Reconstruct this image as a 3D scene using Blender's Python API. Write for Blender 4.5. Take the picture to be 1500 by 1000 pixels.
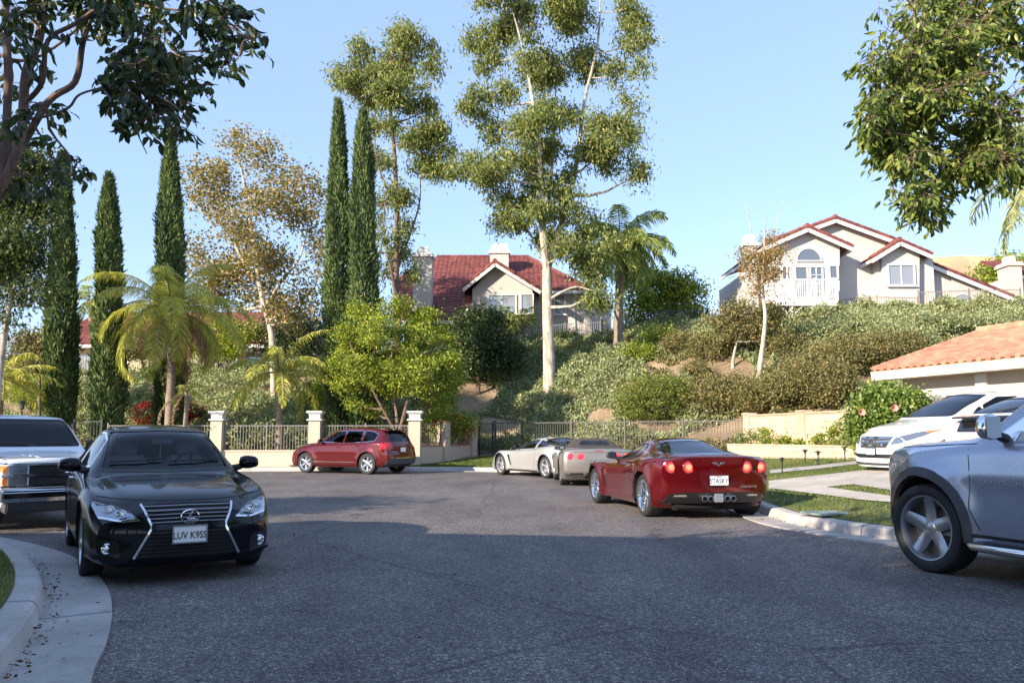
import bpy, bmesh, math, random
import numpy as np
from mathutils import Vector, Matrix, Euler
from mathutils.bvhtree import BVHTree
from mathutils.geometry import delaunay_2d_cdt
from mathutils.interpolate import poly_3d_calc
for _o in list(bpy.data.objects): bpy.data.objects.remove(_o)
S = bpy.context.scene
COL = S.collection
R = math.radians
rnd = random.Random(7)
rs = np.random.RandomState(11)

# ------------------------------------------------------------ camera
FPX, CH = 1211.0, 1.35
PITCH = math.atan(138.0/FPX)
cd = bpy.data.cameras.new('camera'); cam = bpy.data.objects.new('camera', cd); COL.objects.link(cam)
cam.location = (0, 0, CH); cam.rotation_euler = (R(90)+PITCH, 0, 0)
cd.sensor_width = 36.0; cd.lens = 36.0*FPX/1500.0
cd.clip_start = 0.1; cd.clip_end = 5000
S.camera = cam
# ------------------------------------------------------------ sun and sky
SUN_EL, SUN_AZ = 22.5, (-0.76, -0.65)          # where the sun stands (horizontal direction)
az = Vector(SUN_AZ).normalized()
to_sun = Vector((az.x*math.cos(R(SUN_EL)), az.y*math.cos(R(SUN_EL)), math.sin(R(SUN_EL))))
sd = bpy.data.lights.new('sun', 'SUN'); sun = bpy.data.objects.new('sun', sd); COL.objects.link(sun)
sd.energy = 5.0; sd.angle = R(0.55); sd.color = (1.0, 0.86, 0.68)
sun.rotation_euler = to_sun.to_track_quat('Z', 'Y').to_euler(); sun.location = (-30, -30, 30)
SKYC = (2.2, 3.15, 4.95, 1)
W = bpy.data.worlds.new('World'); S.world = W; W.use_nodes = True
_nt = W.node_tree; _nt.nodes.clear()
_sky = _nt.nodes.new('ShaderNodeTexSky'); _sky.sky_type = 'NISHITA'; _sky.sun_disc = False
_sky.sun_elevation = R(SUN_EL); _sky.sun_rotation = math.atan2(az.x, az.y)
_sky.air_density = 1.0; _sky.dust_density = 0.1; _sky.ozone_density = 1.0; _sky.altitude = 200
_bg = _nt.nodes.new('ShaderNodeBackground'); _bg.inputs[1].default_value = 0.138
_ow = _nt.nodes.new('ShaderNodeOutputWorld')
_mx = _nt.nodes.new('ShaderNodeMix'); _mx.data_type = 'RGBA'; _mx.blend_type = 'MULTIPLY'; _mx.inputs[0].default_value = 1.0
_mx.inputs[7].default_value = (.93, .93, 1.08, 1); _nt.links.new(_sky.outputs[0], _mx.inputs[6]); 
_ml = _nt.nodes.new('ShaderNodeMix'); _ml.data_type = 'RGBA'; _ml.inputs[0].default_value = .50; _ml.inputs[7].default_value = SKYC   # constant pale blue mixed in to lighten and even out the sky
_nt.links.new(_mx.outputs[2], _ml.inputs[6]); _nt.links.new(_ml.outputs[2], _bg.inputs[0]); _nt.links.new(_bg.outputs[0], _ow.inputs[0])
S.render.engine = 'CYCLES'
S.view_settings.view_transform = 'Standard'; S.view_settings.look = 'None'
S.view_settings.exposure = 1.02; S.view_settings.gamma = 1.0
S.cycles.max_bounces = 8; S.cycles.transparent_max_bounces = 16

# ------------------------------------------------------------ picture <-> place
_c, _s = math.cos(PITCH), math.sin(PITCH)
def at(px, py, Y):
    """the point at distance Y that the photo shows at pixel (px, py)"""
    t = (500-py)/FPX
    z = Y*(t*_c+_s)/(_c-t*_s)
    dep = Y*_c+z*_s
    return Vector(((px-750)/FPX*dep, Y, z+CH))
def G(px, py, z=0.0):
    t = (500-py)/FPX
    Y = (z-CH)*(_c-t*_s)/(t*_c+_s)
    return at(px, py, Y)
def to_px(p):
    dep = p[1]*_c+(p[2]-CH)*_s; v = -p[1]*_s+(p[2]-CH)*_c
    return 750+FPX*p[0]/dep, 500-FPX*v/dep

# ------------------------------------------------------------ naming helpers
def tag(o, label=None, cat=None, group=None, kind=None):
    if label: o['label'] = label
    if cat: o['category'] = cat
    if group: o['group'] = group
    if kind: o['kind'] = kind
    return o
def thing(name, label, cat, loc=(0, 0, 0), rz=0.0, group=None):
    o = bpy.data.objects.new(name, None); COL.objects.link(o)
    o.location = loc; o.rotation_euler = (0, 0, rz); o.empty_display_size = .2
    return tag(o, label, cat, group)
def part_empty(name, parent, loc=(0, 0, 0), rot=(0, 0, 0)):
    o = bpy.data.objects.new(name, None); COL.objects.link(o); o.parent = parent
    o.location = loc; o.rotation_euler = rot; return o
def link(name, me, parent=None, loc=None):
    o = bpy.data.objects.new(name, me); COL.objects.link(o)
    if parent: o.parent = parent
    if loc is not None: o.location = loc
    return o
def copy_tree(o, parent=None):
    c = o.copy(); COL.objects.link(c); c.parent = parent
    for ch in o.children: copy_tree(ch, c)
    return c

# ------------------------------------------------------------ materials
def new_mat(name):
    m = bpy.data.materials.new(name); m.use_nodes = True
    nt = m.node_tree; return m, nt, nt.nodes['Principled BSDF']
def ramp(nt, fac, stops):
    r = nt.nodes.new('ShaderNodeValToRGB'); e = r.color_ramp.elements
    while len(e) > 1: e.remove(e[-1])
    e[0].position = stops[0][0]; e[0].color = (*stops[0][1], 1)
    for p, c in stops[1:]:
        k = e.new(p); k.color = (*c, 1)
    nt.links.new(fac, r.inputs[0]); return r.outputs[0]
def noise(nt, scale, detail=4, rough=.6, coord='Object', stretch=None):
    tc = nt.nodes.new('ShaderNodeTexCoord'); n = nt.nodes.new('ShaderNodeTexNoise')
    n.inputs['Scale'].default_value = scale; n.inputs['Detail'].default_value = detail; n.inputs['Roughness'].default_value = rough
    src = tc.outputs[coord]
    if stretch:
        mp = nt.nodes.new('ShaderNodeMapping'); mp.inputs['Scale'].default_value = stretch
        nt.links.new(src, mp.inputs[0]); src = mp.outputs[0]
    nt.links.new(src, n.inputs['Vector']); return n.outputs['Fac']
def mixc(nt, fac, a, b, mode='MIX'):
    m = nt.nodes.new('ShaderNodeMix'); m.data_type = 'RGBA'; m.blend_type = mode
    for inp, val in ((m.inputs[0], fac), (m.inputs[6], a), (m.inputs[7], b)):
        if isinstance(val, (int, float)): inp.default_value = val
        elif isinstance(val, tuple): inp.default_value = (*val, 1)
        else: nt.links.new(val, inp)
    return m.outputs[2]
def bump(nt, bs, h, strength=.3, dist=.01):
    b = nt.nodes.new('ShaderNodeBump'); b.inputs['Strength'].default_value = strength; b.inputs['Distance'].default_value = dist
    nt.links.new(h, b.inputs['Height']); nt.links.new(b.outputs[0], bs.inputs['Normal'])
def simple(name, col, rough=.6, metal=0., var=0., vscale=3., bmp=0., bscale=60., coat=0., spec=.5):
    m, nt, b = new_mat(name)
    b.inputs['Base Color'].default_value = (*col, 1); b.inputs['Roughness'].default_value = rough; b.inputs['Metallic'].default_value = metal
    b.inputs['Coat Weight'].default_value = coat; b.inputs['Coat Roughness'].default_value = .03; b.inputs['Specular IOR Level'].default_value = spec
    if var:
        n = noise(nt, vscale, 6, .65)
        lo = tuple(max(0, c*(1-var)) for c in col); hi = tuple(min(1, c*(1+var)) for c in col)
        nt.links.new(ramp(nt, n, [(.3, lo), (.7, hi)]), b.inputs['Base Color'])
    if bmp: bump(nt, b, noise(nt, bscale, 4), bmp)
    return m
def leaf_mat(name, stops, trans=.35, rough=.45, gloss=.35):
    """leaf colours differ from leaf to leaf ('var' = a random number per leaf)"""
    m, nt, b = new_mat(name)
    a = nt.nodes.new('ShaderNodeAttribute'); a.attribute_name = 'var'
    c = ramp(nt, a.outputs['Fac'], stops)
    nt.links.new(c, b.inputs['Base Color']); b.inputs['Roughness'].default_value = rough; b.inputs['Specular IOR Level'].default_value = gloss
    t = nt.nodes.new('ShaderNodeBsdfTranslucent')
    tc = mixc(nt, 1.0, c, (1.0, 1.0, .45), 'MULTIPLY'); nt.links.new(tc, t.inputs[0])
    mx = nt.nodes.new('ShaderNodeMixShader'); mx.inputs[0].default_value = trans
    out = nt.nodes['Material Output']
    nt.links.new(b.outputs[0], mx.inputs[1]); nt.links.new(t.outputs[0], mx.inputs[2]); nt.links.new(mx.outputs[0], out.inputs[0])
    return m
def bark_mat(name, dark, light, scale=6, stretch=(1, 1, .25)):
    m, nt, b = new_mat(name)
    n = noise(nt, scale, 8, .7, stretch=stretch)
    nt.links.new(ramp(nt, n, [(.35, dark), (.62, light)]), b.inputs['Base Color']); b.inputs['Roughness'].default_value = .85
    bump(nt, b, n, .6, .02); return m

# ------------------------------------------------------------ mesh builder
class MB:
    def __init__(s): s.v = []; s.f = []; s.mi = []
    def add(s, vs, fs, mi=0):
        k = len(s.v); s.v.extend([tuple(p) for p in vs]); s.f.extend([tuple(i+k for i in f) for f in fs]); s.mi.extend([mi]*len(fs)); return s
    def box(s, c, d, rz=0, mi=0, M=None, taper=1.0):
        hx, hy, hz = d[0]/2, d[1]/2, d[2]/2
        P = [Vector((x*hx*(taper if z > 0 else 1), y*hy*(taper if z > 0 else 1), z*hz)) for z in (-1, 1) for y in (-1, 1) for x in (-1, 1)]
        Mx = M if M is not None else Matrix.Rotation(rz, 3, 'Z')
        P = [Mx @ p+Vector(c) for p in P]
        return s.add(P, [(0, 2, 3, 1), (4, 5, 7, 6), (0, 1, 5, 4), (2, 6, 7, 3), (0, 4, 6, 2), (1, 3, 7, 5)], mi)
    def beam(s, a, b, w, h, mi=0, up=(0, 0, 1)):
        a = Vector(a); b = Vector(b); d = (b-a); L = d.length; d.normalize()
        u = Vector(up); r = d.cross(u)
        if r.length < 1e-4: r = d.cross(Vector((1, 0, 0)))
        r.normalize(); u = r.cross(d)
        M = Matrix((d, r, u)).transposed()
        return s.box((a+b)/2, (L, w, h), mi=mi, M=M)
    def tube(s, pts, rad, n=8, mi=0, cap=True):
        pts = [Vector(p) for p in pts]
        if not hasattr(rad, '__len__'): rad = [rad]*len(pts)
        ref = Vector((0.31, 0.17, 1)).normalized(); vs = []; prev = None
        for i, p in enumerate(pts):
            d = (pts[min(i+1, len(pts)-1)]-pts[max(i-1, 0)])
            if d.length < 1e-9: d = Vector((0, 0, 1))
            d.normalize()
            if prev is None:
                r = d.cross(ref)
                if r.length < .05: r = d.cross(Vector((1, 0, 0)))
            else: r = prev-d*prev.dot(d)
            r.normalize(); prev = r; u = d.cross(r)
            for k in range(n):
                a = 2*math.pi*k/n; vs.append(p+(r*math.cos(a)+u*math.sin(a))*rad[i])
        fs = [(i*n+k, i*n+(k+1) % n, (i+1)*n+(k+1) % n, (i+1)*n+k) for i in range(len(pts)-1) for k in range(n)]
        if cap: fs += [tuple(range(n-1, -1, -1)), tuple(range((len(pts)-1)*n, len(pts)*n))]
        return s.add(vs, fs, mi)
    def lathe(s, prof, n=24, M=None, mi=0):
        """prof: (radius, height) along +Z, M places it"""
        M = M or Matrix.Identity(4); vs = []
        for r, z in prof:
            for k in range(n):
                a = 2*math.pi*k/n; vs.append(M @ Vector((r*math.cos(a), r*math.sin(a), z)))
        fs = [(i*n+k, i*n+(k+1) % n, (i+1)*n+(k+1) % n, (i+1)*n+k) for i in range(len(prof)-1) for k in range(n)]
        return s.add(vs, fs, mi)
    def prism(s, poly, fn, t0, t1, mi=0):
        """poly: 2-D outline, fn(u, v, t) -> 3-D"""
        n = len(poly); vs = [fn(u, v, t0) for u, v in poly]+[fn(u, v, t1) for u, v in poly]
        fs = [tuple(range(n-1, -1, -1)), tuple(range(n, 2*n))]+[(i, (i+1) % n, n+(i+1) % n, n+i) for i in range(n)]
        return s.add(vs, fs, mi)
    def build(s, name, mats, parent=None, smooth=False, loc=None, fix=True, bevel=0.0):
        me = bpy.data.meshes.new(name); me.from_pydata(s.v, [], s.f)
        if not isinstance(mats, (list, tuple)): mats = [mats]
        for m in mats: me.materials.append(m)
        if len(mats) > 1: me.polygons.foreach_set('material_index', s.mi)
        if fix or bevel:
            bm = bmesh.new(); bm.from_mesh(me)
            if bevel:
                bmesh.ops.bevel(bm, geom=[e for e in bm.edges if len(e.link_faces) == 2 and e.calc_face_angle(0) > .5], offset=bevel, segments=2, affect='EDGES', clamp_overlap=True)
            bmesh.ops.recalc_face_normals(bm, faces=bm.faces); bm.to_mesh(me); bm.free()
        if smooth:
            me.polygons.foreach_set('use_smooth', [True]*len(me.polygons))
            me.set_sharp_from_angle(angle=R(38))
        me.update()
        return link(name, me, parent, loc)
def quads(name, V, var=None, mat=None, parent=None, loc=None, nv=4):
    """V: (n, nv, 3) array of loose polygons, one random number each"""
    n = len(V); me = bpy.data.meshes.new(name)
    me.vertices.add(n*nv); me.vertices.foreach_set('co', np.ascontiguousarray(V, dtype=np.float32).ravel())
    me.loops.add(n*nv); me.loops.foreach_set('vertex_index', np.arange(n*nv, dtype=np.int32))
    me.polygons.add(n); me.polygons.foreach_set('loop_start', np.arange(0, n*nv, nv, dtype=np.int32))
    me.update(calc_edges=True)
    if var is not None:
        a = me.attributes.new('var', 'FLOAT', 'FACE'); a.data.foreach_set('value', np.asarray(var, dtype=np.float32))
    if mat: me.materials.append(mat)
    return link(name, me, parent, loc)
def unit(a): return a/np.maximum(np.linalg.norm(a, axis=-1, keepdims=True), 1e-9)
def leaves(P, D, L, Wd, rr=rs, fold=.25):
    """leaf-shaped quads at P along D; L length, Wd width (arrays or numbers)"""
    n = len(P); D = unit(D); side = unit(np.cross(D, rr.normal(size=(n, 3))))
    nr = np.cross(D, side)
    L = np.broadcast_to(np.asarray(L, float).reshape(-1, 1), (n, 1)); Wd = np.broadcast_to(np.asarray(Wd, float).reshape(-1, 1), (n, 1))
    a = P; b = P+D*L*.45+side*Wd*.5+nr*Wd*fold; c = P+D*L; d = P+D*L*.45-side*Wd*.5+nr*Wd*fold
    return np.stack([a, b, c, d], 1)
def smooth01(x): x = np.clip(x, 0, 1); return x*x*(3-2*x)
# ============================================================ GROUND
# kerb line of the cul-de-sac (foot of the kerb), road inside the loop
KL = [(20,-19.64),(8,-10.5),(3.2,-5.6),(.8,-2),(-.6,.9),(-1.9,2.7),(-2.76,4.5),(-3.1,5.37),(-3.5,6.28),(-3.98,7.2),(-4.65,8.25),(-5.55,9.4),(-7.0,10.7),(-9.3,12.18),(-13,13.62),(-19,15.19),(-25,17.67),(-28.5,21.6),(-27.5,26.18),(-22,29.98),(-15,31.81),(-9,32.34),(-4,32.4),(-1,32.01),(1.2,30.9),(2.9,28.8),(3.9,26.18),(4.4,22.91),(4.55,18.98),(4.5,16.4),(4.35,14.2),(4.35,12.9),(4.62,11.85),(5.02,10.85),(5.7,9.6),(6.8,8.0),(9.0,5.6),(14,1.96),(20,-2.95),(32,-12.44),(42,-19.64)]
def catmull(P, n=4, closed=False):
    P = [Vector(p) for p in P]; out = []
    for i in range(len(P)-1):
        p0 = P[max(i-1, 0)]; p1 = P[i]; p2 = P[i+1]; p3 = P[min(i+2, len(P)-1)]
        for k in range(n):
            t = k/n; out.append(.5*((2*p1)+(p2-p0)*t+(2*p0-5*p1+4*p2-p3)*t*t+(3*p1-p0-3*p2+p3)*t**3))
    out.append(P[-1]); return out
KC = catmull(KL, 5)                       # smooth kerb line
KA = np.array([(p.x, p.y) for p in KC])
def offset_line(A, d):
    T = np.gradient(A, axis=0); T = unit(T); N = np.stack([T[:, 1], -T[:, 0]], 1)   # right-hand side = road
    return A+N*d
def kerb_dist(x, y):
    """signed distance to the kerb line, + on the land side"""
    x = np.atleast_1d(x).astype(float); y = np.atleast_1d(y).astype(float)
    best = np.full(x.shape, 1e9)
    A = KA[:-1]; B = KA[1:]
    for a, b in zip(A, B):
        d = b-a; t = np.clip(((x-a[0])*d[0]+(y-a[1])*d[1])/(d@d), 0, 1)
        q = (x-a[0]-t*d[0])**2+(y-a[1]-t*d[1])**2; best = np.minimum(best, q)
    inside = np.zeros(x.shape, bool); n = len(KA)
    for i in range(n):
        x1, y1 = KA[i]; x2, y2 = KA[(i+1) % n]
        c = ((y1 > y) != (y2 > y)); 
        with np.errstate(divide='ignore', invalid='ignore'): c &= x < (x2-x1)*(y-y1)/(y2-y1)+x1
        inside ^= c
    return np.where(inside, -1, 1)*np.sqrt(best)
# hill: for each column of the photo, height against distance
HC = [(-900, [(36.7,0),(52.4,3.2),(65.5,4.2)]), (-100, [(36,0),(40.6,1.6),(49.7,4.6),(58.9,5.3)]), (150, [(35.3,0),(40.6,1.9),(49.7,5.0),(58.9,5.6)]), (420, [(34.7,0),(39.3,1.6),(48.4,5.2),(60.2,6.0)]),
      (620, [(34.7,0),(38,1.3),(41.9,2.8),(47.8,5.6),(58.9,6.4)]), (720, [(37.3,.3),(40.6,2.2),(43.2,3.5),(48.4,6.3),(58.9,6.8)]), (805, [(36,.4),(38,1.6),(40.6,3.5),(48.4,6.7),(58.9,7.0)]),
      (940, [(33.4,.5),(36,1.9),(40.6,4.8),(46.5,7.2),(58.9,7.4)]), (1080, [(30.8,.6),(34,2.0),(39.3,5.3),(43.9,7.3),(58.9,7.6)]), (1200, [(27.5,.7),(31.4,2.1),(37.3,5.1),(41.9,7.4),(58.9,7.7)]),
      (1330, [(24.9,.7),(30.1,1.8),(37.3,5.3),(41.2,7.7),(58.9,7.9)]), (1500, [(28.8,.7),(32.7,2.0),(38,5.4),(41.2,7.6),(58.9,7.9)]), (2200, [(28.8,.7),(39.3,5),(49.1,7.6),(58.9,7.9)])]
_hp = np.array([c[0] for c in HC], float)
def hill(x, y):
    x = np.atleast_1d(x).astype(float); y = np.atleast_1d(y).astype(float)
    px = 750+FPX*x/np.maximum(y, 5.0); px = np.clip(px, _hp[0], _hp[-1])
    Z = np.stack([np.interp(y, [0, c[1][0][0]-4.6]+[k[0] for k in c[1]], [0, 0]+[k[1] for k in c[1]]) for c in HC])
    i = np.clip(np.searchsorted(_hp, px)-1, 0, len(_hp)-2); t = (px-_hp[i])/(_hp[i+1]-_hp[i]); j = np.arange(len(px))
    z = Z[i, j]*(1-t)+Z[i+1, j]*t
    return np.where(y > 19, z, 0)
def land(x, y, d=None):
    x = np.atleast_1d(x).astype(float); y = np.atleast_1d(y).astype(float)
    if d is None: d = kerb_dist(x, y)
    k = .03+.11*smooth01((x+6)/10)
    near = .145+k*np.clip(d-.3, 0, 4.2)
    h = hill(x, y)*smooth01((d-.3)/2.4); wob = .10*np.sin(x*.9+1.3*np.sin(y*.6))*np.sin(y*.7)*smooth01((h-.8)/1.5)
    return np.maximum(near, h)+wob
def gz(x, y): return float(land([x], [y])[0])
def on_land(px, py, y0=12, y1=75):
    """where the line of sight through (px, py) meets the land"""
    Ys = np.arange(y0, y1, .15); P = [at(px, py, Y) for Y in Ys]
    zz = land([p.x for p in P], [p.y for p in P])
    for p, z in zip(P, zz):
        if p.z <= z: return Vector((p.x, p.y, float(z)))
    p = P[-1]; return Vector((p.x, p.y, float(zz[-1])))
def cdt_sheet(name, outlines, pts, zf, mat, keep, kind='structure', parent=None):
    co = [Vector(p) for p in pts]; ed = []
    for ln in outlines:
        k = len(co); co += [Vector(p) for p in ln]; ed += [(k+i, k+i+1) for i in range(len(ln)-1)]
    vs, es, fs, *_ = delaunay_2d_cdt(co, ed, [], 0, 1e-4)
    V = np.array([(v.x, v.y) for v in vs]); F = np.array([f for f in fs if len(f) == 3])
    C = V[F].mean(1); F = F[keep(C[:, 0], C[:, 1])]
    z = zf(V[:, 0], V[:, 1])
    me = bpy.data.meshes.new(name); me.from_pydata(np.column_stack([V, z]).tolist(), [], F.tolist())
    bm = bmesh.new(); bm.from_mesh(me); bmesh.ops.delete(bm, geom=[v for v in bm.verts if not v.link_faces], context='VERTS')
    bmesh.ops.recalc_face_normals(bm, faces=bm.faces)
    if bm.faces and sum(f.normal.z for f in bm.faces) < 0: bmesh.ops.reverse_faces(bm, faces=bm.faces)
    bm.to_mesh(me); bm.free(); me.materials.append(mat)
    me.polygons.foreach_set('use_smooth', [True]*len(me.polygons))
    return tag(link(name, me, parent), kind=kind)
def grid(x0, x1, y0, y1, s, jit=.2):
    g = [(x+rnd.uniform(-jit, jit)*s, y+rnd.uniform(-jit, jit)*s) for x in np.arange(x0, x1+.01, s) for y in np.arange(y0, y1+.01, s)]
    return g
# --- materials of the ground
def asphalt():
    m, nt, b = new_mat('asphalt')
    big = noise(nt, .35, 5, .6); med = noise(nt, 2.5, 5, .7)
    tc = nt.nodes.new('ShaderNodeTexCoord'); vo = nt.nodes.new('ShaderNodeTexVoronoi'); vo.inputs['Scale'].default_value = 115
    nt.links.new(tc.outputs['Object'], vo.inputs['Vector'])
    vo2 = nt.nodes.new('ShaderNodeTexVoronoi'); vo2.inputs['Scale'].default_value = 48; nt.links.new(tc.outputs['Object'], vo2.inputs['Vector'])
    sx = nt.nodes.new('ShaderNodeSeparateColor'); nt.links.new(vo.outputs['Color'], sx.inputs[0])
    sx2 = nt.nodes.new('ShaderNodeSeparateColor'); nt.links.new(vo2.outputs['Color'], sx2.inputs[0])
    st = ramp(nt, sx.outputs[0], [(0, (.068,.062,.062)), (.5, (.134,.122,.120)), (.8, (.22,.202,.194)), (.95, (.37,.34,.32)), (1, (.50,.46,.43))])
    st2 = ramp(nt, sx2.outputs[1], [(0, (.6,.6,.6)), (.6, (.95,.95,.95)), (.9, (1.35,1.33,1.3)), (1, (1.65,1.6,1.55))])
    c = mixc(nt, 1.0, st, st2, 'MULTIPLY')
    c = mixc(nt, 1.0, c, ramp(nt, big, [(.3, (.80,.80,.82)), (.7, (1.18,1.16,1.12))]), 'MULTIPLY')
    c = mixc(nt, 1.0, c, ramp(nt, med, [(.3, (.86,.86,.86)), (.7, (1.12,1.12,1.12))]), 'MULTIPLY')
    st3 = noise(nt, 1.1, 3, .5, stretch=(1, .28, 1)); c = mixc(nt, 1.0, c, ramp(nt, st3, [(.36, (.80,.80,.82)), (.5, (1,1,1)), (.66, (1.1,1.09,1.07))]), 'MULTIPLY')
    oil = noise(nt, 2.3, 2, .4); c = mixc(nt, ramp(nt, oil, [(.70, (0,0,0)), (.76, (.55,.55,.55))]), c, (.035,.034,.036))
    # a few sealed cracks
    vc = nt.nodes.new('ShaderNodeTexVoronoi'); vc.feature = 'DISTANCE_TO_EDGE'; vc.inputs['Scale'].default_value = .16
    wn = nt.nodes.new('ShaderNodeTexNoise'); wn.inputs['Scale'].default_value = 1.2; wn.inputs['Detail'].default_value = 6
    nt.links.new(tc.outputs['Object'], wn.inputs['Vector'])
    ad = nt.nodes.new('ShaderNodeMix'); ad.data_type = 'VECTOR'; ad.inputs[0].default_value = .25
    nt.links.new(tc.outputs['Object'], ad.inputs[4]); nt.links.new(wn.outputs['Color'], ad.inputs[5]); nt.links.new(ad.outputs[1], vc.inputs['Vector'])
    c = mixc(nt, ramp(nt, vc.outputs['Distance'], [(0, (.6,.6,.6)), (.0022, (0,0,0))]), c, (.03,.03,.033))
    nt.links.new(c, b.inputs['Base Color']); b.inputs['Roughness'].default_value = .82; b.inputs['Specular IOR Level'].default_value = .35
    bump(nt, b, sx.outputs[0], .8, .008); return m
def concrete(name, base=(.36,.34,.31), scale=1.0):
    m, nt, b = new_mat(name)
    n1 = noise(nt, 1.3*scale, 7, .65); n2 = noise(nt, 30, 4, .7); n3 = noise(nt, 5, 6, .7)
    c = ramp(nt, n1, [(.3, tuple(k*.72 for k in base)), (.7, tuple(k*1.15 for k in base))])
    c = mixc(nt, 1, c, ramp(nt, n2, [(.3, (.85,.85,.85)), (.7, (1.1,1.1,1.1))]), 'MULTIPLY')
    c = mixc(nt, ramp(nt, n3, [(.55, (0,0,0)), (.72, (.55,.55,.55))]), c, tuple(k*.5 for k in base))
    nt.links.new(c, b.inputs['Base Color']); b.inputs['Roughness'].default_value = .9; bump(nt, b, n2, .25, .004); return m
def ground_mat():
    m, nt, b = new_mat('hillside soil')
    n1 = noise(nt, .5, 7, .7); n2 = noise(nt, 6, 6, .75)
    c = ramp(nt, n1, [(.3, (.16,.115,.07)), (.5, (.33,.24,.15)), (.72, (.46,.35,.22))])
    c = mixc(nt, 1, c, ramp(nt, n2, [(.3, (.6,.6,.6)), (.7, (1.2,1.2,1.2))]), 'MULTIPLY')
    nt.links.new(c, b.inputs['Base Color']); b.inputs['Roughness'].default_value = .95; bump(nt, b, n2, .9, .08); return m
def lawn_mat(name='lawn', dry=.5):
    m, nt, b = new_mat(name)
    n1 = noise(nt, .8, 6, .7); n2 = noise(nt, 14, 6, .8)
    c = ramp(nt, n1, [(.32, (.07,.115,.025)), (.5, (.13,.17,.04)), (.62+.1*(1-dry), (.24,.22,.08)), (.8, (.38,.32,.15))])
    c = mixc(nt, 1, c, ramp(nt, n2, [(.3, (.55,.6,.5)), (.7, (1.25,1.2,1.2))]), 'MULTIPLY')
    nt.links.new(c, b.inputs['Base Color']); b.inputs['Roughness'].default_value = .95; bump(nt, b, n2, 1.0, .05); return m
M_ASPH = asphalt(); M_CONC = concrete('kerb concrete', (.47,.44,.41)); M_SOIL = ground_mat(); M_LAWN = lawn_mat()
M_DRIVE = concrete('driveway concrete', (.46,.42,.37))
M_GUT = concrete('gutter concrete', (.42,.395,.37))

road_in = [(float(a), float(b)) for a, b in KA]
# road sheet
gp = [p for p in grid(-29, 10, -20, 33, 1.6)]+[(x, y) for x in (15, 20, 30) for y in (-19, -14, -9)]
cdt_sheet('road', [road_in+[road_in[0]]], gp, lambda x, y: np.zeros(len(x)), M_ASPH, lambda x, y: kerb_dist(x, y) < 0)
# land (earth and hill) outside the road
back = [tuple(p) for p in offset_line(KA, -.19)]
gp = grid(-46, 62, -20, 19, 2.2)+grid(-50, 62, 19, 33, 1.2)+grid(-60, 60, 33, 62, .9)+grid(-170, 170, 66, 150, 9)+grid(-170, 170, -60, -24, 12)+[(x, y) for x in (-110, -75, 80, 120) for y in range(-20, 62, 10)]
gp = [p for p, d in zip(gp, kerb_dist([p[0] for p in gp], [p[1] for p in gp])) if d > .6]
cdt_sheet('hillside', [back], gp, lambda x, y: land(x, y)-.02, M_SOIL, lambda x, y: kerb_dist(x, y) > .15)
far = MB(); far.add([(-3000, -200, -.6), (3000, -200, -.6), (3000, 3000, -.6), (-3000, 3000, -.6)], [(0, 1, 2, 3)])
tag(far.build('far_ground', M_SOIL), kind='structure')
# kerb and gutter as swept profiles along the kerb line
def sweep(name, prof, mat, i0=0, i1=None, zoff=None):
    A = KA[i0:i1]; vs = []; n = len(prof)
    T = unit(np.gradient(KA, axis=0))[i0:i1]; N = np.stack([T[:, 1], -T[:, 0]], 1)
    for a, nn in zip(A, N):
        for d, z in prof: vs.append((a[0]+nn[0]*d, a[1]+nn[1]*d, z))
    fs = [(i*n+k, i*n+k+1, (i+1)*n+k+1, (i+1)*n+k) for i in range(len(A)-1) for k in range(n-1)]
    mb = MB(); mb.add(vs, fs); o = mb.build(name, mat); bm = bmesh.new(); bm.from_mesh(o.data)
    if sum(f.normal.z for f in bm.faces) < 0: bmesh.ops.reverse_faces(bm, faces=bm.faces)
    bm.to_mesh(o.data); bm.free(); return tag(o, kind='structure')
sweep('kerb', [(-.212, -.05), (-.205, .150), (-.06, .147), (-.03, .138), (-.008, .115), (.02, .0), (.02, -.04)], M_CONC)
sweep('gutter', [(.015, .004), (.12, .008), (.50, .022), (.50, -.03)], M_GUT)
# control joints in kerb and gutter
jm = simple('joint', (.07,.065,.06), .95)
mb = MB(); acc = 0; T = unit(np.gradient(KA, axis=0))
for i in range(1, len(KA)):
    acc += float(np.hypot(*(KA[i]-KA[i-1])))
    if acc > 2.6 and KA[i][1] > 1:
        acc = 0; t = T[i]; n = np.array([t[1], -t[0]]); a = KA[i]
        def q(d, z, s): return (a[0]+n[0]*d+t[0]*s*.006, a[1]+n[1]*d+t[1]*s*.006, z)
        prof = [(-.205, .1525), (-.06, .1495), (-.03, .1405), (-.006, .117), (.022, .010), (.12, .0125), (.50, .0255)]
        for (d0, z0), (d1, z1) in zip(prof, prof[1:]): mb.add([q(d0, z0, -1), q(d1, z1, -1), q(d1, z1, 1), q(d0, z0, 1)], [(0, 1, 2, 3)])
tag(mb.build('kerb_joints', jm), kind='structure')
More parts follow.
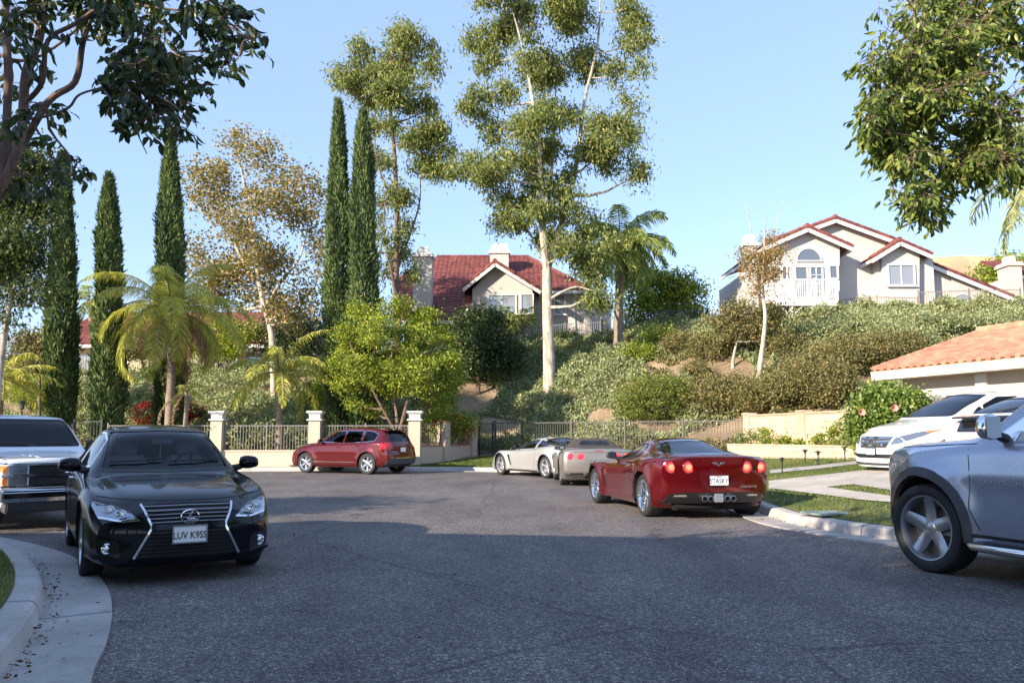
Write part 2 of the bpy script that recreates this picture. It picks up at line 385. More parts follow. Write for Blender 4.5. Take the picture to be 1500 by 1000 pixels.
# lawns: sheets on the land
def patch(name, poly, mat, dz=.012, step=.7, kind='structure'):
    P = [Vector(p) for p in poly]; xs = [p.x for p in P]; ys = [p.y for p in P]
    dense = []
    for a, b in zip(P, P[1:]+P[:1]):
        k = max(1, int((b-a).length/step)); dense += [a+(b-a)*i/k for i in range(k)]
    def inside(x, y):
        ins = np.zeros(len(x), bool); n = len(P)
        for i in range(n):
            x1, y1 = P[i]; x2, y2 = P[(i+1) % n]
            c = ((y1 > y) != (y2 > y))
            with np.errstate(divide='ignore', invalid='ignore'): c &= x < (x2-x1)*(y-y1)/(y2-y1)+x1
            ins ^= c
        return ins
    g = np.array(grid(min(xs), max(xs), min(ys), max(ys), step)); g = g[inside(g[:, 0], g[:, 1])]
    return cdt_sheet(name, [[tuple(p) for p in dense]+[tuple(dense[0])]], [tuple(p) for p in g], lambda x, y: land(x, y)+dz, mat, inside, kind)
kl = offset_line(KA, -.205)
def seg(y0, y1, right=True, far=False):
    m = [tuple(p) for p in kl if y0 <= p[1] <= y1 and ((p[0] > -1) if right else (p[0] < -1))]
    return m
# right-hand lawn: from the kerb to the planter wall
rk = sorted(seg(4.6, 30.9), key=lambda p: -p[1])
patch('lawn_right', rk+[(16,4.91), (16,13.09), (15.5,22.5), (10.4,23.2), (9.0,28.15), (5.5,31.55)], M_LAWN)
fk = sorted([tuple(p) for p in kl if p[1] > 30.1 and -9 < p[0] < 1.8], key=lambda p: p[0])
patch('lawn_far', fk+[(3.2,32.4), (1.0,34.37), (-1.4,36.33), (-3.4,33.65), (-9.2,33.38)], lawn_mat('lawn green', .1))
lk = sorted([tuple(p) for p in kl if 5.7 < p[1] < 12.4 and p[0] < 0], key=lambda p: -p[1])
patch('lawn_left', lk+[(-5.2,5.5), (-12,5.2), (-16,7.86), (-13,12.44)], lawn_mat('lawn half dry', .3), dz=.014)  # slightly fewer dry patches than the right-hand lawn
lk2 = sorted([tuple(p) for p in kl if 1.5 < p[1] < 5.7 and p[0] < 0], key=lambda p: -p[1])
patch('pavement_left', lk2+[(-12,1.96), (-12,5.3), (-5.2,5.5)], M_DRIVE, dz=.012)
# driveway and path on the right
def L2(px, py, y0=7): p = on_land(px, py, y0); return (p.x, p.y)
patch('driveway', [L2(1126,706), L2(1216,696), L2(1290,688), (9.6,20.6), (15.5,21.8), (15.6,14.2), L2(1420,716,7), L2(1316,722,7), L2(1250,712), L2(1200,716), L2(1126,719)], M_DRIVE, dz=.030, step=.6)
patch('footpath', [L2(1128,712), L2(1200,714), L2(1247,722), L2(1316,731,7), L2(1420,745,7), L2(1420,760,7), L2(1310,739,7), L2(1262,736), L2(1200,727), L2(1128,717)], M_DRIVE, dz=.034, step=.5)
patch('garden_path', [L2(1128,690), L2(1200,683), L2(1262,676), L2(1285,674), L2(1285,678), L2(1200,688), L2(1128,695)], M_GUT, dz=.030, step=.5)
# grass blades: stuff
def grass(name, region, n, hmin=.03, hmax=.075, w=.012, label='short mown grass blades', seed=3):
    rr = np.random.RandomState(seed); x0, x1, y0, y1 = region
    x = rr.uniform(x0, x1, n); y = rr.uniform(y0, y1, n); d = kerb_dist(x, y)
    return rr, x, y, d
def dry(): return [(0, (.05,.09,.015)), (.45, (.11,.16,.035)), (.75, (.22,.23,.07)), (1, (.42,.36,.18))]
M_GRASS = leaf_mat('grass blade', dry(), .3, .6, .2)
def inpoly(x, y, P):
    ins = np.zeros(len(x), bool); n = len(P)
    for i in range(n):
        x1, y1 = P[i]; x2, y2 = P[(i+1) % n]; c = ((y1 > y) != (y2 > y))
        with np.errstate(divide='ignore', invalid='ignore'): c &= x < (x2-x1)*(y-y1)/(y2-y1)+x1
        ins ^= c
    return ins
def grass_obj(name, poly, n, h, w, seed, holes=(), label=None):
    rr = np.random.RandomState(seed); P = np.array(poly); x = rr.uniform(P[:, 0].min(), P[:, 0].max(), n*2); y = rr.uniform(P[:, 1].min(), P[:, 1].max(), n*2)
    k = inpoly(x, y, poly); 
    for hp in holes: k &= ~inpoly(x, y, hp)
    x, y = x[k][:n], y[k][:n]; d = kerb_dist(x, y); k = d > .22; x, y, d = x[k], y[k], d[k]; z = land(x, y, d)+.008
    D = np.stack([rr.normal(0, .45, len(x)), rr.normal(0, .45, len(x)), np.ones(len(x))], 1)
    pat = .5+.5*np.sin(x*1.7+2*np.sin(y*.9))*np.sin(y*1.3+x)
    V = leaves(np.stack([x, y, z], 1), D, rr.uniform(.5, 1.2, len(x))*h, w, rr, .1)
    o = quads(name, V, np.clip(rr.uniform(0, .6, len(x))+.45*pat, 0, 1), M_GRASS); return tag(o, kind='stuff')
drv = [L2(1126,706), L2(1216,696), L2(1290,688), (9.6,20.6), (15.5,21.8), (15.6,14.2), L2(1420,716,7), L2(1316,722,7), L2(1250,712), L2(1200,716), L2(1126,719)]
fpt = [L2(1128,712), L2(1200,714), L2(1247,722), L2(1316,731,7), L2(1420,745,7), L2(1420,760,7), L2(1310,739,7), L2(1262,736), L2(1200,727), L2(1128,717)]
gpt = [L2(1128,690), L2(1200,683), L2(1262,676), L2(1285,674), L2(1285,678), L2(1200,688), L2(1128,695)]
grass_obj('grass_right', rk+[(16,4.91), (16,13.09), (15.5,22.5), (10.4,23.2), (9.0,28.15), (5.5,31.55)], 60000, .055, .016, 5, (drv, fpt, gpt))
grass_obj('grass_far', fk+[(3.2,32.4), (1.0,34.37), (-1.4,36.33), (-3.4,33.65), (-9.2,33.38)], 14000, .07, .03, 6)
grass_obj('grass_left', lk+[(-5.2,5.55), (-8,5.4), (-9,9.16), (-9,11.78)], 30000, .05, .009, 7)
# dry far hill
v = []; f = []; nx = 60
for i in range(nx+1):
    px = 1000+i*22
    t = i/nx
    crest = 470-94*smooth01(np.array((px-1080)/280.))+ 3*math.sin(i*.9)*.6+max(0,px-1440)*.05; crest=float(crest)
    a = at(px, crest, 275); v += [(a.x*.75, 190, 5), (a.x*.9, 235, a.z*.62+1.5*math.sin(i*.6)), tuple(a), (a.x*1.1, 320, 5)]
for i in range(nx):
    for k in range(3): f.append((i*4+k, i*4+k+1, i*4+k+5, i*4+k+4))
mb = MB(); mb.add(v, f); o = mb.build('dry_hill', simple('dry grass hill', (.46,.31,.17), .95, var=.35, vscale=.06), smooth=True); tag(o, kind='structure')
# ============================================================ PLANTS
M_BARK = bark_mat('grey brown bark', (.07,.05,.04), (.23,.18,.14))
M_BARKR = bark_mat('reddish bark', (.10,.062,.048), (.25,.165,.13), 9)
M_BARKW = bark_mat('pale peeling bark', (.20,.16,.12), (.62,.56,.47), 5, (1, 1, .35))
M_BARKP = bark_mat('palm trunk', (.13,.095,.065), (.34,.27,.2), 14, (.4, .4, 1.6))
M_EUC = leaf_mat('eucalyptus leaf', [(0, (.125,.17,.055)), (.5, (.22,.27,.085)), (.85, (.34,.37,.12)), (1, (.44,.41,.15))], .42)
M_EUCY = leaf_mat('young eucalyptus leaf', [(0, (0.125,0.188,0.048)), (.6, (0.250,0.338,0.084)), (1, (0.400,0.450,0.144))], .4)
M_CYP = leaf_mat('cypress foliage', [(0, (0.046,0.077,0.028)), (.6, (0.108,0.160,0.050)), (1, (0.198,0.255,0.085))], .12, .7)
M_SYC = leaf_mat('turning sycamore leaf', [(0, (.11,.14,.05)), (.35, (.27,.25,.09)), (.7, (.40,.31,.11)), (.9, (.46,.29,.11)), (1, (.60,.50,.30))], .38)
M_DARK = leaf_mat('dark glossy leaf', [(0, (0.022,0.044,0.014)), (.6, (0.054,0.094,0.029)), (.93, (0.102,0.150,0.042)), (1, (0.192,0.112,0.048))], .3, .35, .6)
M_BRT = leaf_mat('bright glossy leaf', [(0, (0.060,0.113,0.023)), (.6, (0.166,0.256,0.053)), (1, (0.406,0.450,0.106))], .35, .35, .5)
M_RND = leaf_mat('yellow green leaf', [(0, (0.090,0.156,0.024)), (.5, (0.240,0.328,0.047)), (.85, (0.480,0.530,0.079)), (1, (0.674,0.593,0.106))], .42, .5, .3)
M_OLIVE = leaf_mat('olive shrub leaf', [(0, (0.075,0.081,0.030)), (.5, (0.188,0.181,0.066)), (.85, (0.312,0.275,0.114)), (1, (0.413,0.275,0.132))], .25, .6, .2)
M_SAGE = leaf_mat('grey green leaf', [(0, (0.146,0.180,0.081)), (.5, (0.293,0.342,0.161)), (1, (0.528,0.557,0.307))], .25, .6, .25)
M_PALM = leaf_mat('palm leaflet', [(0, (0.145,0.217,0.055)), (.5, (0.276,0.373,0.086)), (1, (0.551,0.559,0.156))], .4, .4, .4)
M_PALMY = leaf_mat('yellowing palm leaflet', [(0, (0.274,0.355,0.063)), (.5, (0.517,0.533,0.101)), (1, (0.791,0.652,0.176))], .42, .4, .4)
M_DEADP = leaf_mat('dead palm leaflet', [(0, (.26,.16,.09)), (.5, (.42,.28,.17)), (1, (.55,.40,.27))], .3, .8, .1)
M_RED = leaf_mat('red bract', [(0, (.25,.008,.015)), (1, (.55,.03,.04))], .4)
M_REDB = leaf_mat('dark leaf of the red shrub', [(0, (.03,.045,.018)), (1, (.10,.11,.04))], .3)
M_PINK = simple('pink petal', (.85,.30,.27), .6)
M_STALK = simple('palm stalk', (.28,.26,.09), .6); M_STALKD = simple('dead palm stalk', (.36,.25,.15), .8)

def clump_cloud(blobs, n, size, clump=.5, per=28, shell=.55, seed=1, flat=.6):
    """leaf positions: clumps spread through ellipsoids (centre, radii) with gaps between them"""
    rr = np.random.RandomState(seed)
    vol = np.array([r[0]*r[1]*r[2] for c, r in blobs])**.75; vol = vol/vol.sum()
    P = []; C = []
    for (c, r), w in zip(blobs, vol):
        k = max(3, int(n*w/per)); u = unit(rr.normal(size=(k, 3))); rad = rr.uniform(shell**3, 1, (k, 1))**(1/3.)
        # some clumps stand out beyond the outline, some are missing
        rad *= rr.choice([1.0, 1.12, .9], (k, 1), p=[.6, .2, .2])
        cc = np.array(c)+u*rad*np.array(r); C.append(cc)
        m = rr.poisson(per, k)+2
        idx = np.repeat(np.arange(k), m); s = clump*rr.uniform(.6, 1.35, k)[idx][:, None]
        g = rr.normal(size=(len(idx), 3))*s*np.array([1, 1, flat]); P.append(cc[idx]+g)
    return np.concatenate(P), np.concatenate(C), rr
def crown(name, blobs, n, L, Wd, mat, parent, loc, clump=.5, per=28, shell=.55, droop=.4, seed=1, bright=None, flat=.6, clip=None):
    P, C, rr = clump_cloud(blobs, n, L, clump, per, shell, seed, flat)
    D = rr.normal(size=P.shape)+np.array([0, 0, -droop])
    V = leaves(P, D, L*rr.uniform(.65, 1.25, len(P)), Wd*rr.uniform(.7, 1.2, len(P)), rr)
    o = quads(name, V-np.array(loc), rr.uniform(0, 1, len(P)), mat, parent); return o, C
def bend(a, b, sag=.15, n=7, rr=rnd, wig=.05):
    a = Vector(a); b = Vector(b); L = (b-a).length; out = []
    w = Vector((rr.uniform(-1, 1), rr.uniform(-1, 1), 0))*wig*L
    for i in range(n+1):
        t = i/n; p = a.lerp(b, t); p.z += -sag*L*math.sin(math.pi*t); p += w*math.sin(2*math.pi*t)+Vector((rr.uniform(-1, 1), rr.uniform(-1, 1), rr.uniform(-1, 1)))*wig*.25*L*math.sin(math.pi*t)
        out.append(p)
    return out
def limbs(mb, trunk, rtr, targets, r0=.5, twigs=None, tw_n=60, sides=6, seed=2, start=.25, tr=.012):
    """limbs from the trunk to each blob centre, twigs on to leaf clumps"""
    rr = random.Random(seed); nodes = []
    for i in range(len(trunk)): nodes.append((Vector(trunk[i]), rtr[i]))
    zs = [p.z for p, _ in nodes]; zmin = zs[0]+(zs[-1]-zs[0])*start
    for c, r in targets:
        c = Vector(c)
        cand = [q for q in nodes if q[0].z >= zmin and q[0].z < c.z-.15*(c-q[0]).length] or [q for q in nodes if q[0].z >= zmin] 
        q = min(cand, key=lambda q: (q[0]-c).length*(1 if q[1] > .02 else 1.6))
        L = (c-q[0]).length
        if L < .2: continue
        ra = min(q[1]*.75, .02+.035*L*r0*2); path = bend(q[0], c, .10, 7, rr, .07)
        rad = [ra+(max(.012, ra*.25)-ra)*i/7 for i in range(8)]
        mb.tube(path, rad, sides); nodes += [(path[i], rad[i]) for i in range(2, 8)]
    if twigs is not None and len(twigs):
        lim = [n for n in nodes[len(trunk)//2:]]
        sel = list(range(len(twigs))); rr.shuffle(sel)
        for i in sel[:tw_n]:
            c = Vector(twigs[i]); q = min(lim, key=lambda q: (q[0]-c).length)
            if (q[0]-c).length > .15: mb.tube(bend(q[0], c, .04, 4, rr, .08), [min(q[1]*.7, tr*1.8), tr*1.3, tr, tr*.8, tr*.5], 4, cap=False)
def pblob(px, py, rx, ry, Y, dy=0.0, k=1.0):
    """ellipsoid shown by the photo round (px, py) with pixel radii, at distance Y+dy"""
    c = at(px, py, Y+dy); s = FPX/(Y+dy); return (tuple(c), (rx/s, (rx+ry)/2/s*k, ry/s))
def fragment(blobs, k=3, seed=1, f=.62, j=.55):
    rr = random.Random(seed); out = []
    for c, r in blobs:
        for _ in range(k):
            g = f*rr.uniform(.75, 1.2); out.append(((c[0]+rr.uniform(-j, j)*r[0], c[1]+rr.uniform(-j, j)*r[1], c[2]+rr.uniform(-j, j)*r[2]), (r[0]*g, r[0]*g*.9, max(r[2]*g, r[0]*g*.62))))
    return out
def make_tree(name, label, cat, base, tpath, trad, blobs, n, L, Wd, lm, bm_, clump=.5, per=28, shell=.5, droop=.4, seed=1, tw=60, group=None, r0=.5, start=.25, flat=.6, sides=10, extra=None):
    base = Vector(base); root = thing(name, label, cat, base, 0, group)
    mb = MB(); mb.tube(tpath, trad, sides)
    if extra:
        for pth, rad in extra: mb.tube(pth, rad, 8)
    o, C = crown('crown', blobs, n, L, Wd, lm, root, base, clump, per, shell, droop, seed, flat=flat)
    tt = list(tpath); rt = list(trad)
    if extra:
        for pth, rad in extra: tt += list(pth); rt += list(rad)
    limbs(mb, tt, rt, blobs, r0, C, tw, seed=seed, start=start)
    mb.v = [tuple(Vector(p)-base) for p in mb.v]
    mb.build('trunk', bm_, root, smooth=True, fix=False); return root
def resample(P, k=5): return [tuple(p) for p in catmull([Vector(p) for p in P], k)]
def rad_for(P, r0, r1): n = len(P); return [r0+(r1-r0)*(i/(n-1))**.8 for i in range(n)]

# ---- tall eucalyptus, centre
YE = 40.59; b = Vector((at(805,575,YE).x, YE, at(805,577,YE).z))
tp = resample([b-Vector((0,0,.3)), at(804,520,YE), at(802,450,YE), at(801,395,YE)]); tr = rad_for(tp, .33, .24)
f1 = resample([at(801,395,YE), at(794,330,YE-.3), at(792,270,YE-.5), at(786,190,YE-1), at(770,90,YE-1), at(752,20,YE-1.2)]); f2 = resample([at(801,395,YE), at(822,330,YE+.5), at(842,255,YE+1), at(856,150,YE+1), at(876,60,YE+.6), at(880,-40,YE)])
f3 = resample([at(801,400,YE), at(780,350,YE+.6), at(755,310,YE+1)])
f4 = resample([at(803,440,YE), at(822,428,YE-.4), at(845,420,YE-.6), at(868,425,YE-.8), at(880,415,YE-.8)])
f5 = resample([at(796,340,YE), at(806,270,YE+.8), at(812,190,YE+1.4), at(815,90,YE+1.6)])
BL = [(760,20,55,38,0),(720,60,34,38,1),(800,30,40,45,-1),(850,15,40,35,.5),(905,30,34,40,0),(885,90,45,32,1),(925,130,18,28,0),(740,115,48,30,-1),(800,110,45,32,1.5),(715,165,30,28,0),(765,175,45,28,-1.2),(830,165,36,24,1),
      (890,165,32,22,-.6),(925,190,26,28,.4),(890,215,44,22,0),(700,215,34,26,.3),(735,235,45,26,-1),(790,230,34,22,1),(905,250,36,18,0),(695,255,30,18,-.5),(765,275,45,24,1),(755,320,38,22,.4),(800,310,30,18,-1.2),(815,355,32,18,-1),(790,350,32,16,1),
      (842,300,34,20,.6),(860,330,24,18,.4),(850,370,26,16,-.4),(868,400,22,18,-.6),(880,440,26,12,-.8),(905,360,20,14,0),(835,250,18,22,1)]
BL = [(a,b_,c,d,e) for a,b_,c,d,e in BL]
make_tree('eucalyptus_tree', 'very tall eucalyptus with forked white trunk, standing alone right of the centre house gable', 'tree', b, tp, tr,
          fragment([pblob(x,y,rx*.95,ry*.95,YE,dy) for x,y,rx,ry,dy in BL], 3, 3, .66, .9), 56000, .27, .085, M_EUC, M_BARKW, .25, 40, .15, 1.4, 3, 340, flat=.95, r0=.45,
          extra=[(f1, rad_for(f1,.21,.03)), (f2, rad_for(f2,.20,.03)), (f3, rad_for(f3,.09,.03)), (f4, rad_for(f4,.08,.02)), (f5, rad_for(f5,.11,.03))])
# ---- second eucalyptus behind the twin cypresses
Y2 = 41.89; b = on_land(585, 560, 38); b = Vector((at(578,560,Y2).x, Y2, gz(at(578,560,Y2).x, Y2)))
tp = resample([b-Vector((0,0,.3)), at(582,480,Y2), at(580,400,Y2), at(582,320,Y2), at(578,230,Y2), at(572,150,Y2), at(575,80,Y2)]); tr = rad_for(tp, .24, .05)
g1 = resample([at(582,390,Y2), at(600,345,Y2+.4), at(614,300,Y2+.6), at(616,260,Y2+.5)]); g2 = resample([at(580,300,Y2), at(556,250,Y2-.4), at(548,200,Y2-.5)])
g3 = resample([at(582,440,Y2), at(570,380,Y2-.6), at(562,330,Y2-.7), at(566,280,Y2-.6)])
BL = [(572,60,34,24,0),(540,85,30,22,.4),(610,75,26,24,-.4),(525,115,34,18,0),(575,110,46,22,.6),(620,115,20,24,0),(555,145,36,16,-.5),(505,120,18,14,0),(608,150,24,14,.3),(560,190,24,20,.4),(590,200,30,18,-.4),(555,235,26,16,0),
      (620,200,34,24,.2),(640,225,22,20,0),(610,245,34,16,.3),(575,275,26,20,-.6),(550,300,18,18,0),(598,330,16,20,.4),(560,350,18,22,-.4),(590,375,18,16,.2),(555,400,16,20,0),(604,400,12,14,.5)]
make_tree('eucalyptus_tree', 'slender eucalyptus with reddish trunk rising just right of the twin cypresses', 'tree', b, tp, tr,
          fragment([pblob(x,y,rx,ry,Y2,dy) for x,y,rx,ry,dy in BL], 3, 5, .66, .9), 27000, .27, .08, M_EUC, M_BARKR, .25, 40, .15, 1.4, 5, 200, flat=.95, r0=.4,
          extra=[(g1, rad_for(g1,.08,.03)), (g2, rad_for(g2,.08,.03)), (g3, rad_for(g3,.10,.03))])
# ---- golden sycamore left
Y3 = 43.2; bx = at(405,520,Y3).x; b = Vector((bx, Y3, gz(bx, Y3)))
tp = resample([b-Vector((0,0,.3)), at(398,490,Y3), at(385,440,Y3), at(374,380,Y3), at(366,320,Y3), at(356,260,Y3), at(345,210,Y3)]); tr = rad_for(tp, .22, .03)
h1 = resample([at(388,450,Y3), at(410,415,Y3-.5), at(440,375,Y3-.8), at(455,310,Y3-1)]); h2 = resample([at(380,420,Y3), at(352,375,Y3+.4), at(335,330,Y3+.6), at(320,280,Y3+.7)]); h3 = resample([at(392,470,Y3), at(430,450,Y3-.8), at(462,420,Y3-1.2)])
BL = [(340,215,24,22,0),(305,240,24,24,.5),(375,235,26,22,-.5),(350,275,40,26,.6),(295,290,30,30,0),(400,275,30,24,-.4),(440,270,26,20,-.6),(465,300,18,24,-1),(320,335,38,28,.8),(385,325,36,28,-.8),(430,330,32,28,-1),(280,345,22,24,.3),
      (360,375,42,26,0),(415,385,38,24,-1.2),(320,390,34,22,.8),(285,395,20,18,0),(455,370,22,26,-1),(380,425,34,20,.4),(440,425,34,20,-1),(330,430,30,16,.6),(400,455,26,14,-.6),(465,440,16,22,-1.4),(295,430,18,14,.4)]
make_tree('sycamore_tree', 'broad sycamore with golden brown autumn leaves and white limbs', 'tree', b, tp, tr,
          fragment([pblob(x,y,rx*1.05,ry*1.05,Y3,dy) for x,y,rx,ry,dy in BL], 4, 6, .58, 1.0), 16000, .18, .14, M_SYC, M_BARKW, .38, 12, .1, .3, 6, 300, flat=.9, r0=.45,
          extra=[(h1, rad_for(h1,.10,.03)), (h2, rad_for(h2,.10,.03)), (h3, rad_for(h3,.09,.03))])
# ---- round yellow-green street tree in front of the pillars
Y4 = 33.78; b = Vector((at(585,690,Y4).x, Y4, gz(at(585,690,Y4).x, Y4)))
fk0 = at(583,640,Y4)
tp = resample([b-Vector((0,0,.2)), at(586,665,Y4), fk0]); tr = rad_for(tp, .16, .13)
lm = [resample([fk0, at(568,612,Y4-.3), at(548,575,Y4-.6), at(535,540,Y4-.8)]), resample([fk0, at(580,600,Y4+.3), at(572,560,Y4+.4), at(575,510,Y4+.3)]), resample([fk0, at(592,605,Y4-.3), at(602,565,Y4-.5), at(607,520,Y4-.4)]), resample([fk0, at(604,622,Y4+.2), at(622,598,Y4+.2), at(642,570,Y4+.2)])]
BL = [(575,450,34,16,0),(535,465,34,18,-.4),(620,462,32,18,.3),(505,495,28,20,.2),(555,490,44,22,-1.2),(605,490,40,22,-.6),(650,490,26,20,.4),(500,530,26,18,-.2),(540,530,44,22,-1.4),(595,530,44,22,-1.4),(645,525,30,22,-.6),(672,530,16,20,.2),
      (515,562,30,16,-.2),(560,568,34,16,-.8),(610,565,38,18,-1.0),(655,560,26,18,-.2),(600,480,40,24,1.4),(540,500,40,24,1.4),(640,540,30,24,1.2),(500,515,24,20,1),(588,520,44,28,1.8),(528,588,20,12,0),(632,592,22,12,.2),(556,600,16,12,.3)]
make_tree('street_tree', 'round yellow green street tree with reddish forked trunk behind the maroon crossover', 'tree', b, tp, tr,
          fragment([pblob(x,y,rx,ry,Y4,dy) for x,y,rx,ry,dy in BL], 3, 8), 42000, .12, .06, M_RND, M_BARKR, .15, 30, .45, .35, 8, 160, r0=.5,
          extra=[(p, rad_for(p,.085,.03)) for p in lm], start=.0)
# ---- cypresses
def cypress(label, px, pyt, pyb, wpx, Y, seed, group, kx=.0):
    top = at(px, pyt, Y); x0 = at(px, pyb, Y).x; zb = gz(x0, Y)-.1; H = top.z-zb; r = wpx/2*Y/FPX
    base = Vector((x0, Y, zb)); root = thing('cypress_tree', label, 'cypress', base, 0, group)
    rr = np.random.RandomState(seed); n = int(15500*(H/12)*(r/.62)**.6)
    t = rr.beta(1.0, 1.12, n); a = rr.uniform(0, 2*np.pi, n)
    prof = np.interp(t, [0, .04, .2, .45, .7, .88, .96, 1], [.62, .8, 1, .97, .8, .5, .22, .04])
    lump = 1+.14*np.sin(2*a+t*11+seed*2)+.10*np.sin(3*a+t*17+seed)+.09*np.sin(5*a-t*31)+.06*np.sin(9*a+47*t)+.05*np.sin(60*t+2*a)
    rad = r*prof*lump*np.where(rr.rand(n) < .06, rr.uniform(1.0, 1.22, n), rr.uniform(.72, 1.03, n))
    lean = (top.x-x0)*t
    P = np.stack([lean+rad*np.cos(a), rad*np.sin(a), t*H*.985], 1)
    D = np.stack([.45*np.cos(a), .45*np.sin(a), np.ones(n)], 1)+rr.normal(0, .28, (n, 3))
    V = leaves(P, D, rr.uniform(.16, .36, n), rr.uniform(.05, .10, n), rr)
    quads('crown', V, np.clip(.5+.25*np.sin(2*a+t*13)+rr.normal(0, .22, n), 0, 1), M_CYP, root)
    mb = MB(); mb.tube([(0,0,-.1), (0,0,H*.5), (top.x-x0, 0, H*.93)], [.16, .1, .02], 8); mb.build('trunk', M_BARK, root, True)
gc = 'tall narrow cypresses on the slope'
cypress('leftmost of the three cypresses on the left, its tip under the overhanging branch', 93, 218, 625, 36, 34.69, 1, gc)
cypress('middle cypress of the left three, shorter than its neighbours, with a pointed tip', 160, 252, 628, 38, 34.04, 2, gc)
cypress('cypress standing behind the large queen palm, left of the golden sycamore', 250, 185, 590, 36, 37.31, 3, gc)
cypress('taller left one of the twin cypresses, its tip highest', 496, 142, 625, 35, 36, 4, gc)
cypress('right one of the twin cypresses, beside the slender eucalyptus', 532, 155, 625, 40, 35.68, 5, gc)

# ---- palms
def frond(base, az_, el, L, mat_leaf, rr, nl=46, ll=.55, droop=1.0, plumose=.5, wl=.03):
    """returns rachis points and leaflet quads"""
    d = Vector((math.cos(az_), math.sin(az_), 0)); pts = []; p = Vector(base); e = el
    N = 12
    for i in range(N+1):
        pts.append(p.copy()); e_ = e-droop*(i/N)**1.3*1.9
        p = p+(d*math.cos(e_)+Vector((0, 0, 1))*math.sin(e_))*(L/N)
    P = []; D = []
    A = np.array([tuple(q) for q in pts]); tt = np.linspace(.14, .995, nl)
    for s in (-1, 1):
        t = tt*N; i = np.clip(t.astype(int), 0, N-1); f = (t-i)[:, None]; q = A[i]*(1-f)+A[i+1]*f; tg = unit(A[i+1]-A[i])
        side = unit(np.cross(tg, np.array([0, 0, 1.]))+1e-6)*s; up = np.cross(side, tg)*s
        dd = side*1.0+tg*.55+up*rr.uniform(-plumose, plumose, (nl, 1))-np.array([0, 0, .55*droop])+rr.normal(0, .1, (nl, 3))
        P.append(q); D.append(unit(dd))
    P = np.concatenate(P); D = np.concatenate(D); tt2 = np.concatenate([tt, tt]); ln = ll*np.sin(np.pi*np.clip(tt2*.9+.12, 0, 1))**.6*rr.uniform(.8, 1.1, len(tt2))
    # two-segment drooping leaflets
    n = len(P); sd_ = unit(np.cross(D, rr.normal(size=(n, 3)))); L_ = ln[:, None]
    mid = P+D*L_*.55; D2 = unit(D-np.array([0, 0, .75*droop])); tip = mid+D2*L_*.5; w = sd_*wl*.5
    V = np.concatenate([np.stack([P-w*.5, mid-w, mid+w, P+w*.5], 1), np.stack([mid-w, tip-w*.15, tip+w*.15, mid+w], 1)])
    return pts, V
def palm(name, label, base, top, r0, r1, nf, L, mat, seed, dead=0, ll=.55, droop=(.7, 1.2), el=(-.3, 1.35), wl=.035, group=None, nl=46, azs=None, lean=None, cat='palm tree', deadL=None, boots=0):
    base = Vector(base); top = Vector(top); root = thing(name, label, cat, base, 0, group)
    rr = np.random.RandomState(seed); r_ = random.Random(seed)
    mb = MB(); k = 14; path = [base.lerp(top, i/k)+Vector((math.sin(i*.4+seed)*.04, 0, 0)) for i in range(k+1)]
    rad = [(r0+(r1-r0)*(i/k))*(1+.05*math.sin(i*2.4)) for i in range(k+1)]; rad[0] *= 1.25
    mb.tube(path, rad, 12)
    for i in range(boots):      # old leaf bases
        a = r_.uniform(0, 6.28); z = r_.uniform(.35, 1.0); p = base.lerp(top, z); q = p+Vector((math.cos(a), math.sin(a), 0))*r1*1.0
        mb.tube([p, q, q+Vector((math.cos(a)*.10, math.sin(a)*.10, .22))], [.05, .045, .02], 5)
    mb.v = [tuple(Vector(p)-base) for p in mb.v]; mb.build('trunk', M_BARKP, root, True, fix=False)
    st = MB(); VV = []
    for i in range(nf):
        a = azs[i] if azs else i*2.399+r_.uniform(-.25, .25); e = el[1]+(el[0]-el[1])*((i+.5)/nf)**.8+r_.uniform(-.1, .1)
        pts, V = frond(top+Vector((math.cos(a), math.sin(a), 0))*r1*.5, a, e, L*r_.uniform(.85, 1.1), mat, rr, nl, ll, r_.uniform(*droop), .5, wl)
        st.tube([p-base for p in pts], [.035*(1-j/13)+.006 for j in range(len(pts))], 5, cap=False); VV.append(V-np.array(base))
    st.build('stalks', M_STALK, root, True, fix=False)
    V = np.concatenate(VV); quads('crown', V, rr.uniform(0, 1, len(V)), mat, root)
    if dead:
        st = MB(); VV = []
        for i in range(dead):
            a = r_.uniform(0, 6.28); pts, V = frond(top-Vector((0, 0, .15))+Vector((math.cos(a), math.sin(a), 0))*r1, a, -.4, (deadL or L)*r_.uniform(.6, 1.0), M_DEADP, rr, nl, ll*.7, .85, .8, wl)
            st.tube([p-base for p in pts], [.03*(1-j/13)+.006 for j in range(len(pts))], 5, cap=False); VV.append(V-np.array(base))
        V = np.concatenate(VV); d_ = quads('dead_fronds', V, rr.uniform(0, 1, len(V)), M_DEADP, root); d_['label'] = 'dry brown fronds hanging under the crown'
        st.build('dead_stalks', M_STALKD, root, True, fix=False)
    return root
def ground_at(px, Y): x = at(px, 600, Y).x; return Vector((x, Y, gz(x, Y)-.05))
palm('queen_palm', 'large yellowing queen palm with long dead fronds hanging, in front of a cypress', ground_at(252, 34.04), at(250,455,34.04), .19, .15, 24, 3.9, M_PALMY, 4, 11, .80, wl=.024, deadL=3.6, nl=150, droop=(.85,1.5), el=(-.45,1.45))
palm('queen_palm', 'small palm with one bent dead frond, in front of the red flowering shrub', ground_at(276, 33.12), at(272,572,33.12), .09, .08, 5, .9, M_PALMY, 9, 2, .25, wl=.03, deadL=2.0, nl=30)
palm('queen_palm', 'queen palm with drooping yellow green fronds left of the pillar behind the maroon crossover', ground_at(411, 34.69), at(408,545,34.69), .17, .13, 14, 3.0, M_PALMY, 12, 0, .5, wl=.05, nl=54)
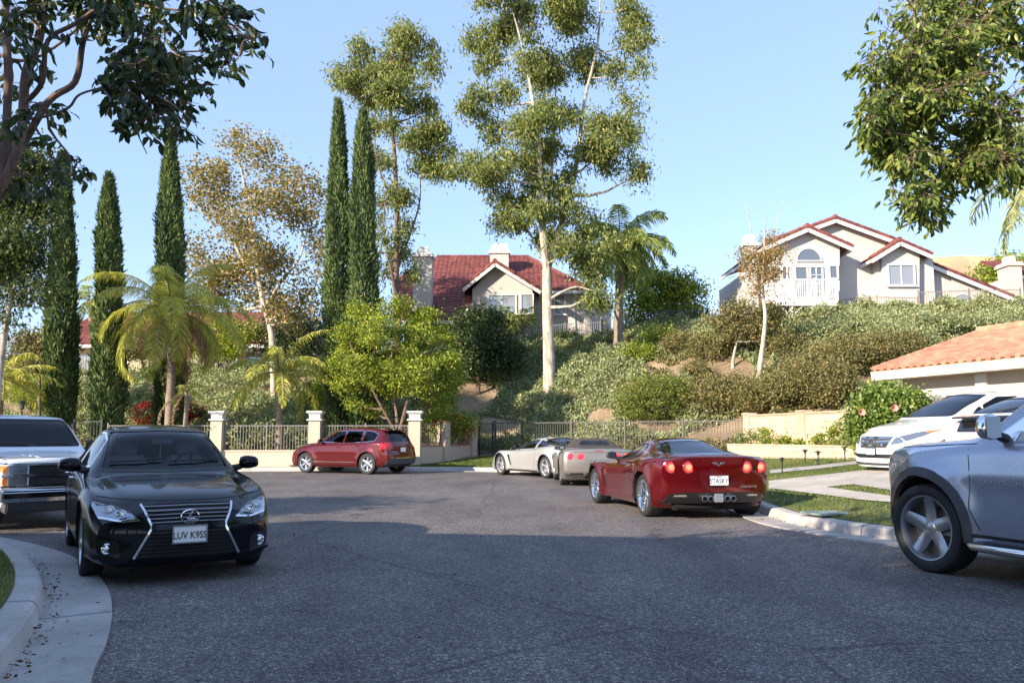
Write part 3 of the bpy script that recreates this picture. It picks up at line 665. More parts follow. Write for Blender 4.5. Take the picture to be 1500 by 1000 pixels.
palm('queen_palm', 'bright yellow palm at the left edge behind the white truck', ground_at(2, 32.73), at(2,556,32.73), .16, .13, 16, 2.3, M_PALMY, 14, 0, .45, wl=.05, nl=46)
palm('queen_palm', 'dim palm showing between two cypresses above the red roof', ground_at(134, 60.22), at(132,440,60.22), .2, .16, 12, 2.6, M_PALM, 15, 0, .6, wl=.07, nl=36)
palm('queen_palm', 'tall queen palm with thick trunk between the centre house and the balcony house', ground_at(908, 44.51), at(908,358,44.51), .27, .20, 34, 3.7, M_PALM, 16, 3, .85, wl=.055, nl=84, deadL=1.6, droop=(.8,1.25), el=(-.5,1.4))
YP = 48.77
palm('pygmy_palm', 'leftmost of the three short palms before the centre house windows', ground_at(719, YP), at(719,468,YP), .16, .17, 18, 1.5, M_PALM, 21, 0, .35, wl=.05, nl=26, boots=12, group='short palms by the centre house')
palm('pygmy_palm', 'middle and lowest of the three short palms before the centre house', ground_at(741, YP), at(741,480,YP), .14, .15, 16, 1.35, M_PALM, 22, 0, .35, wl=.05, nl=26, boots=12, group='short palms by the centre house')
palm('pygmy_palm', 'rightmost of the three short palms before the centre house, with shaggy brown trunk', ground_at(762, YP), at(762,468,YP), .17, .19, 17, 1.5, M_PALM, 23, 0, .35, wl=.05, nl=26, boots=16, group='short palms by the centre house')

# ---- trees at the left edge, middle distance
def broad(label, cat, px, pyb, Y, tops, blobs, n, L, Wd, lm_, bk, seed, clump=.35, per=24, shell=.4, r=.14, name='tree', tw=60, droop=.5, group=None, zb=None):
    base = ground_at(px, Y); base.z -= .1
    tp = resample([base]+[at(x, y, Y) for x, y in tops]); 
    return make_tree(name, label, cat, base, tp, rad_for(tp, r, r*.35), [pblob(x, y, rx, ry, Y, dy) for x, y, rx, ry, dy in blobs], n, L, Wd, lm_, bk, clump, per, shell, droop, seed, tw, group)
broad('leafy tree at the left edge, bright green below and dark above', 'tree', -10, 600, 28.8, [(8,480),(20,420),(25,330),(15,260)],
      [(20,240,50,34,0),(-20,290,50,44,0),(55,250,34,20,0),(40,300,34,24,.5),(20,350,44,30,-.5),(60,340,20,20,0),(-10,390,40,30,0),(40,385,30,22,.4),(65,415,18,14,0),(20,430,28,16,0),(55,300,22,16,.3),(-30,220,50,50,0),(5,470,14,14,0),(58,440,12,10,0)],
      26000, .19, .07, leaf_mat('left edge tree leaf', [(0, (.04,.065,.022)), (.6, (.09,.13,.04)), (1, (.22,.25,.07))], .35), M_BARKW, 31, .34, 24, .3, .13, 'leafy_tree', 90, .8)
broad('reddish brown leafy bush tree between the left palm and the first cypress', 'tree', 60, 600, 39.28, [(58,560),(56,530)],
      [(55,500,36,20,0),(35,520,30,18,.4),(75,520,20,22,0),(55,530,34,16,-.6)], 6000, .16, .09, M_OLIVE, M_BARK, 33, .32, 24, .3, .1, 'bush_tree', 40)
broad('dark dense evergreen tree right of the round street tree', 'tree', 700, 540, 43.2, [(702,520),(704,490)],
      [(700,470,34,22,0),(680,500,28,24,.5),(715,500,36,26,-.6),(735,520,26,22,0),(700,530,34,18,-.5),(720,465,18,14,.2)], 13000, .2, .1, M_DARK, M_BARK, 34, .34, 26, .3, .14, 'evergreen_tree', 30)
broad('low green tree with pale dead branches between the tall palm and the balcony house', 'tree', 968, 490, 48.44, [(966,460),(962,430)],
      [(930,415,18,16,.5),(955,410,26,18,0),(985,415,28,18,-.4),(1012,425,22,18,0),(940,440,28,18,-.4),(975,445,32,18,.6),(1010,452,22,16,0),(935,462,22,12,0),(990,465,28,12,-.4)], 10000, .22, .11, M_RND, M_BARKW, 35, .36, 24, .3, .12, 'leafy_tree', 70)
broad('small loose tree with crooked white branches left of the thin bare-topped tree', 'tree', 1075, 545, 37.97, [(1074,525),(1080,500),(1090,480)],
      [(1085,455,30,14,0),(1060,470,22,12,.4),(1115,465,26,16,-.3),(1125,490,20,12,0),(1070,490,26,12,.3),(1095,480,24,12,0),(1135,455,14,14,0)], 6500, .15, .07, M_OLIVE, M_BARKW, 36, .26, 22, .2, .09, 'small_tree', 60)
broad('bright lime green tree behind the right end of the balcony house', 'tree', 1466, 470, 58.91, [(1466,430),(1466,400)],
      [(1460,400,26,16,0),(1480,385,24,16,0),(1445,412,18,14,0),(1490,410,26,20,0),(1466,430,34,16,0)], 5000, .28, .14, M_RND, M_BARK, 37, .45, 24, .3, .15, 'leafy_tree', 20)
broad('dense green bush tree hiding the middle of the low far-left house', 'tree', 318, 530, 49, [(318,515),(316,500)], [(318,490,36,24,0),(290,505,28,20,.3),(345,500,30,22,-.3),(320,515,40,16,0),(365,485,20,20,.2)], 7000, .16, .09, M_RND, M_BARK, 38, .3, 24, .3, .1, 'bush_tree', 20)
broad('dark bush tree hiding the right end of the low far-left house', 'tree', 420, 535, 49.5, [(420,515),(420,495)], [(400,490,28,24,0),(430,480,30,30,.3),(455,500,26,26,-.3),(425,512,40,18,0),(470,475,20,26,0)], 8000, .17, .09, M_DARK, M_BARK, 39, .3, 24, .3, .1, 'bush_tree', 20)
broad('dark bush tree beside the middle cypress at far left', 'tree', 208, 535, 49.8, [(208,520),(208,505)], [(205,505,26,18,0),(225,495,20,20,.3),(195,515,22,14,-.3)], 4000, .17, .09, M_OLIVE, M_BARK, 40, .3, 24, .3, .1, 'bush_tree', 20)
# thin tree with bare top before the balcony house
Y5 = 56.5; base = on_land(1110, 572, 30); Y5 = base.y
tp = resample([base-Vector((0,0,.2)), at(1113,540,Y5), at(1118,500,Y5), at(1121,460,Y5), at(1116,425,Y5), at(1118,390,Y5), at(1120,350,Y5), at(1122,318,Y5)])
e1 = resample([at(1117,410,Y5), at(1108,370,Y5), at(1100,335,Y5), at(1092,300,Y5)]); e2 = resample([at(1118,400,Y5), at(1130,365,Y5+.3), at(1136,330,Y5+.3), at(1148,295,Y5+.3)]); e3 = resample([at(1120,440,Y5), at(1104,415,Y5), at(1090,390,Y5)])
make_tree('thin_tree', 'thin pale-trunked tree with bare reddish top before the balcony house', 'tree', base, tp, rad_for(tp, .14, .02),
          [pblob(x,y,rx,ry,Y5,dy) for x,y,rx,ry,dy in [(1098,375,20,14,0),(1122,380,18,16,.2),(1138,370,14,14,-.2),(1095,395,18,12,.1),(1122,405,22,12,0),(1110,425,16,10,0),(1130,350,10,12,0),(1136,395,12,10,.1)]],
          2600, .15, .06, leaf_mat('thin tree leaf', [(0,(.22,.22,.06)),(.5,(.36,.28,.10)),(1,(.48,.24,.13))], .4), M_BARKW, .24, 12, .2, .4, 41, 110, r0=.3, extra=[(e1, rad_for(e1,.045,.008)),(e2, rad_for(e2,.045,.008)),(e3, rad_for(e3,.04,.012))])

# ---- near tree top left: branches with big leaves hanging in
def near_tree(label, base, limbsL, clusters, n_per, L, Wd, lm_, bk, seed, name='shade_tree', sigma=.22):
    base = Vector(base); root = thing(name, label, 'tree', base); mb = MB(); allp = []
    for pts, r0_, r1_ in limbsL:
        P = resample(pts, 5); rr_ = random.Random(len(pts)); P = [Vector(p) for p in P]; mb.tube(P, rad_for(P, r0_, r1_), 10); allp += [(p, r0_+(r1_-r0_)*(i/(len(P)-1))) for i, p in enumerate(P)]
    rr = np.random.RandomState(seed); r_ = random.Random(seed); Ps = []; Ds = []
    for c, k in clusters:
        c = Vector(c); q = min(allp, key=lambda q: (q[0]-c).length)
        path = bend(q[0], c, -.06, 5, r_, .10); mb.tube(path, [min(q[1]*.6, .014), .011, .008, .006, .004, .003], 5, cap=False)
        for s in range(max(1, int(k*n_per/7))):
            t = r_.uniform(.45, 1.0); p0 = path[0].lerp(path[-1], t)*.0+path[min(5, int(t*5.01))]; d = Vector((r_.gauss(0, 1), r_.gauss(0, 1), r_.gauss(-.55, .6))).normalized()
            ln = r_.uniform(.5, 1.0)*sigma*1.7; p1 = p0+d*ln; mb.tube([p0, p0.lerp(p1, .5)+Vector((0, 0, .02)), p1], [.0035, .0025, .0015], 4, cap=False)
            for j in range(7):
                u = .3+.7*j/6; p = p0.lerp(p1, u); Ps.append(tuple(p+Vector((r_.gauss(0,.012), r_.gauss(0,.012), r_.gauss(0,.012))))); Ds.append((d.x*.6+r_.gauss(0, .55), d.y*.6+r_.gauss(0, .55), d.z*.4-.75+r_.gauss(0, .35)))
    P = np.array(Ps); D = unit(np.array(Ds)); n = len(P); ln = L*rr.uniform(.6, 1.15, (n, 1)); w = Wd*rr.uniform(.75, 1.15, (n, 1)); sd_ = unit(np.cross(D, rr.normal(size=(n, 3)))); nr = np.cross(D, sd_)
    # six-sided leaf, creased along the midrib and curled: two quads sharing the midrib
    a = P; e = P+D*ln*.98-nr*ln*.14; m1 = P+D*ln*.35; m2 = P+D*ln*.72-nr*ln*.04
    V = []
    for s in (-1, 1):
        o1 = P+D*ln*.30+sd_*s*w*.5+nr*w*.18; o2 = P+D*ln*.68+sd_*s*w*.40+nr*w*.14-nr*ln*.03
        V += [np.stack([a, o1, m2*.0+m1, a*.0+m1*.5+a*.5], 1), np.stack([m1, o1, o2, m2], 1), np.stack([m2, o2, e, e*.5+m2*.5], 1)]
    vr = np.tile(rr.uniform(0, 1, n), 6); V = np.concatenate(V)
    quads('crown', V-np.array(base), vr, lm_, root); mb.v = [tuple(Vector(p)-base) for p in mb.v]; mb.build('trunk', bk, root, True, fix=False); return root
YL = 5.37
A = lambda x, y, dy=0.0: tuple(at(x, y, YL+dy))
base = (-5.0, YL+.2, gz(-5.0, YL+.2)-.05)
lim = [([base, (-4.7, YL+.1, 1.2), A(-120,420), A(-40,300)], .11, .06),
       ([A(-60,330), A(0,275), A(30,200), A(38,110), A(60,40), A(52,-60)], .052, .04), ([A(-60,330), A(-12,300), A(5,230), A(12,120), A(8,20), A(12,-60)], .045, .035),
       ([A(-30,290), A(20,235,.3), A(70,150,.3), A(110,120,.35), A(122,60,.4), A(140,10,.4), A(160,-30,.4)], .05, .022),
       ([A(38,150), A(62,120,-.2), A(70,60,-.2), A(110,35,-.2), A(160,0,-.2)], .028, .018),
       ([A(5,176,-.3), A(60,172,-.3), A(100,158,-.3), A(118,138,-.3), A(170,122,-.3), A(205,98,-.2), A(245,58,-.1)], .018, .006),
       ([A(20,90,.4), A(52,85,.4), A(90,62,.4), A(120,35,.4), A(150,5,.4)], .02, .01), ([A(150,-10), A(205,8), A(260,15), A(310,22), A(345,45), A(375,62)], .02, .003),
       ([A(150,0,.3), A(200,40,.3), A(240,85,.3), A(265,130,.3), A(268,175,.3)], .016, .004), ([A(-10,260,.5), A(30,255,.5), A(75,262,.5), A(105,250,.5)], .012, .004), ([A(-40,60,.3), A(20,88,.3), A(60,82,.3)], .02, .014)]
cl = []
for x, y, k in [(150,15,2),(185,20,2),(215,20,2),(250,10,2),(290,10,2),(325,15,1.5),(350,45,1),(370,70,.6),(180,50,2),(215,55,2),(250,45,2),(285,45,2),(315,60,1.4),(165,85,1.5),(200,90,2),(235,85,2),(270,85,2),(300,90,1.6),(325,100,1.2),(340,95,.6),
                (190,120,1.5),(225,120,1.6),(260,115,2),(290,125,2),(320,125,1.2),(205,145,1.0),(180,150,.6),(250,150,1.6),(280,155,1.4),(225,180,1.2),(260,180,1.5),(285,180,.8),(235,200,.8),(205,205,1.0),(215,225,.6),(275,210,.6),(155,170,.5),(190,185,.4),
                (135,60,.8),(130,20,1),(90,5,.8),(40,20,.8),(10,60,.8),(20,40,.5),(15,130,1),(35,150,.8),(50,130,.6),(75,150,.6),(60,170,.5),(20,190,.7),(40,215,.7),(55,100,.5),(95,245,1),(75,235,.7),(110,265,.8),(75,285,.8),(55,265,.8),(30,280,.8),(120,235,.4),(25,70,.5),(140,30,1),(345,20,1),(330,75,.8),
                (0,0,2),(60,-20,2),(120,-20,2),(200,-25,2.5),(280,-25,2.5),(340,-20,1.5)]:
    cl.append((A(x, y, rnd.uniform(-.7, .7)), k))
near_tree('near tree at the upper left with reddish forking branches and large dark leaves', base, [(a, b*.66, c*.7) for a, b, c in lim], cl, 31, .098, .042, M_DARK, M_BARKR, 51, sigma=.13)
YR = 8.51
A = lambda x, y, dy=0.0: tuple(at(x, y, YR+dy))
bx = 8.9; base = (bx, YR+1.0, gz(bx, YR+1)-.05)
lim = [([base, (8.4, YR+1, 1.8), (7.9, YR+.8, 3.4), A(1700,330,.6)], .2, .13), ([A(1700,330,.6), A(1560,270,.3), A(1500,252), A(1455,240), A(1448,228), A(1425,205), A(1385,185), A(1365,155), A(1352,110)], .10, .022),
       ([A(1700,330,.6), A(1620,180,.8), A(1560,120,.9), A(1480,70,.8), A(1440,40,.8), A(1400,0,.8)], .10, .03), ([A(1385,182), A(1350,185), A(1335,205)], .02, .008), ([A(1700,330,.6), A(1690,150,1.2), A(1650,0,1.4)], .11, .06), ([A(1365,158), A(1330,165,-.2), A(1300,185,-.2)], .015, .006), ([A(1425,205), A(1400,250), A(1370,290), A(1350,310)], .022, .006)]
cl = []
rr = random.Random(5)
for x0, y0, x1, y1, n in [(1262,25,1330,80,13),(1270,80,1340,140,12),(1330,0,1500,60,42),(1330,60,1500,130,42),(1330,130,1500,170,22),(1255,140,1330,200,17),(1290,190,1370,250,20),(1310,240,1400,290,20),(1385,200,1500,258,30),(1340,285,1385,318,7),(1500,-40,1640,230,40),(1270,-40,1500,10,22),(1430,150,1500,210,10)]:
    for _ in range(n): cl.append((A(rr.uniform(x0, x1), rr.uniform(y0, y1), rr.uniform(-1.0, .9)), 1.25))
near_tree('near tree at the upper right with bright green leaves above and dark leaves below', base, lim, [q for i_, q in enumerate(cl) if i_ % 9 not in (2, 5)], 52, .112, .038, leaf_mat('leaf of the right tree', [(0, (.055,.09,.02)), (.55, (.15,.22,.045)), (1, (.38,.42,.09))], .45, .35, .5), M_BARKR, 52, sigma=.2)
# palm leaning in from beyond the right edge: its fronds droop under the tree
bp = Vector((10.2, 14.1, 0)); bp.z = gz(bp.x, bp.y)
palm('queen_palm', 'palm beyond the right edge, its grey green frond tips hanging below the near tree', bp, at(1600,235,14.1), .18, .14, 12, 2.7, M_SAGE, 61, 0, .6, wl=.03, nl=50, azs=[3.14,2.9,3.5,0,.8,1.6,2.2,4.0,4.6,5.2,3.3,2.6], el=(-.2,1.0), droop=(.8,1.1))
# ============================================================ HOUSES
def stucco(name, col):
    m, nt, b = new_mat(name); n = noise(nt, .6, 5, .6); n2 = noise(nt, 25, 4, .7)
    c = ramp(nt, n, [(.3, tuple(k*.9 for k in col)), (.7, tuple(min(1, k*1.06) for k in col))])
    nt.links.new(c, b.inputs['Base Color']); b.inputs['Roughness'].default_value = .92; bump(nt, b, n2, .35, .01); return m
M_STW = stucco('white stucco', (.53,.50,.475)); M_STB = stucco('beige stucco', (.56,.50,.43)); M_STC = stucco('warm cream stucco', (.60,.47,.36)); M_STY = stucco('yellow stucco', (.66,.55,.34))
M_TRIM = simple('white painted trim', (.68,.67,.65), .5, var=.06, vscale=2)
M_CREAM = simple('cream painted fascia', (.74,.66,.52), .6, var=.06, vscale=2)
def tile_mat(name, a, b_, c_):
    m, nt, b = new_mat(name); n = noise(nt, 3.2, 3, .5); n2 = noise(nt, .5, 4, .6)
    c = ramp(nt, n, [(.32, a), (.5, b_), (.68, c_)]); c = mixc(nt, 1, c, ramp(nt, n2, [(.3, (.8,.8,.8)), (.7, (1.12,1.12,1.12))]), 'MULTIPLY')
    nt.links.new(c, b.inputs['Base Color']); b.inputs['Roughness'].default_value = .8; return m
M_TILE = tile_mat('red roof tile', (.12,.035,.032), (.19,.052,.044), (.26,.08,.064)); M_TILEO = tile_mat('orange roof tile', (.40,.18,.11), (.50,.25,.16), (.58,.33,.22))
def glass_mat(name, base, rough=.04, metal=.0, spec=1.0):
    m, nt, b = new_mat(name); b.inputs['Base Color'].default_value = (*base, 1); b.inputs['Roughness'].default_value = rough
    b.inputs['Specular IOR Level'].default_value = spec; b.inputs['Coat Weight'].default_value = 1.0; b.inputs['Coat Roughness'].default_value = .02; b.inputs['IOR'].default_value = 1.6; return m
M_GLASSH = glass_mat('window glass', (.10,.12,.14)); M_GLASSB = glass_mat('window glass with pale blind', (.24,.26,.28)); M_IRON = simple('dark iron', (.05,.05,.055), .5); M_IRONG = simple('grey painted iron', (.21,.20,.19), .5, var=.15, vscale=1)
M_IRONK = simple('dark weathered iron', (.085,.078,.072), .5, var=.2, vscale=1)
M_IRONB = simple('weathered tan iron', (.22,.18,.15), .6, var=.2, vscale=2)
def clip_poly(bm, pts, n):
    """keep only the part of a planar grid inside the convex outline pts"""
    c = sum((Vector(p) for p in pts), Vector())/len(pts)
    for a, b in zip(pts, pts[1:]+pts[:1]):
        a = Vector(a); b = Vector(b); e = (b-a).cross(n).normalized()
        if (c-a).dot(e) > 0: e = -e
        bmesh.ops.bisect_plane(bm, geom=bm.verts[:]+bm.edges[:]+bm.faces[:], plane_co=a, plane_no=e, clear_outer=True)
def roof_plane(name, pts, mat, parent, org, course=.36, wave=.30, amp=.035, step=.03):
    pts = [Vector(p) for p in pts]; n = (pts[1]-pts[0]).cross(pts[2]-pts[0]).normalized()
    if n.z < 0: n = -n
    s = Vector((0, 0, -1)); s = (s-n*s.dot(n)).normalized(); a = n.cross(s).normalized(); o = pts[0]
    A_ = [(p-o).dot(a) for p in pts]; B_ = [(p-o).dot(s) for p in pts]
    a0, a1, b0, b1 = min(A_)-.1, max(A_)+.1, min(B_)-.1, max(B_)+.1
    k = 5; na = max(2, int((a1-a0)/wave*k)); nb = max(1, int((b1-b0)/course)+1)
    bm = bmesh.new(); rows = []
    for j in range(nb):
        for e, off in ((0, 0.0), (1, step)):
            row = []; jit = 0
            for i in range(na+1):
                x = a0+(a1-a0)*i/na; w = amp*abs(math.sin(math.pi*x/wave))
                row.append(bm.verts.new(o+a*x+s*(b0+(j+e)*course+(0 if e == 0 else .0))+n*(w+off)))
            rows.append(row)
    for r0_, r1_ in zip(rows, rows[1:]):
        for i in range(na): bm.faces.new((r0_[i], r0_[i+1], r1_[i+1], r1_[i]))
    clip_poly(bm, pts, n)
    # underside and rim so that the roof has thickness
    t = -.10
    up = [bm.verts.new(p+n*.005) for p in pts]; lo = [bm.verts.new(p+n*t) for p in pts]; bm.faces.new(lo)
    for i in range(len(pts)): bm.faces.new((up[i], up[(i+1) % len(pts)], lo[(i+1) % len(pts)], lo[i]))
    me = bpy.data.meshes.new(name); bmesh.ops.translate(bm, verts=bm.verts, vec=-Vector(org)); bm.to_mesh(me); bm.free(); me.materials.append(mat)
    return link(name, me, parent)
def ridge_tiles(mb, a, b, r=.13, ln=.36):
    a = Vector(a); b = Vector(b); L = (b-a).length; k = max(1, int(L/ln)); d = (b-a)/k
    m = MB(); mb.append(m)
    for i in range(k):
        p = a+d*i; q = a+d*(i+1.12); m.tube([p, q], [r*1.12, r*.9], 8)
def at_local(p, org): return tuple(Vector(p)-Vector(org))
class House:
    def __init__(s, name, label, org, cat='house'): s.o = Vector(org); s.root = thing(name, label, cat, s.o); s.wall = MB(); s.trim = MB(); s.rt = []
    def L(s, p): return Vector(p)-s.o
    def block(s, x0, x1, y0, y1, z0, z1, mb=None): (mb or s.wall).box(s.L(((x0+x1)/2, (y0+y1)/2, (z0+z1)/2)), (abs(x1-x0), abs(y1-y0), abs(z1-z0)))
    def wallpoly(s, pix, Y, th, mb=None):
        """a wall slab whose front is the outline pix (photo pixels) in the plane y = Y"""
        pts = [at(x, y, Y) for x, y in pix]; (mb or s.wall).prism([(p.x, p.z) for p in pts], lambda u, v, t: s.L((u, t, v)), Y, Y+th)
    def window(s, x0, y0, x1, y1, Y, nx=2, ny=1, mat=None, fr=.07, arch=False, name='window', fm=None, sill=True, proud=.04):
        a = at(x0, y0, Y); b = at(x1, y1, Y); X0, X1, Z0, Z1 = a.x, b.x, b.z, a.z; yf = Y-proud; mb = MB(); cx = (X0+X1)/2
        fm = fm or M_TRIM
        if not arch:
            for xx in (X0, X1): mb.box(s.L((xx, yf, (Z0+Z1)/2)), (fr, .10, Z1-Z0+fr))
            for zz in (Z0, Z1): mb.box(s.L((cx, yf+.001, zz)), (X1-X0-fr*.98, .10, fr))
            for i in range(1, nx): mb.box(s.L((X0+(X1-X0)*i/nx, yf+.006, (Z0+Z1)/2)), (fr*.6, .08, Z1-Z0-fr))
            for i in range(1, ny): mb.box(s.L((cx, yf+.009, Z0+(Z1-Z0)*i/ny)), (X1-X0-fr, .07, fr*.5))
            if sill: mb.box(s.L((cx, yf-.03, Z0-fr*.9)), (X1-X0+.22, .16, .06))
            w = mb.build(name, fm, s.root); g = MB(); g.box(s.L((cx, Y-.01, (Z0+Z1)/2)), (X1-X0-fr*.9, .03, Z1-Z0-fr*.9)); g.build('pane', mat or M_GLASSH, w)
        else:
            r = (X1-X0)/2; hh = Z1-Z0; arc = [(cx+r*math.cos(t), Z0+hh*math.sin(t)) for t in np.linspace(0, math.pi, 19)]
            mb.tube([s.L((u, yf, v)) for u, v in arc], fr*.6, 6); mb.box(s.L((cx, yf, Z0-.02)), (X1-X0+fr, .1, fr)); w = mb.build(name, fm, s.root)
            g = MB(); g.prism(arc, lambda u, v, t: s.L((u, t, v)), Y-.03, Y+.01); g.build('pane', mat or M_GLASSH, w)
        return w
    def gable(s, apex, el, er, depth, mat=M_TILE, over=.45, trimm=True, name='roof'):
        """apex / eaves: 3-D points of the front rake line"""
        d = Vector((0, depth, 0)); apex, el, er = Vector(apex), Vector(el), Vector(er)
        for e in (el, er):
            f = Vector((0, -over, 0)); P = [apex+f, e+f, e+d, apex+d]; roof_plane(name, P, mat, s.root, s.o)
            nn = (e-apex).normalized()
            up = Vector((0, 0, .10)); s.trim.beam(s.L(apex+f-Vector((0, .03, .17))), s.L(e+f-Vector((0, .03, .17))), .06, .20)
            s.trim.beam(s.L(e+f-Vector((0, 0, .15))), s.L(e+d-Vector((0, 0, .15))), .07, .16)
            ridge_tiles(s.rt, s.L(apex+f+Vector((0, .05, .03))), s.L(e+f+Vector((0, .05, .03))))
        ridge_tiles(s.rt, s.L(apex-Vector((0, over, -.08))), s.L(apex+d+Vector((0, 0, .08))))
    def finish(s, wm, tm=None, rm=M_TILE):
        if s.wall.v: s.wall.build('wall', wm, s.root)
        if s.trim.v: s.trim.build('fascia', tm or M_TRIM, s.root)
        for m in s.rt: m.build('ridge_tiles', rm, s.root, smooth=True, fix=False)
def onplane(px, py, p0, n):
    d = (at(px, py, 10)-cam.location); o = cam.location; t = (Vector(p0)-o).dot(n)/d.dot(n); return o+d*t

# ---- centre house
YA, YB, YR_ = 49.8, 51.6, 56.0
H = House('hillside_house', 'house with red tiled roof, front gable and two chimneys behind the tall eucalyptus', (at(730,500,YA).x, YA, gz(at(730,500,YA).x, YA)-.3))
zb = H.o.z
H.wallpoly([(692,540),(692,424),(725,389),(780,421),(780,540)], YA, .3)
a = at(692,424,YA); b = at(780,424,YA); H.block(a.x+.002, b.x-.002, YA+.3, YA+7, zb, a.z-.15)
c = at(889,428,YB); c2 = at(866,428,YB); H.block(b.x+.0, c2.x, YB, YB+7, zb, c.z-.05)
# wall turning back on the right
H.wall.prism([(c2.x, YB+.01), (c2.x+1.6, YB+3.0), (c2.x+1.6, YB+8), (c2.x-.2, YB+8)], lambda u, v, t: H.L((u, v, t)), zb, c.z-.4)
dl = at(590,455,YA+.5); H.block(dl.x, a.x-.01, YA+1.2, YA+8, zb, at(640,462,YA+1.2).z)
r0 = at(632,384,YR_); r1 = at(772,376,YR_); r0.z = r1.z; e1 = at(867,424,YB-.5); n = (r1-r0).cross(e1-r0).normalized()
PP = lambda x, y: onplane(x, y, r0, n)
E1 = PP(867,424); E0 = Vector((b.x-.6, E1.y, E1.z)); R0m = Vector((a.x, YR_, r1.z))
roof_plane('roof', [R0m, r1, E1, Vector((a.x, E1.y, E1.z))], M_TILE, H.root, H.o)
le = PP(640,468); LZ = le.z
roof_plane('roof', [Vector((at(640,384,YR_).x, YR_, r1.z)), R0m-Vector((.004,0,0)), Vector((a.x-.004, le.y, LZ)), Vector((at(584,468,le.y).x, le.y, LZ)), Vector((at(584,404,YR_-1.2).x, PP(600,410).y, PP(600,410).z))], M_TILE, H.root, H.o)
roof_plane('roof', [r1, E1, E1+Vector((1.6, 8, -.2)), r1+Vector((0, 4, 0))], M_TILE, H.root, H.o)
ridge_tiles(H.rt, H.L(r1), H.L(E1)); ridge_tiles(H.rt, H.L((at(640,384,YR_).x, YR_, r1.z)), H.L(r1))
H.trim.beam(H.L(E0-Vector((0, 0, .16))), H.L(E1-Vector((0, 0, .16))), .08, .20)
H.trim.beam(H.L(E1-Vector((0, 0, .16))), H.L(E1+Vector((1.6, 8, -.36))), .08, .2)
H.trim.beam(H.L((at(584,468,le.y).x, le.y, LZ-.15)), H.L((a.x+.4, le.y, LZ-.15)), .08, .18)
H.gable(at(725,384,YA-.4), at(679,421,YA-.4), at(792,425,YA-.4), 6.3, over=.1)
# downspout, vent, chimneys
ds = at(841,430,YB-.06); H.trim.beam(H.L((ds.x, YB-.06, ds.z-.1)), H.L((ds.x, YB-.06, zb+.3)), .09, .09)
vb = MB(); p = at(728,400,YA-.03)
for i in range(4): vb.box(H.L((p.x, YA-.03, p.z+.12-.1*i)), (.34-.04*abs(i-1), .05, .045))
vb.build('gable_vent', M_STB, H.root)
def chimney(H, px0, px1, pyt, pyb, Y, dep, wm, tm, capk=1.28, top=.0, style=0):
    a = at(px0, pyt, Y); b = at(px1, pyb, Y); w = b.x-a.x; m = MB(); cx = (a.x+b.x)/2; m.box(H.L((cx, Y+dep/2, (a.z+b.z)/2)), (w, dep, a.z-b.z)); ch = m.build('chimney', wm, H.root)
    k = MB(); k.box(H.L((cx, Y+dep/2, a.z+.07)), (w+.22, dep+.22, .14)); k.box(H.L((cx, Y+dep/2, a.z+.19)), (w+.10, dep+.10, .12))
    k.box(H.L((cx, Y+dep/2, a.z+.45)), (w*(.95 if style else .62), dep*(.95 if style else .62), .42), taper=.84); k.build('cap', tm, ch); return ch
chimney(H, 605, 631, 376, 500, 48.2, 1.0, M_STW, M_TRIM); chimney(H, 718, 745, 371, 400, 53, 1.1, M_STW, M_TRIM, style=1)
H.window(715,432,756,459,YA,2,1,M_GLASSB); H.window(763,431,781,459,YA,1,1,M_GLASSB); H.window(812,432,828,460,YB,1,1,M_GLASSB)
H.window(736,495,752,524,YA,1,1,M_GLASSB,name='patio_door',sill=False); H.window(757,495,780,524,YA,2,1,M_GLASSB,name='patio_door',sill=False); H.window(812,495,838,510,YB,3,2,M_GLASSB,sill=False)
H.finish(M_STW)

# ---- balcony house on the right
YA, YG = 44.8, 43.6
H = House('hillside_house', 'white house with railed balcony, arched windows and stepped red gables on the right hilltop', (at(1280,460,YA).x, YA, gz(at(1280,460,YA).x, YA)-.3))
zb = H.o.z
H.wallpoly([(1150,452),(1150,348),(1222,325),(1318,358),(1362,374),(1362,452)], YA, .3)
H.wallpoly([(1362.2,480),(1362.2,388),(1374,392),(1466,430),(1466,480)], YA+.01, .3)
x0 = at(1150,450,YA).x; x1 = at(1466,450,YA).x; xm = at(1362,450,YA).x
H.block(x0+.01, xm-.01, YA+.3, YA+10, at(1200,450,YA).z, at(1362,378,YA).z-.1); H.block(xm, x1-.01, YA+.3, YA+10, zb, at(1466,432,YA).z-.15)
H.block(at(1142,450,YA+.7).x, xm-.02, YA+.75, YA+10, zb, at(1200,452,YA).z)           # recessed ground floor
H.gable(at(1223,320,YA-.3), at(1120,357,YA-.3), at(1322,356,YA-.3), 9.5, over=.1)
# left gable block with the balcony
H.wallpoly([(1138,446),(1138,359),(1182,338),(1230,359),(1230,446)], YG, .28); g0 = at(1138,446,YG).x; g1 = at(1230,446,YG).x
H.block(g0+.003, g1-.003, YG+.28, YA+.2, at(1180,446,YG).z, at(1230,360,YG).z-.1)
H.gable(at(1182,333,YG-.3), at(1117,361,YG-.3), at(1248,362,YG-.3), 6, over=.1)
# left wing with chimney
H.block(at(1094,450,YG+2).x, x0+.0, YG+2, YG+8, zb, at(1100,398,YG+2).z); w0 = at(1080,398,YG+1.6)
roof_plane('roof', [w0, at(1150,398,YG+1.6), at(1150,378,YG+4.6), at(1100,378,YG+4.6)], M_TILE, H.root, H.o); H.trim.beam(H.L(w0-Vector((0,0,.15))), H.L(at(1138,401,YG+1.6)-Vector((0,0,.06))), .08, .2)
chimney(H, 1092, 1112, 360, 470, YG+1.2, .9, M_STW, M_TRIM, style=1)
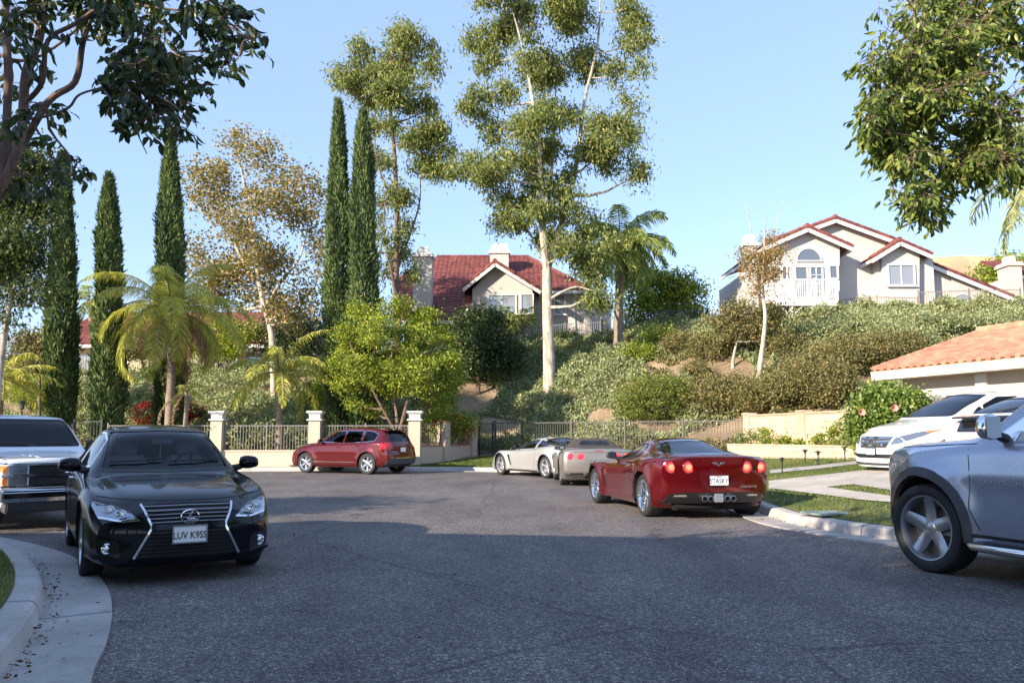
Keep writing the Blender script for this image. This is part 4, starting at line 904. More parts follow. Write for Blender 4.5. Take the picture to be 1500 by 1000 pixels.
# small gabled bay
H.wallpoly([(1292,447),(1292,374),(1317,358),(1347,369),(1347,447)], YG+.2, .26); q0 = at(1292,447,YG+.2).x; q1 = at(1347,447,YG+.2).x
H.block(q0+.003, q1-.003, YG+.46, YA+.1, at(1292,447,YG+.2).z, at(1347,371,YG+.2).z)
H.block(q1, xm+.004, YA-.62, YA-.003, at(1350,446,YA-.5).z, at(1362,377,YA-.5).z)
H.gable(at(1317,353,YG-.1), at(1275,379,YG-.1), at(1364,373,YG-.1), 3.0, over=.1)
# long right-hand slope
ra, rb = at(1362,385,YA-.3), at(1500,441,YA-.3)
roof_plane('roof', [ra, rb, rb+Vector((0,10,0)), ra+Vector((0,10,0))], M_TILE, H.root, H.o); ridge_tiles(H.rt, H.L(ra+Vector((0,.05,.03))), H.L(rb+Vector((0,.05,.03))))
H.trim.beam(H.L(ra-Vector((0,.03,.17))), H.L(rb-Vector((0,.03,.17))), .06, .2); po = at(1440,450,YA-.1)
H.trim.beam(H.L((at(1466,440,YA).x, YA-.05, at(1466,441,YA).z)), H.L((at(1500,440,YA).x, YA-.05, at(1466,441,YA).z)), .1, .14)
for xx in (1470, 1484, 1496): H.trim.beam(H.L((at(xx,440,YA+.2).x, YA+.2, at(xx,436,YA).z)), H.L((at(xx,440,YA+.2).x, YA+.2, zb)), .14, .14)
H.window(1166,364,1203,382,YG,arch=True,mat=M_GLASSH,fm=M_TRIM); H.window(1164,391,1184,439,YG,1,1,M_GLASSH,name='balcony_door',sill=False); H.window(1186,391,1206,439,YG,2,4,M_GLASSH,name='balcony_door',sill=False)
H.window(1145,391,1153,412,YG,1,1,M_GLASSH,sill=False); H.window(1214,389,1227,408,YG,1,1,M_GLASSH,sill=False)
H.window(1300,388,1340,418,YG+.2,2,1,M_GLASSB); H.window(1391,431,1430,449,YA+.01,arch=True,mat=M_GLASSB)
H.window(1263,459,1328,470,YA+.75,3,1,M_GLASSH,sill=False); H.window(1380,455,1444,480,YA+.01,2,1,M_GLASSB,name='patio_door',sill=False); H.window(1216,457,1228,476,YA+.75,1,1,M_GLASSH,sill=False); H.window(1165,451,1200,482,YA+.75,3,1,M_GLASSH,name='patio_door',sill=False); H.window(1110,400,1130,420,YG+2,1,1,M_GLASSH)
# balcony: deck, posts, braces, railing
YF = YG-1.5; zt = at(1180,438,YF).z; bx0, bx1 = at(1131,438,YF).x, at(1228,438,YF).x
d = MB(); d.box(H.L(((bx0+bx1)/2, (YF+YG)/2, zt-.06)), (bx1-bx0, YG-YF-.004, .12)); d.box(H.L(((bx0+bx1)/2, YF+.03, zt-.24)), (bx1-bx0-.1, .14, .22))
for i in range(7): d.box(H.L((bx0+.3+(bx1-bx0-.6)*i/6, (YF+YG)/2, zt-.2)), (.09, YG-YF-.3, .14))
d.build('balcony', M_TRIM, H.root)
for px in (1138, 1160, 1204):
    X = at(px, 450, YF).x; m = MB(); m.beam(H.L((X, YF+.1, zt-.13)), H.L((X, YF+.1, zb-.6)), .14, .14)
    if px > 1140:
        for sg in (-1, 1): m.tube([H.L((X+sg*.07, YF+.1, zt-1.0)), H.L((X+sg*.3, YF+.1, zt-.62)), H.L((X+sg*.62, YF+.1, zt-.36))], .05, 5)
    m.build('balcony_post', M_TRIM, H.root)
rl = MB(); hz = 1.02
for z in (.10, hz): rl.box(H.L(((bx0+bx1)/2, YF+.04, zt+z)), (bx1-bx0, .09 if z > .5 else .06, .07)); rl.box(H.L((bx0+.04, (YF+YG)/2, zt+z+.002)), (.07, YG-YF-.1, .07)); rl.box(H.L((bx1-.04, (YF+YG)/2, zt+z+.002)), (.07, YG-YF-.1, .07))
k = 30
for i in range(k+1):
    X = bx0+.05+(bx1-bx0-.1)*i/k; big = i % 10 == 0; rl.box(H.L((X, YF+.04, zt+(.54 if big else .55))), ((.12 if big else .045), (.12 if big else .04), 1.16 if big else .86))
for i in range(1, 8):
    for X in (bx0+.04, bx1-.04): rl.box(H.L((X, YF+.04+(YG-YF-.1)*i/8, zt+.55)), (.04, .045, .86))
rl.build('railing', M_TRIM, H.root)
H.finish(M_STW)

# ---- near garage house at the right edge
Aw = at(1278,548,26.5); Aw.z = 0; _b = at(1500,525,21.4); _b.z = 0; dr = (_b-Aw).normalized(); inn = Vector((-dr.y, dr.x, 0))
H = House('garage_house', 'low house with orange tiled roof at the right edge behind the white minivan', Aw+Vector((0,0,.6)))
ze = at(1278,544,26.5).z; U = lambda u, v, z: Aw+dr*u+inn*v+Vector((0,0,z))
sl = math.tan(R(17.0)); Lh = 16; Wd_ = 4.6
roof_plane('roof', [U(0,0,ze), U(Lh,0,ze), U(Lh,Wd_,ze+sl*Wd_), U(0,Wd_,ze+sl*Wd_)], M_TILEO, H.root, H.o, .36, .30, .05, .035)
roof_plane('roof', [U(0,Wd_,ze+sl*Wd_), U(Lh,Wd_,ze+sl*Wd_), U(Lh,2*Wd_,ze), U(0,2*Wd_,ze)], M_TILEO, H.root, H.o, .36, .30, .05, .035)
ridge_tiles(H.rt, H.L(U(0,Wd_,ze+sl*Wd_+.1)), H.L(U(Lh,Wd_,ze+sl*Wd_+.1)), .14); ridge_tiles(H.rt, H.L(U(.08,0,ze+.05)), H.L(U(.08,Wd_,ze+sl*Wd_+.05)), .11)
# row of barrel tile ends along the eave
_e = MB()
for i in range(int(Lh/.30)): p = U(.15+i*.30, -.05, ze+.03); _e.tube([H.L(p), H.L(p+inn*.4+Vector((0,0,.4*sl)))], [.085, .08], 7)
_e.build('eave_tiles', M_TILEO, H.root, smooth=True, fix=False)
H.trim.beam(H.L(U(0,.0,ze-.16)), H.L(U(Lh,0,ze-.16)), .07, .26); H.trim.beam(H.L(U(-.02,0,ze-.14)), H.L(U(-.02,Wd_,ze-.14+sl*Wd_)), .07, .24)
sf = MB(); sf.prism([(0,.04),(Lh,.04),(Lh,.72),(0,.72)], lambda u, v, t: H.L(U(u, v, t)), ze-.27, ze-.20); sf.build('soffit', M_CREAM, H.root)
def wl(u0, u1, v, z0, z1, th=.2, mb=None): (mb or H.wall).prism([(u0, v), (u1, v), (u1, v+th), (u0, v+th)], lambda u, w, t: H.L(U(u, w, t)), z0, z1)
wl(.5, Lh, .72, .3, ze-.205); H.wall.prism([(.72, .3), (2*Wd_-.7, .3), (2*Wd_-.7, ze-.1), (Wd_, ze+sl*Wd_-.2), (.72, ze-.1)], lambda v, z, t: H.L(U(t, v, z)), .5, .52)
for u0, u1 in ((1.1,2.1),(2.15,3.15)):
    m = MB()
    for uu in (u0, u1): wl(uu-.04, uu+.04, .665, 1.0, 2.62, .05, m)
    for zz in (1.0, 2.58, 1.85): wl(u0+.041, u1-.041, .667, zz-.035, zz+.035, .05, m)
    w = m.build('window', M_TRIM, H.root); g = MB(); wl(u0+.04, u1-.04, .70, 1.03, 2.55, .015, g); g.build('pane', M_GLASSB, w)
m = MB(); wl(3.3, 3.65, .60, .3, ze-.28, .12, m); m.build('pilaster', M_TRIM, H.root)
m = MB(); m.beam(H.L(U(6.2,.3,.3)), H.L(U(6.2,.3,ze-.28)), .22, .22); m.build('porch_post', M_CREAM, H.root)
gd = MB(); wl(7.2, 12.0, .69, .5, 2.5, .02, gd)
for i in range(4): wl(7.25, 11.95, .675, .55+i*.49, .98+i*.49, .012, gd)
gd.build('garage_door', M_TRIM, H.root)
H.finish(M_STB, M_CREAM, M_TILEO)

# ---- far-left low house
YD = 57.6
H = House('hillside_house', 'long low house with dark red roof and yellow wall behind the cypresses at left', (at(250,520,YD).x, YD, gz(at(250,520,YD).x, YD)-.3)); zb = H.o.z
x0, x1 = at(72,520,YD).x, at(455,520,YD).x; zr = at(200,457,YD+4).z; ze = at(200,503,YD-.8).z
roof_plane('roof', [Vector((x0-.6,YD-.8,ze)), Vector((x1+.6,YD-.8,ze)), Vector((x1-2.5,YD+4,zr)), Vector((x0+1.5,YD+4,zr))], M_TILE, H.root, H.o)
roof_plane('roof', [Vector((x0-.6,YD+9,ze)), Vector((x1+.6,YD+9,ze)), Vector((x1-2.5,YD+4,zr)), Vector((x0+1.5,YD+4,zr))], M_TILE, H.root, H.o)
roof_plane('roof', [Vector((x0-.6,YD-.8,ze)), Vector((x0+1.5,YD+4,zr)), Vector((x0-.6,YD+9,ze))], M_TILE, H.root, H.o); roof_plane('roof', [Vector((x1+.6,YD-.8,ze)), Vector((x1-2.5,YD+4,zr)), Vector((x1+.6,YD+9,ze))], M_TILE, H.root, H.o)
H.block(x0, x1, YD, YD+8, zb, ze-.12); H.trim.beam(H.L((x0-.6,YD-.8,ze-.18)), H.L((x1+.6,YD-.8,ze-.18)), .08, .22)
H.window(112,520,138,544,YD,2,1,M_GLASSB,sill=False); H.window(290,514,330,540,YD,3,1,M_GLASSH,sill=False); H.window(360,516,390,532,YD,2,1,M_GLASSH)
cov = MB(); p = at(262,508,YD-3); q = at(352,508,YD-3); cov.box(H.L(((p.x+q.x)/2, YD-1.6, p.z)), (q.x-p.x, 3.4, .14))
for xx in (p.x+.2, (p.x+q.x)/2, q.x-.2): cov.box(H.L((xx, YD-3.1, (p.z+zb)/2-.1)), (.14, .14, p.z-zb-.15))
cov.build('patio_cover', M_TRIM, H.root); H.finish(M_STY)
# ---- chimney block of the neighbour at the far right
H = House('far_house', 'grey stuccoed house end with capped chimney at the far right edge beside the lime tree', (at(1500,450,48.4).x, 48.4, 7.0))
chimney(H, 1478, 1502, 389, 470, 48.4, 1.2, M_STB, M_STB); H.block(at(1500,450,49.2).x, at(1680,450,49.2).x, 49.2, 55, 6.8, at(1500,400,49.2).z)
a = at(1496,402,48.8); roof_plane('roof', [a, a+Vector((8,0,0)), a+Vector((8,4.2,1.7)), a+Vector((0,4.2,1.7))], M_TILE, H.root, H.o); H.trim.beam(H.L(a-Vector((0,0,.15))), H.L(a+Vector((8,0,-.15))), .08, .2)
H.finish(M_STW)

# ============================================================ WALLS, FENCES
def fence(name, label, pts, h, zt=None, picket=.115, post=2.4, mat=M_IRONG, matp=None, t=.018, base=None, group=None, pt=.05, extra=0.0, cat='fence'):
    """metal picket fence along pts (ground points); zt: constant top height"""
    pts = [Vector(p) for p in pts]; o = pts[0]; root = thing(name, label, cat, o, 0, group); r = MB(); pk = MB()
    for a, b in zip(pts, pts[1:]):
        L = (b.xy-a.xy).length; n = max(1, round(L/post)); d = (b-a)/L; ang = math.atan2(d.y, d.x)
        def Z(s): 
            p = a+(b-a)*(s/L); g = base if base is not None else gz(p.x, p.y); top = zt if zt is not None else g+h; return p, g, top
        for i in range(n+1):
            if i == 0 and a is not pts[0]: continue
            p, g, top = Z(L*i/n); m = MB(); m.box(Vector((p.x, p.y, (g-.1+top+.05)/2))-o, (pt, pt, top+.15-g), ang); m.box(Vector((p.x, p.y, top+.06))-o, (pt*1.25, pt*1.25, .03), ang); m.build('post', matp or mat, root)
        for i in range(n):
            p, g, top = Z(L*i/n); q, g2, top2 = Z(L*(i+1)/n)
            for f in (.0, .12) if extra else (.0,): r.beam(Vector((p.x, p.y, top-.03-f))-o, Vector((q.x, q.y, top2-.03-f))-o, .028, .035)
            r.beam(Vector((p.x, p.y, g+.10))-o, Vector((q.x, q.y, g2+.10))-o, .028, .035)
        k = int(L/picket)
        for i in range(k):
            p, g, top = Z(L*(i+.5)/k); pk.box(Vector((p.x, p.y, (g+.04+top)/2))-o, (t, t, top-g-.03), ang)
    r.build('rail', mat, root); s = pk.build('pickets', mat, root, fix=False); return root
def Pz(px, Y, z=None): x = at(px, 640, Y).x; return Vector((x, Y, gz(x, Y) if z is None else z))
# stucco base wall with pillars
YW = 33.3
def pillar(label, x, y, zb, zt, w, wm, cap, ang=0, style='white', group=None):
    o = Vector((x, y, zb)); root = thing('pillar', label, 'pillar', o, ang, group); m = MB(); h = zt-zb; m.box((0,0,h/2), (w, w, h)); m.build('shaft', wm, root, bevel=.012)
    c = MB()
    if style == 'white':
        c.box((0,0,h+.03), (w+.14, w+.14, .06)); c.box((0,0,h+.15), (w-.02, w-.02, .18)); c.box((0,0,h+.27), (w+.03, w+.03, .06)); c.box((0,0,h+.34), (w+.16, w+.16, .08)); c.build('cap', M_TRIM, root, bevel=.01)
    else: c.box((0,0,h+.03), (w+.05, w+.05, .06)); c.build('cap', cap, root, bevel=.01)
    return root
M_BRICKC = simple('terracotta coping', (.50,.22,.14), .8, var=.2, vscale=4)
gp_ = 'stucco pillars along the far kerb'
pxs = [at(319,640,YW).x, at(462,640,YW).x, at(608,640,YW).x]
for X, lb in zip(pxs, ('cream pillar with white cap just right of the black sedan roof', 'cream pillar with white cap at the front end of the maroon crossover', 'cream pillar with white cap at the rear of the maroon crossover')):
    pillar(lb, X, YW, gz(X, YW)-.1, 1.95, .47, M_STC, None, group=gp_)
def lowwall(label, a, b, zt, th, mat, cope=None, zb=None):
    a, b = Vector(a), Vector(b); ang = math.atan2(b.y-a.y, b.x-a.x); L = (b.xy-a.xy).length; z0 = (min(a.z, b.z)-.2) if zb is None else zb; root = thing('low_wall', label, 'wall', (a.x, a.y, z0), ang)
    m = MB(); m.box((L/2, 0, (zt-z0)/2), (L, th, zt-z0)); m.build('wall_body', mat, root, bevel=.008)
    c = MB(); c.box((L/2, 0, zt-z0+.03), (L, th+.06, .055)); c.build('coping', cope or mat, root, bevel=.008); return root
xL = at(148,640,YW).x
for i, (u, v, lb) in enumerate([(xL, pxs[0], 'low stucco wall under the metal fence behind the black sedan'), (pxs[0], pxs[1], 'low stucco wall under the metal fence between the first two pillars'), (pxs[1], pxs[2], 'low stucco wall behind the maroon crossover')]):
    lowwall(lb, (u+(.24 if i else 0), YW, .1), (v-.24, YW, .1), .72, .22, M_STC)
    fence('metal_fence', lb.replace('low stucco wall under the metal fence', 'grey picket fence').replace('low stucco wall', 'grey picket fence'), [(u+.26, YW, 0), (v-.26, YW, 0)], 1, zt=1.78, base=.68, post=1.9, extra=0, mat=M_IRONG)
fence('iron_gate', 'dark arched iron gate behind the white truck', [(at(108,640,YW).x, YW, 0), (xL, YW, 0)], 1, zt=1.95, base=.1, mat=M_IRON, cat='gate')
fence('metal_fence', 'dark iron fence left of the iron gate, behind the white truck', [(at(-60,640,YW).x, YW, 0), (at(106,640,YW).x, YW, 0)], 1, zt=1.8, base=.1, mat=M_IRON)
q1 = Vector((at(650,640,35.1).x, 35.1, 0)); q2 = Vector((at(690,640,37).x, 37, 0)); p3 = Vector((pxs[2], YW, 0)); an = math.atan2(q2.y-p3.y, q2.x-p3.x)
pillar('middle brick-capped stucco pillar among red flowers, right of the maroon crossover', q1.x, q1.y, gz(q1.x, q1.y)-.3, 1.93, .42, M_STC, M_BRICKC, an, 'b', 'brick-capped pillars'); pillar('last brick-capped stucco pillar next to the metal gate', q2.x, q2.y, gz(q2.x, q2.y)-.3, 2.02, .42, M_STC, M_BRICKC, an, 'b', 'brick-capped pillars')
for a_, b_, lb, lb2 in ((p3, q1, 'low stucco wall with brick coping next to the white-capped pillar', 'small dark railing set between the white-capped pillar and the middle pillar'), (q1, q2, 'low stucco wall with brick coping before the metal gate', 'small dark railing between the two brick-capped pillars')):
    d_ = (b_-a_).normalized(); lowwall(lb, a_+d_*.22+Vector((0,0,.1)), b_-d_*.22+Vector((0,0,.1)), .92, .2, M_STC, M_BRICKC); fence('metal_railing', lb2, [a_+d_*.24, b_-d_*.24], 1, zt=1.86, base=.95, post=9, mat=M_IRONB, cat='railing')
fa = Vector((at(702,640,37.3).x, 37.3, 0)); fb = Vector((at(722,640,36.7).x, 36.7, 0)); fc = Vector((at(765,640,35.9).x, 35.9, 0)); fe = Vector((8.55, 30.3, 0))
fence('metal_gate', 'narrow iron gate between the last brick-capped pillar and the long fence', [fa+Vector((0,0,gz(*fa.xy))), fb+Vector((0,0,gz(*fb.xy)))], 1.4, zt=1.92, mat=M_IRON, post=5, cat='gate')
fence('metal_fence', 'long dark picket fence at the foot of the slope behind the silver sports cars', [fb+Vector((.1,-.05,0)), fc, fe], 1.4, zt=1.93, mat=M_IRONK, matp=M_IRONK, post=2.6, pt=.07, t=.018)
# block wall and planter
def block_mat(name):
    m, nt, b = new_mat(name); tc = nt.nodes.new('ShaderNodeTexCoord'); sp = nt.nodes.new('ShaderNodeSeparateXYZ'); cb = nt.nodes.new('ShaderNodeCombineXYZ'); nt.links.new(tc.outputs['Object'], sp.inputs[0])
    nt.links.new(sp.outputs[0], cb.inputs[0]); nt.links.new(sp.outputs[2], cb.inputs[1])
    br = nt.nodes.new('ShaderNodeTexBrick'); br.inputs['Scale'].default_value = 1; br.inputs['Brick Width'].default_value = .4; br.inputs['Row Height'].default_value = .2; br.inputs['Mortar Size'].default_value = .008
    br.inputs['Color1'].default_value = (.62,.48,.36,1); br.inputs['Color2'].default_value = (.52,.40,.30,1); br.inputs['Mortar'].default_value = (.34,.28,.22,1); nt.links.new(cb.outputs[0], br.inputs[0])
    n = noise(nt, 2, 6, .7); c = mixc(nt, 1, br.outputs['Color'], ramp(nt, n, [(.3, (.85,.83,.8)), (.7, (1.12,1.12,1.12))]), 'MULTIPLY'); nt.links.new(c, b.inputs['Base Color']); b.inputs['Roughness'].default_value = .9
    inv = nt.nodes.new('ShaderNodeMath'); inv.operation = 'SUBTRACT'; inv.inputs[0].default_value = 1; nt.links.new(br.outputs['Fac'], inv.inputs[1]); bump(nt, b, inv.outputs[0], .8, .01); return m
M_BLOCK = block_mat('tan block'); M_BLOCKC = simple('tan block pier', (.50,.36,.26), .9, var=.1)
wa = Vector((8.5, 30.1, .4)); wb_ = Vector((10.6, 21.6, .4)); ang = math.atan2(wb_.y-wa.y, wb_.x-wa.x); Lw = (wb_.xy-wa.xy).length
root = thing('block_wall', 'tan concrete block wall with darker piers between the lawn and the slope', 'wall', wa, ang)
m = MB(); m.box((Lw/2, 0, .82), (Lw, .2, 1.64)); m.build('wall_body', M_BLOCK, root); m = MB(); m.box((Lw/2, 0, 1.67), (Lw+.05, .27, .055)); m.build('coping', M_BLOCKC, root, bevel=.01)
for s in (.2, 3.6, 6.2): m = MB(); m.box((s, 0, .84), (.42, .29, 1.69)); m.box((s, 0, 1.73), (.48, .35, .07)); m.build('pier', M_BLOCK if s < 1 else M_BLOCKC, root, bevel=.008)
pa = Vector((7.35, 28.1, .5)); pb = Vector((9.25, 21.9, .5)); ang = math.atan2(pb.y-pa.y, pb.x-pa.x); Lp = (pb.xy-pa.xy).length
root = thing('planter_wall', 'low tan block planter wall along the back of the lawn', 'wall', pa, ang)
m = MB(); m.box((Lp/2, 0, .26), (Lp, .2, .56)); m.build('wall_body', M_BLOCK, root); m = MB(); m.box((Lp/2, 0, .565), (Lp, .25, .05)); m.build('coping', M_BLOCK, root, bevel=.008)
soil = MB(); soil.prism([(pa.x, pa.y), (pb.x, pb.y), (10.4, 22.2), (8.4, 30.0)], lambda u, v, t: (u, v, t), .45, .93); tag(soil.build('planter_soil', M_SOIL), kind='structure')
# fences on the hilltop
def hp(px, Y): x = at(px, 500, Y).x; return Vector((x, Y, gz(x, Y)))
fence('metal_fence', 'grey picket fence on the hilltop in front of the centre house', [hp(725,48.4), hp(880,47.8)], 1.15, post=2.4, t=.03, pt=.06)
fence('metal_fence', 'taller picket fence section at the foot of the tall palm on the hilltop', [hp(882,47.1), hp(918,46.8)], 1.25, post=1.6, t=.04, pt=.08)
fence('metal_fence', 'dim metal fence on the hilltop behind the low green tree', [hp(922,47.5), hp(1045,46.5)], 1.2, post=2.4, mat=M_IRON, t=.025)
fence('metal_fence', 'thin tan picket fence along the hedge below the balcony house', [hp(1228,43.3), hp(1348,42.9)], .95, post=2.4, mat=M_IRONB)
fence('metal_fence', 'higher tan picket fence below the right end of the balcony house', [hp(1349,42.9), hp(1500,42.5)], 1.25, post=2.2, mat=M_IRONB)
fence('metal_fence', 'pale picket fence in front of the low house at far left', [hp(60,52.4), hp(250,52.4), hp(345,51.7)], 1.05, post=2.4, mat=M_IRONG, t=.035)
fence('metal_fence', 'dark fence on the hilltop left of the twin cypresses', [hp(380,51.7), hp(480,51.1)], 1.3, post=2.4, mat=M_IRON)
# ============================================================ SHRUBS AND GROUND COVER
def shrub(label, px, pyb, rx, ry, mat, seed, name='shrub', n=2600, L=.13, Wd=.07, Y=None, group=None, stems=5, clump=.2, extra=None, zoff=0, cat='shrub', shell=.35, droop=-.2):
    p = on_land(px, pyb, 28) if Y is None else Vector((at(px, 600, Y).x, Y, gz(at(px, 600, Y).x, Y)+zoff)); Y = p.y; s = FPX/Y; RX, RZ = rx/s, ry/s
    root = thing(name, label, cat, p, 0, group); blobs = [((0, 0, RZ*.95), (RX, RX*.85, RZ))]
    rr = random.Random(seed)
    for i in range(4): a = rr.uniform(0, 6.28); blobs.append(((math.cos(a)*RX*.5, math.sin(a)*RX*.45, RZ*rr.uniform(.5, 1.2)), (RX*.5, RX*.45, RZ*rr.uniform(.45, .7))))
    if extra: blobs += extra
    P, C, r2 = clump_cloud(blobs, n, L, clump, 20, shell, seed, .8); P = P[P[:, 2] > -.15]
    V = leaves(P, r2.normal(size=P.shape)+np.array([0, 0, -droop]), L*r2.uniform(.6, 1.25, len(P)), Wd*r2.uniform(.7, 1.2, len(P)), r2); quads('foliage', V, r2.uniform(0, 1, len(V)), mat, root)
    m = MB()
    for i in range(stems): a = rr.uniform(0, 6.28); m.tube(bend((0, 0, -.1), (math.cos(a)*RX*.6, math.sin(a)*RX*.5, RZ*rr.uniform(.8, 1.5)), -.1, 5, rr, .1), [.035, .03, .025, .02, .014, .008], 5, cap=False)
    m.build('stems', M_BARK, root, True, fix=False); return root
def blooms(root, pts, r, mat, name='flower'):
    for c in pts:
        m = MB(); rr = random.Random(int(abs(c[0])*999))
        for k in range(14):
            a = k*2.4; rd = r*(.35+.65*(k/14)); d = Vector((math.cos(a)*.9, -1.0, math.sin(a)*.9)).normalized(); p = Vector(c)+Vector((math.cos(a)*rd*.5, -.02, math.sin(a)*rd*.5)); u = Vector((-math.sin(a), 0, math.cos(a)))*r*.4
            m.add([p, p+d*r*.7+u, p+d*r, p+d*r*.7-u], [(0, 1, 2, 3)])
        m.build(name, mat, root, fix=False)
shrub('round clipped green bush in front of the long fence, right of centre', 962, 617, 60, 34, leaf_mat('clipped bush leaf', [(0, (.06,.09,.02)), (.6, (.19,.24,.05)), (1, (.38,.40,.09))], .3), 1, 'clipped_bush', 22000, .09, .05, clump=.10, shell=.8, cat='bush')
h = shrub('leafy green hibiscus bush with pink flowers beside the white minivan', 1302, 655, 60, 56, leaf_mat('hibiscus leaf', [(0, (.06,.11,.02)), (.6, (.17,.26,.045)), (1, (.38,.44,.10))], .35, .35, .5), 2, 'flowering_bush', 26000, .10, .065, Y=20.6, clump=.13, shell=.5, cat='bush')
h.location.x -= 1.0*0
blooms(h, [(.0+(1313-1300)/55., -1.05, (655-602)/55.), ((1281-1300)/55., -1.0, (655-585)/55.), ((1244-1300)/55., -.75, (655-590)/55.)], .085, M_PINK)
r_ = shrub('dark bush covered with deep red flowers between the black sedan and the slope', 243, 626, 52, 22, M_REDB, 3, 'red_bush', 5200, .12, .07, clump=.2, cat='bush')
P, C, r2 = clump_cloud([((0,0,.62), (1.5,1.15,.72))], 4200, .1, .13, 34, .85, 4); V = leaves(P, r2.normal(size=P.shape), .09, .07, r2); quads('bracts', V, r2.uniform(0, 1, len(V)), M_RED, r_)
r_ = shrub('climbing bougainvillea with sparse red flowers over the brick-capped pillars', 655, 622, 40, 20, M_RND, 5, 'climbing_bush', 4200, .10, .065, Y=35.8, clump=.2, cat='bush', zoff=1.0, extra=[((-.2,-.3,-.2),(.8,.4,.6)), ((.6,.3,0),(.6,.4,.7))], shell=.2)
P, C, r2 = clump_cloud([((0,0,.3), (1.2,.8,.8))], 420, .1, .09, 22, .8, 6); V = leaves(P, r2.normal(size=P.shape), .09, .07, r2); quads('bracts', V, r2.uniform(0, 1, len(V)), M_RED, r_)
SH = [ # px, base py, rx, ry, material, label
 (1045,612,45,32,'O','olive bush beside the clipped round bush, behind the right end of the fence'), (1110,606,42,26,'O','brownish olive bush just above the left end of the block wall'), (1165,600,48,34,'O','large olive bush above the middle of the block wall'), (1215,596,42,36,'O','large olive bush above the right half of the block wall'),
 (1190,560,46,28,'O','olive bush right of the thin pale trunk, halfway up the slope'), (1240,548,44,30,'O','olive bush halfway up the slope, left of the orange roof'), (1285,545,38,28,'O','olive bush touching the end of the orange roof'), (1150,530,34,22,'O','small olive bush right behind the thin pale trunk'),
 (1040,530,36,22,'O','brown green bush on the bare dirt in the middle of the right slope'), (1000,520,28,18,'O','dry looking brown bush left of the bare dirt patch'), (962,512,34,18,'R','low spreading yellow green bush below the hilltop fence'), (1075,590,26,22,'O','narrow olive bush between the bare dirt and the thin trunk'),
 (1325,530,40,22,'O','olive bush above the garage roof ridge'), (1018,560,18,14,'O','tiny dry bush on the bare dirt patch'), (935,530,24,13,'R','short yellow green bush left of the dry brown bush'),
 (50,606,46,34,'R','yellow green bush between the left palm and the first cypress'), (125,600,22,22,'S','grey green bush between the first and middle cypress'), (205,606,26,20,'S','grey green bush right of the middle cypress'), (470,600,30,30,'R','yellow green bush left of the twin cypresses at the fence'),
 (690,560,22,16,'D','dark low bush at the foot of the dark evergreen tree'), (640,604,30,22,'R','yellow green bush behind the climbing bougainvillea'), (545,600,34,26,'D','dark bush under the round street tree'), (745,530,30,14,'D','dark trimmed bush below the short palms'), (830,505,22,10,'D','dark bush at the hilltop fence right of the white trunk'),
 (1350,488,60,16,'S','long grey green hedge mound below the balcony house, middle'), (1260,490,60,17,'S','long grey green hedge mound below the balcony house, left'), (1440,490,60,17,'S','long grey green hedge mound below the balcony house, right'), (1200,505,50,18,'S','grey green hedge mound under the balcony posts'), (1310,512,60,20,'S','grey green mound lower on the slope, above the garage roof')]
MM = {'O': M_OLIVE, 'R': M_RND, 'S': M_SAGE, 'D': M_DARK}
for i, (px, pyb, rx, ry, k, lb) in enumerate(SH):
    shrub(lb, px, pyb, rx, ry, MM[k], 100+i, n=int(3200+rx*ry*2.2), L=.12 if k != 'S' else .15, Wd=.055, clump=.18, group='shrubs on the slope', shell=.45)
for i, (px, w, h_, lb) in enumerate([(1095,16,14,'green rose bush at the shaded left end of the planter'), (1122,12,16,'thin leggy shrub in the planter left of the first dark pier'), (1150,10,9,'small pale shrub in the planter at the pier'), (1205,22,13,'wide yellowish shrub in the planter against the sunlit wall'), (1228,16,20,'tall sparse shrub in the planter near the right end'), (1172,6,7,'tiny dry shrub in the planter')]):
    Yp = 28.3-(px-1095)*.036; x = at(px, 640, Yp).x; p = Vector((x, Yp, .92)); root = thing('planter_shrub', lb, 'shrub', p, 0, 'shrubs in the planter'); s = FPX/Yp; RX, RZ = w/s, h_/s
    P, C, r2 = clump_cloud([((0,0,RZ), (RX, RX*.6, RZ))], 520, .1, .08, 16, .2, 200+i); V = leaves(P, r2.normal(size=P.shape), .08, .05, r2); quads('foliage', V, r2.uniform(0, 1, len(V)), M_RND if i else M_BRT, root)
    m = MB(); rr = random.Random(i)
    for c in C[:14]: m.tube(bend((0,0,-.02), c, -.05, 4, rr, .08), [.012,.01,.008,.006,.004], 4, cap=False)
    m.build('stems', M_BARK, root, True, fix=False)
# ground cover: low grey-green acacia over the slope
def cover(name, n, mat, region, size, seed, mound=.5, dens=None):
    rr = np.random.RandomState(seed); px = rr.uniform(region[0], region[1], n); Y = rr.uniform(region[2], region[3], n)
    x = (px-750)/FPX*Y; y = Y; 
    f = np.sin(x*.8+1.7*np.sin(y*.55+seed))+np.sin(y*1.1+1.3*np.sin(x*.7))+.5*np.sin(x*2.3+y*1.9)
    keep = f > (-1.3 if dens is None else dens); py_ = 0
    # bare earth where the photo shows it
    hz = land(x, y); ppy = 638-FPX*(hz-CH)/Y
    bare = (((px-672)/62)**2+((ppy-585)/26)**2 < 1) | (((px-1045)/62)**2+((ppy-552)/32)**2 < 1) | (((px-955)/34)**2+((ppy-628)/13)**2 < 1)
    keep &= ~bare & (hz > .55); x, y, f, hz = x[keep], y[keep], f[keep], hz[keep]
    hgt = mound*(.35+.65*smooth01((f+1)/2.6))*(.6+.4*np.sin(x*3.1)*np.sin(y*2.7)); z = hz+rr.uniform(0, 1, len(x))**.6*hgt
    P = np.stack([x, y, z], 1); D = rr.normal(size=P.shape)+np.array([0, -.2, .5]); V = leaves(P, D, size*rr.uniform(.6, 1.3, len(P)), size*.42, rr)
    return tag(quads(name, V, np.clip(rr.uniform(0, 1, len(V)), 0, 1), mat), kind='stuff')
